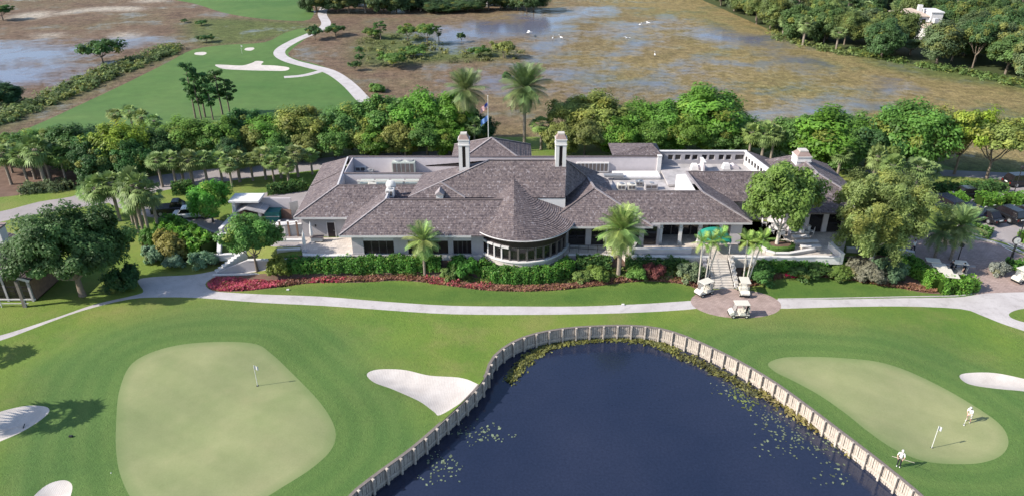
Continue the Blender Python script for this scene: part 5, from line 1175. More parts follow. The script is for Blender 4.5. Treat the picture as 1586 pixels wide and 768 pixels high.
# single shrubs
for i, (u, vb, vt, w_, c, l) in enumerate([
    (268, 396, 360, 60, (.12, .125, .035), 'olive brown loose shrub below the leafy hedge'), (242, 405, 380, 34, (.09, .14, .09), 'round blue-green tussock leftmost of three'), (272, 411, 390, 36, (.10, .14, .10), 'round blue-green tussock in the middle of three'), (318, 412, 388, 38, (.10, .16, .09), 'round green tussock beside the stair blocks'),
    (716, 424, 396, 44, HG, 'dark shrub between the left wing and the glazed bay'), (700, 430, 412, 30, (.085, .12, .035), 'small pale shrub left of the bay hedge'), (432, 424, 396, 40, (.11, .13, .02), 'yellow-green shrub at the left end of the long hedge'), (1010, 428, 408, 34, (.12, .05, .04), 'dark red shrub right of the full date palm'),
    (925, 430, 412, 40, (.09, .14, .035), 'pale green shrub left of the full date palm'), (985, 428, 410, 36, (.075, .13, .03), 'green shrub at the foot of the full date palm'), (905, 432, 418, 34, (.10, .13, .04), 'low pale shrub near the shaded hedge'), (1070, 432, 405, 40, (.09, .12, .07), 'grey-green feathery shrub left of the slender palms'),
    (1340, 432, 404, 56, (.12, .13, .085), 'grey loose grass tussock in front of the airy tree trunk'), (1370, 432, 402, 52, (.065, .115, .06), 'blue-green bushy shrub right of the airy tree trunk'), (1300, 428, 412, 44, (.08, .12, .03), 'low green shrub under the terrace hedge end'), (1250, 424, 408, 60, HD, 'dark shrub below the right terrace hedge'),
    (1545, 424, 404, 28, (.15, .17, .13), 'silvery shrub beside the street clock'), (192, 448, 412, 50, DEEP, 'dark green rounded bush right of the big oak trunk'), (235, 380, 352, 30, HG, 'green shrub among the bare palm trunks'), (1178, 434, 410, 46, HD, 'dark shrub right of the slender palms'),
    (1115, 298, 284, 1, HD, '')][:-1]):
    at_px('shrub', u, vb, vt, w_, c, l, 'shrub', 'shrub', 'garden shrubs')

# ground cover and flowers, stuff nobody could count
def cover(name, px_poly, n, size, col, label, cat, h=.25, warm=.1, seed=0, world=None, tint=.5, up=.9, z=None, patch=.0):
    poly = outline(px_poly, 3) if world is None else world
    bb = np.array(poly); lo, hi = bb.min(0), bb.max(0); r = np.random.default_rng(seed)
    p = r.uniform(lo, hi, (n * 4, 2)); p = p[inside(p[:, 0], p[:, 1], poly)][:n]
    if patch:
        k = np.sin(p[:, 0] * 1.1 + seed) * np.sin(p[:, 1] * 1.3 + seed * 2) + .6 * np.sin(p[:, 0] * 2.7) * np.sin(p[:, 1] * 3.1); p = p[k > patch - .6]
    zz = (H(p[:, 0], p[:, 1]) if z is None else np.full(len(p), z)) + r.uniform(.0, 1, len(p)) ** .7 * h * (.6 + .4 * np.sin(p[:, 0] * 1.7) * np.sin(p[:, 1] * 2.3))
    L = Leaves(seed); L.add(np.c_[p, zz], np.c_[r.normal(size=(len(p), 2)) * .5, np.full(len(p), up)], size, tint + .22 * np.sin(p[:, 0] * 1.9) * np.sin(p[:, 1] * 2.1), (r.random(len(p)) < warm) * 1.0)
    return tag(link(name, L.mesh(name), None, None, 0, col), label, cat, None, 'stuff')
cover('flowers', [(322, 440), (332, 449), (370, 450), (405, 447), (440, 442), (440, 434), (400, 436), (360, 430), (335, 431)], 3800, .22, (.27, .055, .080), 'mass of pink red flowers at the left end of the bed', 'flowers', .4, .12, 1)
edge_lo = [(430, 445), (480, 438), (560, 437), (620, 434), (680, 440), (760, 450), (850, 450), (930, 442), (1000, 435), (1060, 440), (1082, 447)]
edge_hi = [(1085, 440), (1060, 432), (1000, 427), (930, 434), (850, 442), (760, 442), (680, 432), (620, 426), (560, 429), (480, 431), (430, 437)]
cover('ground_cover', edge_lo + edge_hi, 9000, .17, (.17, .085, .060), 'low russet ground cover along the lawn edge of the bed', 'ground cover', .42, .1, 2)
cover('flowers', [(462, 438), (540, 437), (540, 431), (462, 432)], 500, .16, (.30, .055, .08), 'few red blooms in the russet ground cover at left', 'flowers', .5, 0, 3, patch=.3)
cover('flowers', [(650, 436), (760, 449), (760, 440), (660, 428)], 700, .16, (.26, .055, .07), 'red blooms in the ground cover left of the bay', 'flowers', .5, 0, 4, patch=.3)
cover('ground_cover', [(560, 427), (680, 430), (760, 441), (850, 441), (940, 432), (1070, 434), (1078, 416), (950, 416), (880, 428), (810, 440), (740, 430), (560, 420)], 7000, .2, (.085, .120, .035), 'mixed green ground cover between hedge and russet edge', 'ground cover', .4, .25, 5, patch=.1)
cover('ground_cover', [(1160, 444), (1200, 434), (1250, 429), (1300, 432), (1350, 440), (1440, 453), (1440, 446), (1350, 430), (1300, 422), (1250, 420), (1160, 434)], 5000, .17, (.165, .085, .055), 'low russet ground cover right of the terrace steps', 'ground cover', .4, .1, 6)
cover('flowers', [(1220, 430), (1262, 430), (1262, 422), (1222, 422)], 900, .17, (.55, .03, .12), 'patch of vivid pink flowers below the right terrace hedge', 'flowers', .5, 0, 7)
cover('ground_cover', [(1165, 430), (1310, 424), (1400, 436), (1400, 412), (1310, 404), (1165, 412)], 5000, .2, (.07, .105, .035), 'green ground cover under the right terrace hedge', 'ground cover', .4, .25, 8, patch=.1)
cover('ground_cover', [(245, 405), (340, 412), (330, 398), (262, 372), (230, 380)], 2200, .2, (.10, .09, .045), 'dry ground cover under the left hedge', 'ground cover', .3, .3, 9, patch=.3)
# belt of undergrowth along the far fairway
belt = outline([(-60, 205), (0, 196), (60, 172), (130, 143), (200, 112), (262, 90), (280, 78), (262, 74), (215, 88), (150, 112), (90, 138), (30, 164), (-60, 182)], 3)
def thicket(poly, n, cr, leaf, per, col, label, seed, h=1.3, name='undergrowth'):
    L = Leaves(seed); r = L.r; bb = np.array(poly); lo, hi = bb.min(0), bb.max(0); k = 0
    while k < n:
        p = r.uniform(lo, hi)
        if not inside(p[:1], p[1:], poly)[0]: continue
        k += 1; L.clump((p[0], p[1], gz(p[0], p[1]) + h * r.uniform(.1, .6)), cr * r.uniform(.5, 1.5), per, leaf, .5 + r.normal() * .22, (r.random() < .3) * r.uniform(.2, .9), None, .6)
    return tag(link(name, L.mesh(name), None, None, 0, col), label, 'undergrowth', None, 'stuff')
thicket(belt, 420, 1.2, .42, 34, (.070, .098, .034), 'belt of scrubby undergrowth between the marsh and the fairway', 51)
thicket(outline([(1320, 84), (1400, 100), (1480, 116), (1600, 140), (1640, 150), (1640, 138), (1480, 108), (1400, 95), (1330, 78)], 3), 170, 1.1, .42, 30, (.075, .115, .034), 'low green scrub at the foot of the wood', 52, .9)
thicket(outline([(560, 62), (640, 56), (720, 78), (800, 78), (800, 92), (660, 100), (560, 104)], 3), 90, 1.2, .42, 30, (.095, .105, .040), 'scattered scrub on the marsh spit', 53, .8)
thicket(outline([(1195, 60), (1260, 78), (1340, 90), (1340, 84), (1250, 66), (1195, 46)], 3), 80, 1.2, .42, 30, (.080, .105, .034), 'low scrub along the marsh side of the wood', 54, .8)
# pond weed
def pads(seed, px_pts, n, spread, label, col, size=.5, name='lily_pads', z=.02):
    r = np.random.default_rng(seed); L = Leaves(seed)
    for u, v in px_pts:
        c = P(u, v, WZ); m = n; p = np.c_[c.x + r.normal(size=m) * spread, c.y + r.normal(size=m) * spread * .8]
        ok = inside(p[:, 0], p[:, 1], pond_poly); p = p[ok]
        L.add(np.c_[p, np.full(len(p), WZ + z) + r.uniform(0, .02, len(p))], np.c_[r.normal(size=(len(p), 2)) * .12, np.ones(len(p))], size * r.uniform(.4, 1.2, len(p)), .55 + r.normal(size=len(p)) * .2, 0, 1.25)
    return tag(link(name, L.mesh(name), None, None, 0, col), label, 'pond plants', None, 'stuff')
pads(61, [(735, 672), (750, 662), (745, 680), (770, 672), (722, 668)], 16, .7, 'pale lily pads floating by the left wall', (.13, .16, .10), .22)
pads(62, [(690, 720), (705, 730), (668, 738), (680, 712)], 16, .7, 'pale lily pads nearest the bottom left of the pond', (.13, .16, .10), .22)
pads(63, [(1135, 606), (1150, 614), (1165, 625)], 24, .7, 'yellow-green weed patch by the right wall', (.105, .13, .04), .24)
pads(64, [(1195, 655), (1215, 672), (1240, 685), (1260, 692), (1285, 695), (1230, 660), (1300, 740), (1205, 690)], 24, 1.0, 'pale lily pads strewn along the right wall', (.12, .145, .09), .21)
pads(65, [(1120, 600), (1130, 612), (1175, 640), (1190, 648)], 12, .8, 'few pale pads off the right wall', (.12, .135, .10), .20)
def bank(px, n, label, col, seed, wd=.8, h=.25, size=.22):
    r = np.random.default_rng(seed); L = Leaves(seed); c = catmull([tuple(P(u, v, WZ)[:2]) for u, v in px], 5, False); c = np.array(c)
    i = r.integers(0, len(c) - 1, n); f = r.random(n)[:, None]; p = c[i] * (1 - f) + c[i + 1] * f + r.normal(size=(n, 2)) * wd * .4
    ok = inside(p[:, 0], p[:, 1], pond_poly); p = p[ok]; n = len(p)
    L.add(np.c_[p, WZ + .02 + r.random(n) * h * (.3 + .7 * np.abs(np.sin(p[:, 0] * 1.3)))], np.c_[r.normal(size=(n, 2)) * .5, np.ones(n)], size, .5 + r.normal(size=n) * .15, (r.random(n) < .4) * .8)
    return tag(link('pond_weed', L.mesh('pond_weed'), None, None, 0, col), label, 'pond plants', None, 'stuff')
bank([(790, 590), (815, 558), (850, 537), (900, 527), (960, 524), (1010, 530), (1045, 545)], 3000, 'olive weed fringe at the far curve of the pond', (.085, .092, .034), 71, .8, .12)
bank([(1050, 550), (1090, 566), (1130, 586), (1175, 612)], 900, 'dark weed fringe under the right wall', (.055, .058, .03), 72, .8, .2)
bank([(1180, 610), (1240, 648), (1270, 664), (1310, 690), (1330, 708)], 1200, 'tawny weed heap against the right wall', (.15, .125, .055), 73, .9, .45)

# ------------------------------------------------------------------ terraces, steps, yard walls
def slab(name, px, z0, z1, m, label, cat, kind=None, parent=None, world=None):
    poly = [tuple(P(u, v, z1)[:2]) for u, v in px] if world is None else world
    o = MB().prism(poly, z0, z1).build(name, M[m], parent)
    return tag(o, label, cat, None, kind) if label else o
def lowwall(pts_, h, wd, m, label, name='low_wall', cat='wall', capm='white', z=None, caph=.08, seglen=3.2):
    """a garden wall: body in lengths with a coping on each"""
    c = [Vector(p) for p in pts_]; t = thing(name, label, cat, c[0])
    for a, b in zip(c, c[1:]):
        a, b = a - c[0], b - c[0]
        MB().bar(a + Vector((0, 0, h / 2 - .3)), b + Vector((0, 0, h / 2 - .3)), wd, h + .6).build('body', M[m], t)
        MB().bar(a + Vector((0, 0, h + caph / 2)), b + Vector((0, 0, h + caph / 2)), wd + .12, caph).build('coping', M[capm], t)
    return t
slab('terrace', None, .2, 1.905, 'patio', 'raised paved terrace in front of the porch and right wing', 'terrace', 'structure', world=[(6.0, 75.4), (12.6, 75.4), (13.4, 73.9), (26.9, 73.85), (26.9, 80.3), (12, 80.3), (6, 77.3)])
slab('terrace', None, .2, 1.90, 'patio', 'paved dining terrace with white tables right of the porch', 'terrace', 'structure', world=[(26.95, 73.9), (36.0, 74.2), (38.5, 75.5), (41, 80.3), (41, 83), (26.95, 84.5)])
slab('terrace', [(470, 398), (548, 398), (548, 368), (462, 368)], .2, 1.93, 'patio', 'sunlit paved patio at the left end of the clubhouse', 'terrace', 'structure')
lowwall([P(982, 393, 1.9), P(1070, 393, 1.9)], .62, .3, 'pink', 'long low white wall on the terrace under the porch', z=1.9)
lowwall([P(978, 398, 1.9), P(1098, 399, 1.9)], .12, .35, 'white', 'white terrace edge above the shaded hedge', z=1.9)
lowwall([P(976, 396, 1.9), P(984, 382, 1.9)], .55, .3, 'stone', 'short pale wall at the end of the ramp beside the date palm')
lowwall([P(1134, 400, 1.9), P(1150, 400, 1.9), P(1175, 401, 1.9), P(1230, 401, 1.9), P(1262, 400, 1.9), P(1300, 401, 1.9)], .25, .35, 'white', 'white terrace edge right of the steps')
lowwall([P(1180, 386, 1.9), P(1186, 392, 1.9), P(1200, 396, 1.9), P(1222, 396, 1.9), P(1245, 392, 1.9), P(1262, 389, 1.9)], .35, .3, 'stone', 'curved pale wall round the planter on the dining terrace')
lowwall([P(1284, 384, 1.9), P(1304, 402, 1.9)], .7, .35, 'white', 'white wall sloping to the front corner of the dining terrace')
for i, (u0, u1, v) in enumerate(((1222, 1250, 364), (1226, 1252, 371), (1230, 1266, 379), (1240, 1270, 386))):
    lowwall([P(u0, v, 1.9), P(u1, v - 1, 1.9)], .38, .5, 'stone', 'pale stepped seat wall on the dining terrace, %s from the back' % ('first', 'second', 'third', 'fourth')[i])
lowwall([P(1214, 352, 1.9), P(1240, 350, 1.9), P(1252, 362, 1.9)], .9, .3, 'white', 'white wall round the tables at the back of the dining terrace')
lowwall([P(1222, 366, 1.9), P(1218, 356, 1.9)], 1.3, .35, 'pink', 'pale square pillar wall beside the terrace tree')
lowwall([G(1310, 390), G(1400, 394), G(1415, 397)], .55, .25, 'stone', 'low pale wall along the walk behind the airy tree')
t = thing('planter', 'oval clipped hedge planter on the dining terrace', 'planter', P(1205, 385, 1.9)); L = Leaves(77)
ang = L.r.uniform(0, 2 * PI, 1500); hh = L.r.uniform(0, .6, 1500); k = np.where(L.r.random(1500) < .5, 1, L.r.uniform(.75, 1, 1500))
L.add(np.c_[np.cos(ang) * 1.9 * k, np.sin(ang) * 1.15 * k, np.where(k < 1, .62, hh)], np.c_[np.cos(ang), np.sin(ang), np.where(k < 1, 1.5, .3)], .16, .5)
link('foliage', L.mesh('foliage'), t, None, 0, (.075, .14, .03)); MB().rings([[(math.cos(a) * 1.8, math.sin(a) * 1.05, z) for a in np.linspace(0, 2 * PI, 20, endpoint=False)] for z in (0, .5)]).build('soil', M['mulch'], t)
# steps up to the terrace
st = thing('steps', 'terrace steps with pale side blocks between the slender palms', 'stairs', (23.5, 70.5, 0))
for k in range(11): MB().box((-1.25 + .02 * k, .30 * k, -.3), (1.25 - .02 * k, .30 * k + .34 if k < 10 else 3.5, .173 * (k + 1))).build('step', M['stone'], st, .012)
for k in range(6):
    s_ = MB().box((1.32, .1 + .58 * k, -.3), (1.72, .1 + .58 * k + .575, .55 + .34 * k)).build('side_block', M['white'], st, .02); MB().box((1.28, .07 + .58 * k, .55 + .34 * k), (1.76, .07 + .58 * k + .60, .62 + .34 * k)).build('coping', M['stone'], s_)
for k in range(6): MB().box((-1.72, .1 + .58 * k, -.3), (-1.32, .1 + .58 * k + .575, .42 + .32 * k)).build('side_block', M['wall'], st, .02)
for sx in (-1.0, 1.12): MB().tube([(sx, .1, .05), (sx, .1, 1.0), (sx, 3.3, 2.8), (sx, 3.3, 1.9)], .025, 6).build('handrail', M['rail'], st)
# dark railing on the ramp by the bay
t = thing('railing', 'dark metal railing along the shaded ramp right of the bay', 'railing', P(882, 390, 1.9)); e = P(968, 394, 1.9) - t.location
for zz in (.5, .95): MB().bar((0, 0, zz), (e.x, e.y, zz), .05).build('rail', M['rail'], t)
for k in range(7): p = e * (k / 6); MB().bar((p.x, p.y, -.2), (p.x, p.y, 1.0), .05).build('post', M['rail'], t)
lowwall([P(880, 397, 1.7), P(950, 398, 1.7)], .2, .3, 'wall', 'grey ramp edge wall right of the bay')
# green canvas canopy
t = thing('canopy', 'rounded green canvas canopy over the terrace steps', 'awning', P(1106, 388, 2.2)); t.scale = (.95, .9, .85); mb = MB(); nn_ = 14
rr = []
for j in range(7):
    f = j / 6; yy = -1.1 + 2.6 * f; sc_ = math.sqrt(max(.0, 1 - (1 - min(1, f * 1.7)) ** 2)) * .75 + .25
    rr.append([(math.cos(PI - PI * k / nn_) * 1.85 * (.82 + .18 * sc_), yy, 1.75 + math.sin(PI * k / nn_) * 1.05 * sc_) for k in range(nn_ + 1)])
V_ = [p for r_ in rr for p in r_]; m_ = nn_ + 1
mb.add(V_, [(i * m_ + k, i * m_ + k + 1, (i + 1) * m_ + k + 1, (i + 1) * m_ + k) for i in range(6) for k in range(nn_)]); mb.add(rr[0], [tuple(range(m_))])
mb.build('fabric', M['teal'], t, 0, True)
for sx in (-1.6, 1.6): MB().bar((sx, -.9, -.35), (sx, -.9, 1.8), .07).build('post', M['white'], t)
MB().tube([(math.cos(PI - PI * k / 10) * 1.52, -1.1, 1.72 + math.sin(PI * k / 10) * .28) for k in range(11)], .04, 5).build('frame', M['rail'], t)
# terrace furniture
def make_chair(label, loc, rz):
    t = thing('terrace_chair', label, 'chair', loc, rz, 'white chairs on the dining terrace')
    MB().box((-.28, -.28, .40), (.28, .28, .47)).build('seat', M['white'], t, .02); MB().box((-.28, .24, .47), (.28, .30, .95)).build('backrest', M['white'], t, .02)
    for sx in (-.25, .25):
        for sy in (-.25, .25): MB().box((sx - .025, sy - .025, 0), (sx + .025, sy + .025, .41)).build('leg', M['white'], t)
    return t
def make_table(label, loc):
    t = thing('terrace_table', label, 'table', loc, 0, 'white tables on the dining terrace')
    MB().tube([(0, 0, .72), (0, 0, .77)], .65, 20).build('tabletop', M['white'], t); MB().tube([(0, 0, .02), (0, 0, .73)], .05, 8).build('pedestal', M['white'], t); MB().tube([(0, 0, 0), (0, 0, .04)], .32, 12).build('base', M['metal'], t)
    return t
tb, chs, ch0 = None, 0, None
tl = [(1206, 362, 'white round table beside the terrace tree trunk'), (1230, 357, 'white round table by the back terrace wall'), (1244, 360, 'white round table at the right terrace end'), (1195, 350, 'white round table behind the terrace tree')]
for i, (u, v, l) in enumerate(tl):
    p = P(u, v, 1.9); tb = make_table(l, p) if i == 0 else tb
    if i: dup(tb, l, p)
    for k in range(4):
        a = k * PI / 2 + .5 * i; loc = p + Vector((math.cos(a) * .95, math.sin(a) * .95, 0)); rz = a - PI / 2; ll = 'white chair on the %s of the ' % ('right side', 'far side', 'left side', 'near side')[k] + l[12:]
        if ch0 is None: ch0 = make_chair(ll, loc, rz)
        else: dup(ch0, ll, loc, rz)
# closed parasols on the left patio
pr = None
for i, (u, v, l) in enumerate(((473, 389, 'closed white parasol at the left corner of the sunlit patio'), (484, 375, 'closed white parasol nearer the patio door'))):
    p = P(u, v, 1.93)
    if pr is None:
        pr = thing('parasol', l, 'parasol', p, 0, 'closed parasols on the left patio'); MB().tube([(0, 0, .9), (0, 0, 1.2), (0, 0, 2.2), (0, 0, 2.6)], [.20, .22, .13, .03], 8).build('canopy', M['white'], pr); MB().tube([(0, 0, 0), (0, 0, 2.7)], .03, 6).build('pole', M['pole'], pr); MB().box((-.3, -.3, 0), (.3, .3, .1)).build('base', M['flat'], pr)
    else: dup(pr, l, p)
t = thing('bench', 'grey storage bench against the left wing wall', 'bench', P(492, 374, 1.93)); MB().box((-.7, -.3, .12), (.7, .3, .62)).build('chest', M['metal'], t, .03); MB().box((-.75, -.34, .62), (.75, .34, .7)).build('lid', M['fascia'], t)
for i in range(4):
    sx, sy = (-.6, .6)[i % 2], (-.24, .24)[i // 2]; MB().box((sx - .05, sy - .05, 0), (sx + .05, sy + .05, .13)).build('leg', M['rail'], t)
lowwall([P(470, 398, 1.9), P(500, 399, 1.9), P(545, 399, 1.9)], .3, .3, 'stone', 'pale wall along the front of the sunlit patio')
lowwall([P(428, 378, 1.6), P(470, 378, 1.6)], .55, .3, 'white', 'white wall behind the small spreading tree')
lowwall([P(430, 392, 1.5), P(466, 391, 1.5)], .45, .3, 'stone', 'lower pale wall beside the patio corner')
lowwall([P(424, 364, 1.9), P(452, 364, 1.9), P(478, 362, 1.9)], 1.35, .25, 'white', 'tall white yard wall with dark shadow bars left of the patio')
for i in range(3):  # dark bars modelled in place of pole shadows on the wall
    p = P(436 + i * 13, 366, 1.9); t = thing('shadow_bar', ('dark bar for a pole shadow on the white yard wall, leftmost', 'dark bar for a pole shadow on the white yard wall, middle', 'dark bar for a pole shadow on the white yard wall, rightmost')[i], 'post', p, 0, 'pole shadows of the yard wall')
    MB().box((-.09, -.09, 0), (.09, .09, 2.0)).build('shaft', M['brown'], t); MB().box((-.14, -.14, 2.0), (.14, .14, 2.08)).build('cap', M['white'], t)
lowwall([P(428, 352, 1.9), P(462, 350, 1.9)], .5, .4, 'stone', 'pale stone planter wall under the roof corner')
# white service shed
sb = P(364, 346, 1.9); x0, x1 = X(363, sb.y, 2.5), X(402, sb.y, 2.5)
t = thing('service_shed', 'white flat-roofed service shed at the loading yard', 'shed', (x0, sb.y, 1.7))
wd = x1 - x0
MB().box((-.3, -.2, 3.05), (wd + .3, 2.4, 3.3)).build('roof', M['white'], t, .02); MB().box((0, 0, 0), (.4, 2.2, 3.05)).build('pier', M['white'], t)
MB().box((.4, 2.0, 0), (wd + 3.6, 2.2, 2.75)).build('back_wall', M['pink'], t); MB().box((wd - .1, .1, 0), (wd + .15, 2.0, 2.1)).build('side_wall', M['white'], t)
g = MB().extr([(.3, 1.75), (wd / 2 + .2, 2.35), (wd + .9, 1.75), (wd + .9, 1.88), (wd / 2 + .2, 2.5), (.3, 1.88)], -.6, 1.9).build('gable_roof', M['flat'], t)
for k in range(2): MB().box((.42 + k * 1.35, .3, 0), (1.55 + k * 1.3, .38, 1.75)).build('door', M['brown' if k == 0 else 'dark'], t)
t = thing('waste_container', 'teal steel waste container in the loading yard', 'dumpster', P(425, 341, 1.8))
MB().extr([(-.85, .15), (.8, .15), (.95, 1.3), (-.95, 1.3)], -.7, .7).build('bin', M['bin'], t); MB().box((-1, -.75, 1.3), (1, .75, 1.42)).build('lid', M['bin'], t, .02); MB().box((-.95, -.76, .75), (.95, -.70, .85)).build('rail', M['metal'], t)
for sx in (-.7, .7):
    for sy in (-.5, .5): MB().tube([(sx, sy - .05, .1), (sx, sy + .05, .1)], .1, 10).build('wheel', M['black'], t)
t = thing('board_fence', 'brown board fence right of the teal container', 'fence', P(437, 340, 1.8), -.15)
for k in range(8): MB().box((k * .17, 0, .05), (k * .17 + .155, .04, 1.45)).build('board', M['brown'], t)
for zz in (.3, 1.2): MB().box((-.03, .045, zz), (1.4, .09, zz + .1)).build('rail', M['brown'], t)
t = thing('board_fence', 'brown board panel between the shed and the teal container', 'fence', P(404, 338, 1.8))
for k in range(5): MB().box((k * .2, 0, .05), (k * .2 + .185, .04, 1.3)).build('board', M['brown'], t)
for zz in (.3, 1.1): MB().box((-.03, .045, zz), (1.05, .09, zz + .1)).build('rail', M['brown'], t)
t = thing('gate_leaf', 'grey metal flap standing at the corner of the left roof', 'gate', P(452, 338, 1.8), .7); MB().box((0, 0, .2), (1.1, .05, 2.1)).build('leaf', M['metal'], t); MB().box((-.06, -.05, 0), (.03, .1, 2.2)).build('post', M['metal'], t)
# ramp walls and stair blocks on the left
lowwall([P(343, 365, 1.8), P(366, 340, 1.9)], .9, .35, 'pink', 'pale wall running up to the service shed')
lowwall([P(338, 366, 1.8), P(388, 361, 1.9)], .25, .4, 'white', 'white kerb wall at the end of the service drive')
lowwall([P(340, 396, 1.2), P(341, 368, 1.8)], .5, .3, 'white', 'white return wall beside the leafy hedge')
lowwall([P(330, 397, 1.2), P(372, 394, 1.3)], .15, .3, 'white', 'white kerb above the stair blocks')
t = thing('stair_blocks', 'white stepped blocks climbing beside the grey ramp wall', 'stairs', G(334, 421), R(38))
for k in range(9): MB().box((k * .42, -.35, -.3), (k * .42 + .415, .35, .18 + .19 * k)).build('block', M['white'], t, .02)
a, b, c_ = G(336, 423), G(452, 411), None
t = thing('ramp_wall', 'grey sloping ramp wall behind the small spreading tree', 'wall', a); d = b - a
MB().add([(0, 0, -.3), (d.x, d.y, -.3), (d.x, d.y + .35, -.3), (0, .35, -.3), (0, 0, .12), (d.x, d.y, 1.5), (d.x, d.y + .35, 1.5), (0, .35, .12), (d.x * .42, d.y * .42, -.3), (d.x * .42, d.y * .42, 1.55), (d.x * .42, d.y * .42 + .35, 1.55), (d.x * .42, d.y * .42 + .35, -.3)],
         [(0, 8, 9, 4), (8, 1, 5, 9), (3, 7, 10, 11), (11, 10, 6, 2), (4, 9, 10, 7), (9, 5, 6, 10), (0, 4, 7, 3), (1, 2, 6, 5)]).build('body', M['wall'], t)
MB().bar((d.x * .42, d.y * .42 + .17, 1.58), (d.x, d.y + .17, 1.54), .45, .07).build('coping', M['white'], t); MB().bar((-.3, -.5, .06), (d.x, d.y - .5, .12), .3, .14).build('kerb', M['white'], t)

# ------------------------------------------------------------------ glass gabled house at the left
hb = G(56, 466); hx, hy = hb.x, hb.y
hs = thing('gabled_house', 'brown roofed house with dark gabled glass front at the left edge', 'house', (hx, hy, 0))
W_ = 11.0; ez, rzg = 3.4, 5.0
for k, xx in enumerate((-.25, -2.9, -5.5, -8.1, -10.9)):
    top = ez + (rzg - ez) * (1 - abs(xx + W_ / 2) / (W_ / 2)); MB().box((xx - .11, -.1, 0), (xx + .11, .12, top - .15)).build('mullion', M['wall'], hs)
for zz in (.15, 2.9): MB().box((-W_, -.07, zz), (0, .09, zz + .16)).build('transom', M['trim'], hs)
for k in range(4):
    xa, xb = (-.36, -3.01, -5.61, -8.21)[k], (-2.79, -5.39, -7.99, -10.79)[k]
    tp = lambda xx: ez + (rzg - ez) * (1 - abs(xx + W_ / 2) / (W_ / 2)) - .15
    MB().prism([(xa, 0), (xb, 0), (xb, .03), (xa, .03)], .3, 2.9).build('pane', M['glass'], hs); MB().add([(xa, .01, 3.06), (xb, .01, 3.06), (xb, .01, tp(xb)), (xa, .01, tp(xa))], [(0, 1, 2, 3)]).build('pane', M['glass'], hs)
MB().box((-W_, .2, 0), (0, 6, .1)).build('floor', M['patio'], hs); MB().box((-.25, .2, 0), (0, 6, ez)).build('side_wall', M['brown'], hs); MB().box((-W_, 5.7, 0), (-.25, 6, ez)).build('back_wall', M['white'], hs)
for sg in (0, 1):
    e_ = (.7, ez - .35) if sg == 0 else (-W_ - .7, ez - .35)
    L0, L1, U0, U1 = ((e_[0], -.9, e_[1]), (e_[0], 6.6, e_[1]), (-W_ / 2, -.9, rzg), (-W_ / 2, 6.6, rzg))
    mbr = courses(L0, L1, U0, U1, seed=70 + sg); dd = Vector((0, 0, -.12)); qq = [V3(p) + dd for p in (L0, L1, U1, U0)]; mbr.add(qq, [(3, 2, 1, 0)], [[(0, 0)] * 4]); mbr.build('roof', M['roof'], hs)
    MB().bar((e_[0], -.92, e_[1] - .06), (-W_ / 2, -.92, rzg - .06), .10, .26).build('bargeboard', M['trim'], hs)
for k in range(5): MB().bar((-.3 - k * 2.6, -1.3, 0), (-.3 - k * 2.6, -1.3, 1.0), .08).build('baluster', M['trim'], hs)
MB().bar((.1, -1.3, 1.0), (-W_, -1.3, 1.0), .09).build('handrail', M['trim'], hs); MB().bar((.1, -1.3, .5), (-W_, -1.3, .5), .06).build('handrail', M['trim'], hs)
MB().box((-.62, -1.35, 0), (-.3, -1.02, 3.2)).build('corner_post', M['capwood'], hs)
ck = MB().box((-5.9, 4.2, 3.5), (-4.6, 5.3, 6.6)).build('chimney', M['white'], hs); MB().box((-6.1, 4.0, 6.6), (-4.4, 5.5, 6.8)).build('cap', M['tile'], ck); MB().tube([(-5.0, 4.7, 6.7), (-5.0, 4.7, 7.3)], .16, 8).build('flue', M['frame'], ck)

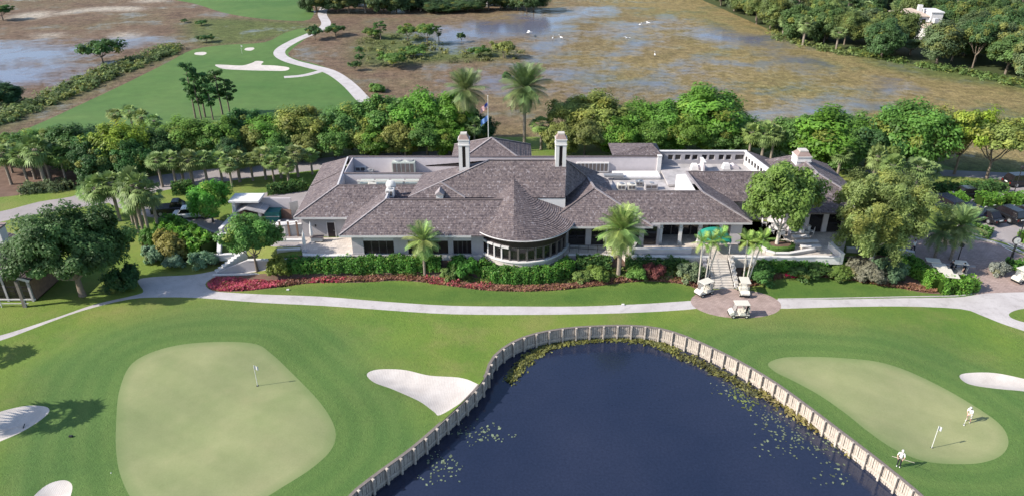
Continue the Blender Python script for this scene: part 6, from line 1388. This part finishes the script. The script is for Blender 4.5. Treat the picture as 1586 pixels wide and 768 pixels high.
# ------------------------------------------------------------------ carts, cars
def make_cart(label, loc, rz, group=None):
    t = thing('golf_cart', label, 'golf cart', loc, rz, group)
    MB().extr([(-1.12, .32), (1.05, .28), (1.22, .38), (1.24, .62), (1.02, .80), (.74, .88), (.70, .42), (.12, .36), (.05, .66), (-.62, .66), (-.66, .50), (-1.12, .50)], -.54, .54).build('body', M['cream'], t, .035, True)
    MB().box((-1.0, -.50, .22), (1.0, .50, .33)).build('chassis', M['black'], t); MB().box((-.50, -.50, .66), (.06, .50, .80)).build('seat', M['seatw'], t, .04, True); MB().box((-.60, -.50, .84), (-.46, .50, 1.22)).build('backrest', M['seatw'], t, .04, True)
    MB().box((-1.02, -.62, 1.76), (.72, .62, 1.84)).build('roof', M['cream'], t, .035, True)
    for sy in (-.56, .56):
        MB().bar((.66, sy * .92, .82), (.50, sy, 1.77), .035).build('roof_post', M['rail'], t); MB().bar((-.86, sy * .92, .50), (-.92, sy, 1.77), .035).build('roof_post', M['rail'], t)
    MB().add([(.68, -.5, .88), (.68, .5, .88), (.52, .52, 1.72), (.52, -.52, 1.72)], [(0, 1, 2, 3)]).build('windshield', M['clear'], t)
    MB().tube([(.66, .25, .85), (.42, .25, 1.05)], .02, 6).build('steering_column', M['rail'], t); MB().tube([(.42 + .06 * math.sin(a) * .7, .25 + .17 * math.cos(a), 1.05 + .15 * math.sin(a)) for a in np.linspace(0, 2 * PI, 13)], .018, 5, False).build('steering_wheel', M['rail'], t)
    for sx in (-.74, .80):
        for sy in (-.52, .52):
            wh = MB().tube([(sx, sy - .1, .22), (sx, sy + .1, .22)], .225, 14).build('wheel', M['black'], t); MB().tube([(sx, sy - .108, .22), (sx, sy + .108, .22)], .11, 10).build('rim', M['cream'], wh)
    MB().box((1.20, -.5, .30), (1.30, .5, .42)).build('bumper', M['black'], t, .02)
    for sy in (-.36, .36): MB().box((1.22, sy - .08, .52), (1.255, sy + .08, .62)).build('headlight', M['lamp'], t)
    for sy in (-.24, .24): MB().tube([(-.95, sy, .5), (-1.05, sy, 1.25)], .13, 8).build('golf_bag', M['rail' if sy < 0 else 'seatw'], t)
    MB().box((-1.15, -.45, .48), (-.78, .45, .54)).build('bag_rack', M['rail'], t)
    return t
gl = NB('clear_glass'); tr_ = gl.n('BsdfTransparent'); mx_ = gl.n('MixShader'); mx_.inputs[0].default_value = .18; gl.set((.8, .85, .85), .05); gl.t.links.new(tr_.outputs[0], mx_.inputs[1]); gl.t.links.new(gl.b.outputs[0], mx_.inputs[2]); gl.t.links.new(mx_.outputs[0], gl.out.inputs[0]); M['clear'] = gl.m
carts = [(1144, 489, PI * 1.0, 'cream golf cart parked alone in the middle of the brick oval', None), (1090, 455, PI + .55, 'cream golf cart at the left foot of the terrace steps', None), (1151, 454, -PI / 2 - .08, 'cream golf cart at the right foot of the terrace steps facing the pond', None),
         (1442, 422, -.25, 'golf cart with cream roof, farthest back of four behind the bright hedge', 1), (1451, 430, -.25, 'golf cart with cream roof, second from the back behind the bright hedge', 1), (1460, 438, -.25, 'golf cart with cream roof, third from the back behind the bright hedge', 1), (1470, 446, -.25, 'golf cart with cream roof, nearest of four behind the bright hedge', 1),
         (1480, 425, PI - .2, 'golf cart with people standing round it beside the date palm', 1), (1580, 435, PI + .4, 'dark-wheeled golf cart at the right picture edge on the brick drive', 1)]
c0 = None
for u, v, rz, l, g_ in carts:
    p = G(u, v); p.z += .01
    if c0 is None: c0 = make_cart(l, p, rz, 'golf carts'); c0.scale = (.88, .88, .88)
    else: dup(c0, l, p, rz, None, 'golf carts')
def wheel_set(t, xs_, w_, r):
    for sx in xs_:
        for sy in (-1, 1):
            y = sy * (w_ / 2 - .1); wh = MB().tube([(sx, y - .11, r), (sx, y + .11, r)], r, 18).build('wheel', M['black'], t); MB().tube([(sx, y - .118, r), (sx, y + .118, r)], r * .6, 12).build('rim', M['metal'], wh)
def make_car(kind, label, loc, rz, col, group=None):
    names = dict(suv='parked_suv', sedan='parked_car', pickup='pickup_truck', van='parked_van'); L_, w_, h_ = dict(suv=(4.8, 1.92, 1.75), sedan=(4.7, 1.84, 1.45), pickup=(5.5, 1.95, 1.8), van=(5.0, 1.95, 1.95))[kind]
    t = thing(names[kind], label, {'suv': 'suv', 'sedan': 'car', 'pickup': 'pickup', 'van': 'van'}[kind], loc, rz, group); hl = L_ / 2; bl = h_ * .56; r = .34 if kind == 'sedan' else .38
    prof = [(-hl + .05, .32), (-hl, .6), (-hl + .05, bl * .98), (-hl + .3, bl), (hl * .42, bl), (hl - .35, bl * .88), (hl - .06, bl * .72), (hl, .5), (hl - .06, .3)]
    if kind == 'pickup': prof = [(-hl + .05, .4), (-hl, .7), (-hl, bl + .08), (-hl + .1, bl + .1), (hl * .45, bl + .1), (hl - .3, bl), (hl - .03, bl * .85), (hl, .5), (hl - .06, .38)]
    sec = []
    for x, z in prof: pass
    n_ = len(prof); V_ = []
    for yy, k in ((-w_ / 2, .0), (-w_ / 2 + .06, 1), (w_ / 2 - .06, 1), (w_ / 2, 0)):
        V_ += [(x * (1 if k else .985), yy, z if k else (z - .05 if z > .5 else z + .03)) for x, z in prof]
    fs = [tuple(range(n_ - 1, -1, -1)), tuple(3 * n_ + i for i in range(n_))] + [(j * n_ + i, j * n_ + (i + 1) % n_, (j + 1) * n_ + (i + 1) % n_, (j + 1) * n_ + i) for j in range(3) for i in range(n_)]
    MB().add(V_, fs).build('body', M['paint'], t, .04, True, col=col)
    gx = dict(suv=(-hl + .12, -hl + .5, hl * .16, hl * .48), sedan=(-hl + .55, -hl + 1.15, hl * .12, hl * .46), pickup=(-.45, -.15, hl * .22, hl * .5), van=(-hl + .08, -hl + .3, hl * .35, hl * .7))[kind]
    zb, zt = bl - .02 + (.1 if kind == 'pickup' else 0), h_
    MB().rings([[(gx[0], -w_ / 2 + .1, zb), (gx[3], -w_ / 2 + .1, zb), (gx[3], w_ / 2 - .1, zb), (gx[0], w_ / 2 - .1, zb)], [(gx[1], -w_ / 2 + .24, zt), (gx[2], -w_ / 2 + .24, zt), (gx[2], w_ / 2 - .24, zt), (gx[1], w_ / 2 - .24, zt)]]).build('cabin', M['paint'], t, .05, True, col=col)
    mixp = lambda a, b, k: tuple(p + (q_ - p) * k for p, q_ in zip(a, b))
    def win(nm, b0, b1, t0, t1, push):
        a_, b_, c__, d_ = mixp(b0, t0, .14), mixp(b1, t1, .14), mixp(b1, t1, .86), mixp(b0, t0, .86)
        a_, b_, c__, d_ = mixp(a_, b_, .06), mixp(b_, a_, .06), mixp(c__, d_, .06), mixp(d_, c__, .06)
        MB().add([tuple(i + j for i, j in zip(p, push)) for p in (a_, b_, c__, d_)], [(0, 1, 2, 3)]).build(nm, M['glass'], t)
    B_ = [(gx[0], -w_ / 2 + .1, zb), (gx[3], -w_ / 2 + .1, zb), (gx[3], w_ / 2 - .1, zb), (gx[0], w_ / 2 - .1, zb)]; T_ = [(gx[1], -w_ / 2 + .24, zt), (gx[2], -w_ / 2 + .24, zt), (gx[2], w_ / 2 - .24, zt), (gx[1], w_ / 2 - .24, zt)]
    for i, pu in enumerate(((0, -.012, .004), (.012, 0, .006), (0, .012, .004), (-.012, 0, .006))): win('windshield' if i == 1 else 'rear_window' if i == 3 else 'side_window', B_[i], B_[(i + 1) % 4], T_[i], T_[(i + 1) % 4], pu)
    wheel_set(t, (-hl * .58, hl * .62), w_, r)
    for sy in (-1, 1):
        y = sy * (w_ / 2 - .22); MB().box((hl - .10, y - .17, bl * .60), (hl - .005, y + .17, bl * .74)).build('headlight', M['lamp'], t); MB().box((-hl - .012, y - .13, bl * .62), (-hl + .06, y + .08, bl * .86)).build('taillight', M['red'], t)
        MB().box((hl * .36, sy * (w_ / 2 + .07) - .09, bl + .02), (hl * .36 + .12, sy * (w_ / 2 + .07) + .09, bl + .16)).build('mirror', M['paint'], t, .02, col=col)
    MB().box((-hl - .03, -w_ / 2 + .1, .36), (-hl + .1, w_ / 2 - .1, .52)).build('bumper', M['black'], t, .02); MB().box((-hl - .014, -.26, .66), (-hl + .02, .26, .80)).build('licence_plate', M['line'], t)
    if kind == 'pickup': MB().box((-hl + .12, -w_ / 2 + .14, bl + .085), (-.5, w_ / 2 - .14, bl + .108)).build('bed_cover', M['black'], t)
    return t
NAVY, BLK, DKG = (.012, .016, .035), (.012, .012, .014), (.03, .032, .036)
CG = 'cars parked in the right lot'
make_car('suv', 'dark blue suv leftmost of the row facing away on the parking lot', G(1495, 334), PI / 2 + .30, NAVY, CG)
make_car('sedan', 'black car second from left in the lot row', G(1524, 339), PI / 2 + .30, BLK, CG)
make_car('suv', 'black suv with red tail lamps in the middle of the lot row', G(1556, 338), PI / 2 + .30, BLK, CG)
make_car('suv', 'dark grey suv at the right picture edge of the lot row', G(1586, 338), PI / 2 + .30, DKG, CG)
make_car('van', 'dark van between the hedge and the airy tree', G(1462, 324), PI / 2 + .2, NAVY, CG)
make_car('sedan', 'black car seen over the middle hedge block', G(1500, 305), .1, BLK, CG)
make_car('suv', 'black suv driving on the upper right road', G(1580, 287), .12, BLK, None)
make_car('pickup', 'dark pickup parked on the service drive by the hedge', G(272, 330), .22, (.014, .015, .024), None)
make_car('sedan', 'white car half hidden behind the vivid round bush', G(300, 336), .2, (.75, .75, .75), None)
make_car('sedan', 'white car behind the road palms at the left', G(322, 240), .3, (.75, .75, .75), None)
# parking stripes
for i in range(5):
    a, b = G(1552 + i * 9, 381 - i * 3), G(1572 + i * 9, 391 - i * 3); a.z += .012; b.z += .012
    tag(MB().bar(a, b, .14, .008).build('stall_line', M['line']), ('nearest', 'second', 'third', 'fourth', 'farthest')[i] + ' white painted stripe of the hatched stall by the clock', 'road marking', 'painted stripes by the street clock')
# kerbs
def kerb(px, label, wd=.28, h=.13):
    c = catmull([tuple(G(u, v)) for u, v in px], 4, False); t = thing('kerb', label, 'kerb', (0, 0, 0))
    c = [Vector(p) for p in c]
    for i in range(0, len(c) - 1): MB().bar(c[i] + Vector((0, 0, h / 2 - .05)), c[i + 1] + Vector((0, 0, h / 2 - .05)), wd, h + .1).build('kerb_stone', M['path'], t)
kerb([(1494, 366), (1512, 369), (1540, 376), (1570, 386), (1600, 398)], 'pale kerb between the brick drive and the parking lot')
kerb([(1430, 299), (1490, 302), (1540, 300), (1560, 296)], 'pale kerb along the right shrub strip')
kerb([(1440, 404), (1475, 412), (1510, 413)], 'pale band across the brick drive by the date palm')
kerb([(240, 325), (268, 333), (300, 347), (330, 360), (350, 365)], 'white kerb along the front of the service drive')
kerb([(1205, 463), (1300, 461.5), (1400, 459.5), (1480, 458), (1505, 455)], 'thin white edge of the right cart path', .14, .06)

# street clock, lamp posts, flags
p = G(1562, 409); t = thing('street_clock', 'black street clock with round white face by the parking lot', 'clock', p)
MB().tube([(0, 0, 0), (0, 0, .3), (0, 0, .35), (0, 0, 3.1)], [.17, .15, .08, .06], 10).build('post', M['rail'], t); hd = MB().tube([(0, -.12, 3.1), (0, .12, 3.1)], .46, 24).build('case', M['rail'], t)
fc = MB().tube([(0, -.135, 3.1), (0, -.12, 3.1)], .40, 24).build('face', M['white'], t)
for a, ln in ((.9, .22), (2.6, .32)): MB().bar((0, -.142, 3.1), (math.sin(a) * ln, -.142, 3.1 + math.cos(a) * ln), .035, .01).build('hand', M['rail'], fc)
for k in range(12): a = k * PI / 6; MB().bar((math.sin(a) * .32, -.14, 3.1 + math.cos(a) * .32), (math.sin(a) * .37, -.14, 3.1 + math.cos(a) * .37), .03, .008).build('hour_mark', M['rail'], fc)
def lamp(u, v, h, label):
    t = thing('lamp_post', label, 'lamp post', G(u, v)); MB().tube([(0, 0, 0), (0, 0, .25), (0, 0, h)], [.12, .06, .05], 8).build('post', M['rail'], t); MB().rings([[(math.cos(a) * r, math.sin(a) * r, h + z) for a in np.linspace(0, 2 * PI, 8, endpoint=False)] for r, z in ((.08, 0), (.2, .1), (.22, .42), (.05, .6))]).build('lantern', M['rail'], t)
lamp(1568, 398, 5.2, 'dark lamp post just behind the street clock'); lamp(1568, 306, 4.0, 'dark lamp post on the road behind the hedge blocks'); lamp(1480, 414, 2.6, 'short dark post beside the cart with people')
p = G(757, 240); topz = PY(757, 150, p.y).z - p.z
fp = thing('flagpole', 'tall flagpole behind the clubhouse left of the date palm', 'flagpole', p)
MB().tube([(0, 0, 0), (0, 0, topz)], [.09, .045], 8).build('pole', M['pole'], fp); MB().rings([[(math.cos(a) * r, math.sin(a) * r, topz + z) for a in np.linspace(0, 2 * PI, 10, endpoint=False)] for r, z in ((.02, 0), (.11, .1), (.02, .2))]).build('finial', M['pole'], fp)
def flag(name, label, z0, ln, ht, cols, canton=None, droop=.8):
    """cloth hanging from the pole in folds, cut into its printed fields"""
    t = thing(name, label, 'flag', (p.x, p.y, p.z + z0)); nx = 14
    def cl(s, h): return (-.06 - ln * s * (1 - .35 * droop), .16 * math.sin(s * 9 + h * 1.5) * (.2 + s), -h * ht - droop * ln * .75 * s ** 1.2)
    def field(s0, s1, h0, h1, m, nm, dy=0):
        V_ = [tuple(c + (dy if i == 1 else 0) for i, c in enumerate(cl(s0 + (s1 - s0) * i_ / nx, h))) for h in (h0, h1) for i_ in range(nx + 1)]
        MB().add(V_, [(i, i + 1, nx + 2 + i, nx + 1 + i) for i in range(nx)]).build(nm, m, t, 0, True)
    for s0, s1, h0, h1, m, nm in cols: field(s0, s1, h0, h1, m, nm)
    if canton: field(*canton[:4], canton[4], 'canton', -.02); field(*canton[:4], canton[4], 'canton', .02)
fr, fw, fb = simple('flag_red', (.45, .03, .045), .8), simple('flag_white', (.75, .73, .72), .8), simple('flag_blue', (.04, .06, .30), .8); lb = simple('flag_sky', (.16, .30, .62), .8, .12)
flag('striped_flag', 'red and white striped flag drooping on the tall pole', topz - .9, 1.5, .9, [(0, 1, k / 13, (k + 1) / 13, fr if k % 2 == 0 else fw, 'stripe') for k in range(13)], (0, .42, 0, 7 / 13, fb))
flag('blue_flag', 'light blue flag drooping below the striped one', topz - 2.9, 1.5, .9, [(0, 1, 0, 1, lb, 'cloth')], None)
def flagstick(u, v, label, cm='white'):
    b = G(u, v); t = thing('flagstick', label, 'flagstick', b); h = 2.25
    for k in range(5): MB().tube([(0, 0, h * k / 5), (0, 0, h * (k + 1) / 5)], .028, 6).build('pole_section', M['white' if k % 2 else 'pole'], t)
    V_ = [(.02 + .34 * s, .05 * math.sin(s * 7), h - .02 - z * .42 - .10 * s) for z in (0, 1) for s in np.linspace(0, 1, 8)]
    MB().add(V_, [(i, i + 1, 9 + i, 8 + i) for i in range(7)]).build('pennant', M[cm], t, 0, True); MB().tube([(0, 0, -.02), (0, 0, .008)], .12, 12).build('cup', M['black'], t)
flagstick(399, 597, 'flagstick with white pennant on the large left green'); flagstick(1443, 693, 'flagstick with white pennant on the right oval green'); flagstick(375, 84, 'tiny flagstick on the far green')
for i, (u, v, l) in enumerate(((446, 449, 'small white tee marker on the left of the lawn strip'), (965, 472, 'small white marker beside the cart path near the brick oval'), (110, 676, 'small dark marker on the lawn below the left bunker'))):
    t = thing('lawn_marker', l, 'marker', G(u, v)); MB().box((-.16, -.1, 0), (.16, .1, .14)).build('block', M['white' if i < 2 else 'rail'], t, .03); MB().tube([(0, 0, -.1), (0, 0, .03)], .05, 6).build('stake', M['pole'], t)

# ------------------------------------------------------------------ people
def person(label, loc, rz, J, shirt, trousers, shorts=False, cap_col=None, scale=1.0):
    """one body grown over a posed skeleton; faces take skin, shirt, trousers or shoe colour by where they lie on it"""
    t = thing('person', label, 'person', loc, rz)
    N, Eg, Rd = [], [], []
    def nd(p_, r, par=None):
        N.append(p_); Rd.append(r)
        if par is not None: Eg.append((par, len(N) - 1))
        return len(N) - 1
    pel = nd(J['pelvis'], .125); ch = nd(J['chest'], .145, pel); nk0 = nd(tuple(a + (b - a) * .62 for a, b in zip(J['chest'], J['neck'])), .115, ch); nk = nd(J['neck'], .055, nk0); hd0 = nd(J['head'], .088, nk)
    hx_, hy_, hz_ = J['head']; nd((hx_ + .01, hy_, hz_ + .085), .080, hd0); nd((hx_ + .085, hy_, hz_ - .005), .03, hd0)
    hands = []
    for sd in 'lr':
        sh = nd(J['sh' + sd], .062, nk0); el = nd(J['el' + sd], .046, sh); wr = nd(J['wr' + sd], .030, el); w0, e0 = Vector(J['wr' + sd]), Vector(J['el' + sd]); d_ = (w0 - e0).normalized(); pm = nd(tuple(w0 + d_ * .055), .036, wr)
        side = d_.cross(Vector((0, 0, 1))).normalized() if abs(d_.z) < .95 else Vector((0, 1, 0)); fw_ = d_.cross(side)
        for k in range(4):
            o_ = side * (.030 - .020 * k); l_ = (.062, .074, .070, .054)[k]; a_ = w0 + d_ * .095 + o_; b_ = a_ + d_ * l_ * .55 + fw_ * .015; c_ = b_ + d_ * l_ * .3 + fw_ * .035
            i1 = nd(tuple(a_), .0095, pm); i2 = nd(tuple(b_), .009, i1); nd(tuple(c_), .008, i2)
        i1 = nd(tuple(w0 + d_ * .05 + side * .05 + fw_ * .012), .011, pm); nd(tuple(w0 + d_ * .09 + side * .062 + fw_ * .03), .009, i1)
        hp = nd(J['hip' + sd], .098, pel); kn = nd(J['kn' + sd], .062, hp); an = nd(J['an' + sd], .042, kn); a3 = J['an' + sd]; nd((a3[0] + .15, a3[1], a3[2] - .045), .040, an)
    me = bpy.data.meshes.new('body'); me.from_pydata([tuple(v) for v in N], Eg, [])
    bm = bmesh.new(); bm.from_mesh(me); ly = bm.verts.layers.skin.verify(); bm.verts.ensure_lookup_table()
    for v_, r in zip(bm.verts, Rd): v_[ly].radius = (r, r * (1.0)); v_[ly].use_root = False
    bm.verts[0][ly].use_root = True; bm.to_mesh(me); bm.free()
    ob = bpy.data.objects.new('body', me); C.objects.link(ob); ob.modifiers.new('skin', 'SKIN'); sbm = ob.modifiers.new('sub', 'SUBSURF'); sbm.levels = sbm.render_levels = 1
    dg = bpy.context.evaluated_depsgraph_get(); m2 = bpy.data.meshes.new_from_object(ob.evaluated_get(dg)); bpy.data.objects.remove(ob); m2.name = 'body'
    for m_ in ('skin', shirt, trousers, 'shoe'): m2.materials.append(M[m_])
    S_ = np.array(N); segs = []
    def sg(a, b, kind): segs.append((Vector(a), Vector(b), kind))
    sg(J['pelvis'], J['chest'], 1); sg(J['chest'], tuple(a + (b - a) * .8 for a, b in zip(J['chest'], J['neck'])), 1); sg(J['neck'], J['head'], 0)
    for sd in 'lr':
        e_, w__ = Vector(J['el' + sd]), Vector(J['wr' + sd]); sg(J['sh' + sd], Vector(J['sh' + sd]).lerp(e_, .8), 1); sg(Vector(J['sh' + sd]).lerp(e_, .95), w__, 0); sg(w__, w__ + (w__ - e_).normalized() * .2, 0)
        k_, a_ = Vector(J['kn' + sd]), Vector(J['an' + sd]); sg(Vector(J['pelvis']) * .9 + Vector(J['hip' + sd]) * .1, J['hip' + sd], 2); sg(J['hip' + sd], k_, 2); sg(k_.lerp(a_, .1), a_, 0 if shorts else 2); sg(a_ + Vector((0, 0, -.03)), a_ + Vector((.15, 0, -.05)), 3)
    for f in m2.polygons:
        c_ = f.center; best, bk = 9, 1
        for a, b, k in segs:
            d_ = b - a; tt_ = max(0, min(1, (c_ - a).dot(d_) / max(d_.length_squared, 1e-9))); ds = (c_ - a - d_ * tt_).length
            if ds < best: best, bk = ds, k
        f.material_index = bk; f.use_smooth = True
    link('body', m2, t)
    c_ = Vector(J['head'])
    if cap_col: mbc = MB().rings([[(c_.x + .01 + math.cos(a) * r, c_.y + math.sin(a) * r * .92, c_.z + z) for a in np.linspace(0, 2 * PI, 12, endpoint=False)] for r, z in ((.108, .055), (.108, .10), (.075, .16), (.01, .18))]); mbc.box((c_.x + .08, c_.y - .07, c_.z + .05), (c_.x + .20, c_.y + .07, c_.z + .065)); mbc.build('cap', M[cap_col], t, 0, True)
    else: MB().rings([[(c_.x - .012 + math.cos(a) * r, c_.y + math.sin(a) * r * .95, c_.z + z) for a in np.linspace(0, 2 * PI, 12, endpoint=False)] for r, z in ((.098, .03), (.104, .09), (.07, .155), (.01, .172))]).build('hair', M['hair'], t, 0, True)
    t.scale = (scale,) * 3
    return t
M['shirt'] = simple('white_shirt', (.80, .79, .77), .85, .04, 6); M['khaki'] = simple('pale_shorts', (.62, .58, .52), .85, .06, 6); M['navy'] = simple('dark_trousers', (.016, .017, .024), .85, .1, 6); M['shoe'] = simple('white_shoes', (.70, .69, .67), .5, .05, 6)
stand = dict(pelvis=(0, 0, .98), chest=(.02, 0, 1.28), neck=(.03, 0, 1.53), head=(.05, 0, 1.66), shl=(.02, .20, 1.44), shr=(.02, -.20, 1.44), ell=(-.02, .27, 1.16), elr=(-.02, -.27, 1.16), wrl=(.06, .27, .90), wrr=(.06, -.27, .90), hipl=(0, .09, .92), hipr=(0, -.09, .92), knl=(.03, .10, .50), knr=(.03, -.10, .50), anl=(0, .11, .09), anr=(0, -.11, .09))
put = dict(stand, pelvis=(-.08, 0, .95), chest=(.08, 0, 1.24), neck=(.22, 0, 1.45), head=(.30, 0, 1.55), shl=(.17, .19, 1.37), shr=(.17, -.19, 1.37), ell=(.24, .22, 1.10), elr=(.24, -.20, 1.10), wrl=(.38, .05, .92), wrr=(.37, -.02, .88), hipl=(-.07, .10, .90), hipr=(-.07, -.10, .90), knl=(.02, .14, .48), knr=(.02, -.14, .48), anl=(-.04, .16, .09), anr=(-.04, -.16, .09))
walk = dict(stand, knl=(.20, .10, .52), anl=(.24, .10, .09), knr=(-.06, -.10, .48), anr=(-.34, -.10, .16), ell=(-.14, .26, 1.17), wrl=(-.06, .26, .94), elr=(.12, -.26, 1.18), wrr=(.28, -.24, 1.0))
carry = dict(stand, ell=(.10, .27, 1.16), wrl=(.30, .20, 1.10), elr=(.10, -.27, 1.16), wrr=(.30, -.20, 1.10))
g1 = G(1499, 653); person('golfer in white shirt and pale shorts putting on the oval green', g1, PI + .5, put, 'shirt', 'khaki', True, 'white')
g2 = G(1391, 722); person('golfer in white shirt and dark trousers at the timber wall carrying a pole', g2, -.6 - PI / 2, carry, 'shirt', 'navy', False, 'white', .95)
g3 = G(1413, 392); person('walker in white shirt and dark trousers behind the airy tree', g3, PI / 2 + .3, walk, 'shirt', 'navy')
person('standing figure in dark clothes left of the cart by the date palm', G(1471, 424), .4, stand, 'navy', 'navy'); person('standing figure in dark clothes right of the cart by the date palm', G(1489, 428), 2.6, stand, 'navy', 'navy')
def club(a, b, label, head=True, name='golf_club'):
    t = thing(name, label, 'golf club' if head else 'pole', a); d_ = Vector(b) - Vector(a)
    MB().tube([(0, 0, 0), d_], .016, 6).build('shaft', M['pole' if head else 'wood'], t); MB().tube([(0, 0, 0), d_ * .25], .022, 6).build('grip', M['rail' if head else 'wood'], t)
    if head: MB().box((d_.x - .09, d_.y - .03, d_.z - .02), (d_.x + .05, d_.y + .03, d_.z + .04)).build('head', M['metal'], t, .01)
Rz = lambda p, rz, o: Vector((o.x + p[0] * math.cos(rz) - p[1] * math.sin(rz), o.y + p[0] * math.sin(rz) + p[1] * math.cos(rz), o.z + p[2]))
club(Rz((.40, .03, .93), PI + .5, g1), Rz((.62, .05, .03), PI + .5, g1), 'putter held by the golfer on the oval green')
club(Rz((.36, -.6, 1.02), -.6 - PI / 2, g2), Rz((.36, .95, 1.18), -.6 - PI / 2, g2), 'long pale pole held level by the golfer at the timber wall', False, 'rake_pole')
for b, l in ((Rz((.72, .12, .035), PI + .5, g1), 'white ball in front of the putting golfer'), (G(1424, 640) if False else G(172, 732), 'white ball on the lawn above the corner bunker')):
    bm = bmesh.new(); bmesh.ops.create_icosphere(bm, subdivisions=2, radius=.05); me = bpy.data.meshes.new('golf_ball'); bm.to_mesh(me); bm.free(); me.materials.append(M['white']); tag(link('golf_ball', me, None, b), l, 'golf ball')
t = thing('bunker_rake', 'thin rake lying on the sand of the left bunker', 'rake', G(10, 662), .35); MB().tube([(-1.3, 0, -.2), (1.2, 0, -.15)], .02, 6).build('handle', M['wood'], t); MB().box((1.2, -.3, -.2), (1.26, .3, -.14)).build('head', M['rail'], t)

# ------------------------------------------------------------------ far houses and birds
def far_house(name, label, loc, rz, wd, dp, ht, roofm, floors=2, hip=1.9, tower=False):
    t = thing(name, label, 'house', loc, rz)
    MB().box((-wd / 2, 0, -.5), (wd / 2, dp, ht)).build('walls', M['white'], t)
    o_ = .5; rf = MB().rings([[(-wd / 2 - o_, -o_, ht + .003), (wd / 2 + o_, -o_, ht + .003), (wd / 2 + o_, dp + o_, ht + .003), (-wd / 2 - o_, dp + o_, ht + .003)], [(-wd / 2 - o_, -o_, ht + .2), (wd / 2 + o_, -o_, ht + .2), (wd / 2 + o_, dp + o_, ht + .2), (-wd / 2 - o_, dp + o_, ht + .2)], [(-wd / 2 + dp / 2, dp / 2 - .1, ht + hip), (wd / 2 - dp / 2, dp / 2 - .1, ht + hip), (wd / 2 - dp / 2, dp / 2 + .1, ht + hip), (-wd / 2 + dp / 2, dp / 2 + .1, ht + hip)]]).build('roof', M[roofm], t)
    MB().box((wd * .18, dp * .3, ht + .2), (wd * .18 + 1.1, dp * .3 + 1, ht + hip + 1)).build('chimney', M['white'], rf)
    n_ = int(wd / 2.1)
    for fl in range(floors):
        for k in range(n_):
            x = -wd / 2 + (k + .5) * wd / n_; z = .9 + fl * 3.1
            f = MB().box((x - .62, -.06, z - .08), (x + .62, .02, z + 1.72)).build('window', M['trim'], t); MB().box((x - .5, -.09, z), (x - .02, -.05, z + 1.6)).build('pane', M['glass'], f); MB().box((x + .02, -.09, z), (x + .5, -.05, z + 1.6)).build('pane', M['glass'], f)
    if tower: MB().box((wd / 2, -1.2, -.5), (wd / 2 + 3, dp * .7, ht + 1.2)).build('wing', M['white'], t); MB().box((wd / 2 - .2, -1.4, ht + 1.2), (wd / 2 + 3.2, dp * .7 + .2, ht + 1.5)).build('coping', M['white'], t)
    return t
M['tan'] = simple('tan_tiles', (.46, .37, .30), .8, .15, 1.5)
far_house('white_house', 'white two-storey house with tan hipped roof in the wood', P(1408, 62, .3), -.12, 7.6, 7.5, 6.2, 'tan', 2, 1.7, True)
far_house('white_house', 'white wall of a house showing through the wood below the two-storey one', P(1440, 72, .3), .1, 3.6, 5, 4.6, 'tan', 1, 1.2)
far_house('white_house', 'white house corner among the trees at the right picture edge', P(1592, 70, .3), .1, 6, 6, 5.2, 'tan', 1, 1.5)
far_house('white_house', 'white house left at the top edge beyond the pool', P(660, 10, .3), 0, 11, 8, 5.6, 'flat', 2)
far_house('cream_house', 'cream house in the middle at the top edge beyond the pool', P(702, 11, .3), 0, 7, 8, 5.4, 'tan', 2)
far_house('grey_house', 'white house right at the top edge beyond the pool', P(737, 11, .3), 0, 8, 8, 5.4, 'flat', 2)
def egret(u, v, label, fly=False, z=0.0, rz=0.0, k=1.4):
    b = P(u, v, .3); t = thing('egret', label, 'bird', (b.x, b.y, .3 + z), rz, 'white egrets over the marsh'); t.scale = (k, k, k)
    zz = 0 if fly else .38
    MB().tube([(-.36, 0, zz), (-.2, 0, zz + .03), (.05, 0, zz + .08), (.22, 0, zz + .12), (.30, 0, zz + (.10 if fly else .28)), (.34, 0, zz + (.10 if fly else .44)), (.42, 0, zz + (.1 if fly else .47)), (.56, 0, zz + (.1 if fly else .44))], [.02, .08, .12, .06, .035, .03, .035, .006], 8).build('body', M['plume'], t, 0, True)
    for sy in (-1, 1):
        if fly: MB().add([(.12, .05 * sy, .1), (.16, .42 * sy, .26), (.02, .85 * sy, .20), (-.12, .80 * sy, .19), (-.16, .40 * sy, .22), (-.14, .05 * sy, .09), (.0, .40 * sy, .275)], [(0, 1, 6), (1, 2, 6), (2, 3, 6), (3, 4, 6), (4, 5, 6), (5, 0, 6)]).build('wing', M['plume'], t)
        else: MB().rings([[(.1 + dx, sy * .10, .42 + dz) for dx, dz in ((0, .04), (.02, 0), (0, -.05))], [(-.34 + dx, sy * .05, .37 + dz) for dx, dz in ((0, .02), (.02, 0), (0, -.02))]]).build('wing', M['plume'], t)
        MB().tube([(-.02, sy * .04, zz), (-.42 if fly else 0, sy * .04, 0)], .012, 5).build('leg', M['rail'], t)
for i, (u, v, f, l) in enumerate(((819, 57, True, 'white egret flying above the far pool, largest of the marsh birds'), (856, 63, False, 'white egret standing left of two near the far pool'), (869, 62, False, 'white egret standing right of two near the far pool'), (971, 66, True, 'white egret flapping low in the middle of the marsh'), (991, 42, False, 'white egret left of a pair standing in the upper marsh'), (1003, 42, True, 'white egret right of a pair in the upper marsh'), (1014, 89, False, 'lone white egret standing in the olive marsh'))):
    egret(u, v, l, f, 1.0 if f else 0, i * 1.3, 1.9 if i == 0 else 1.5)
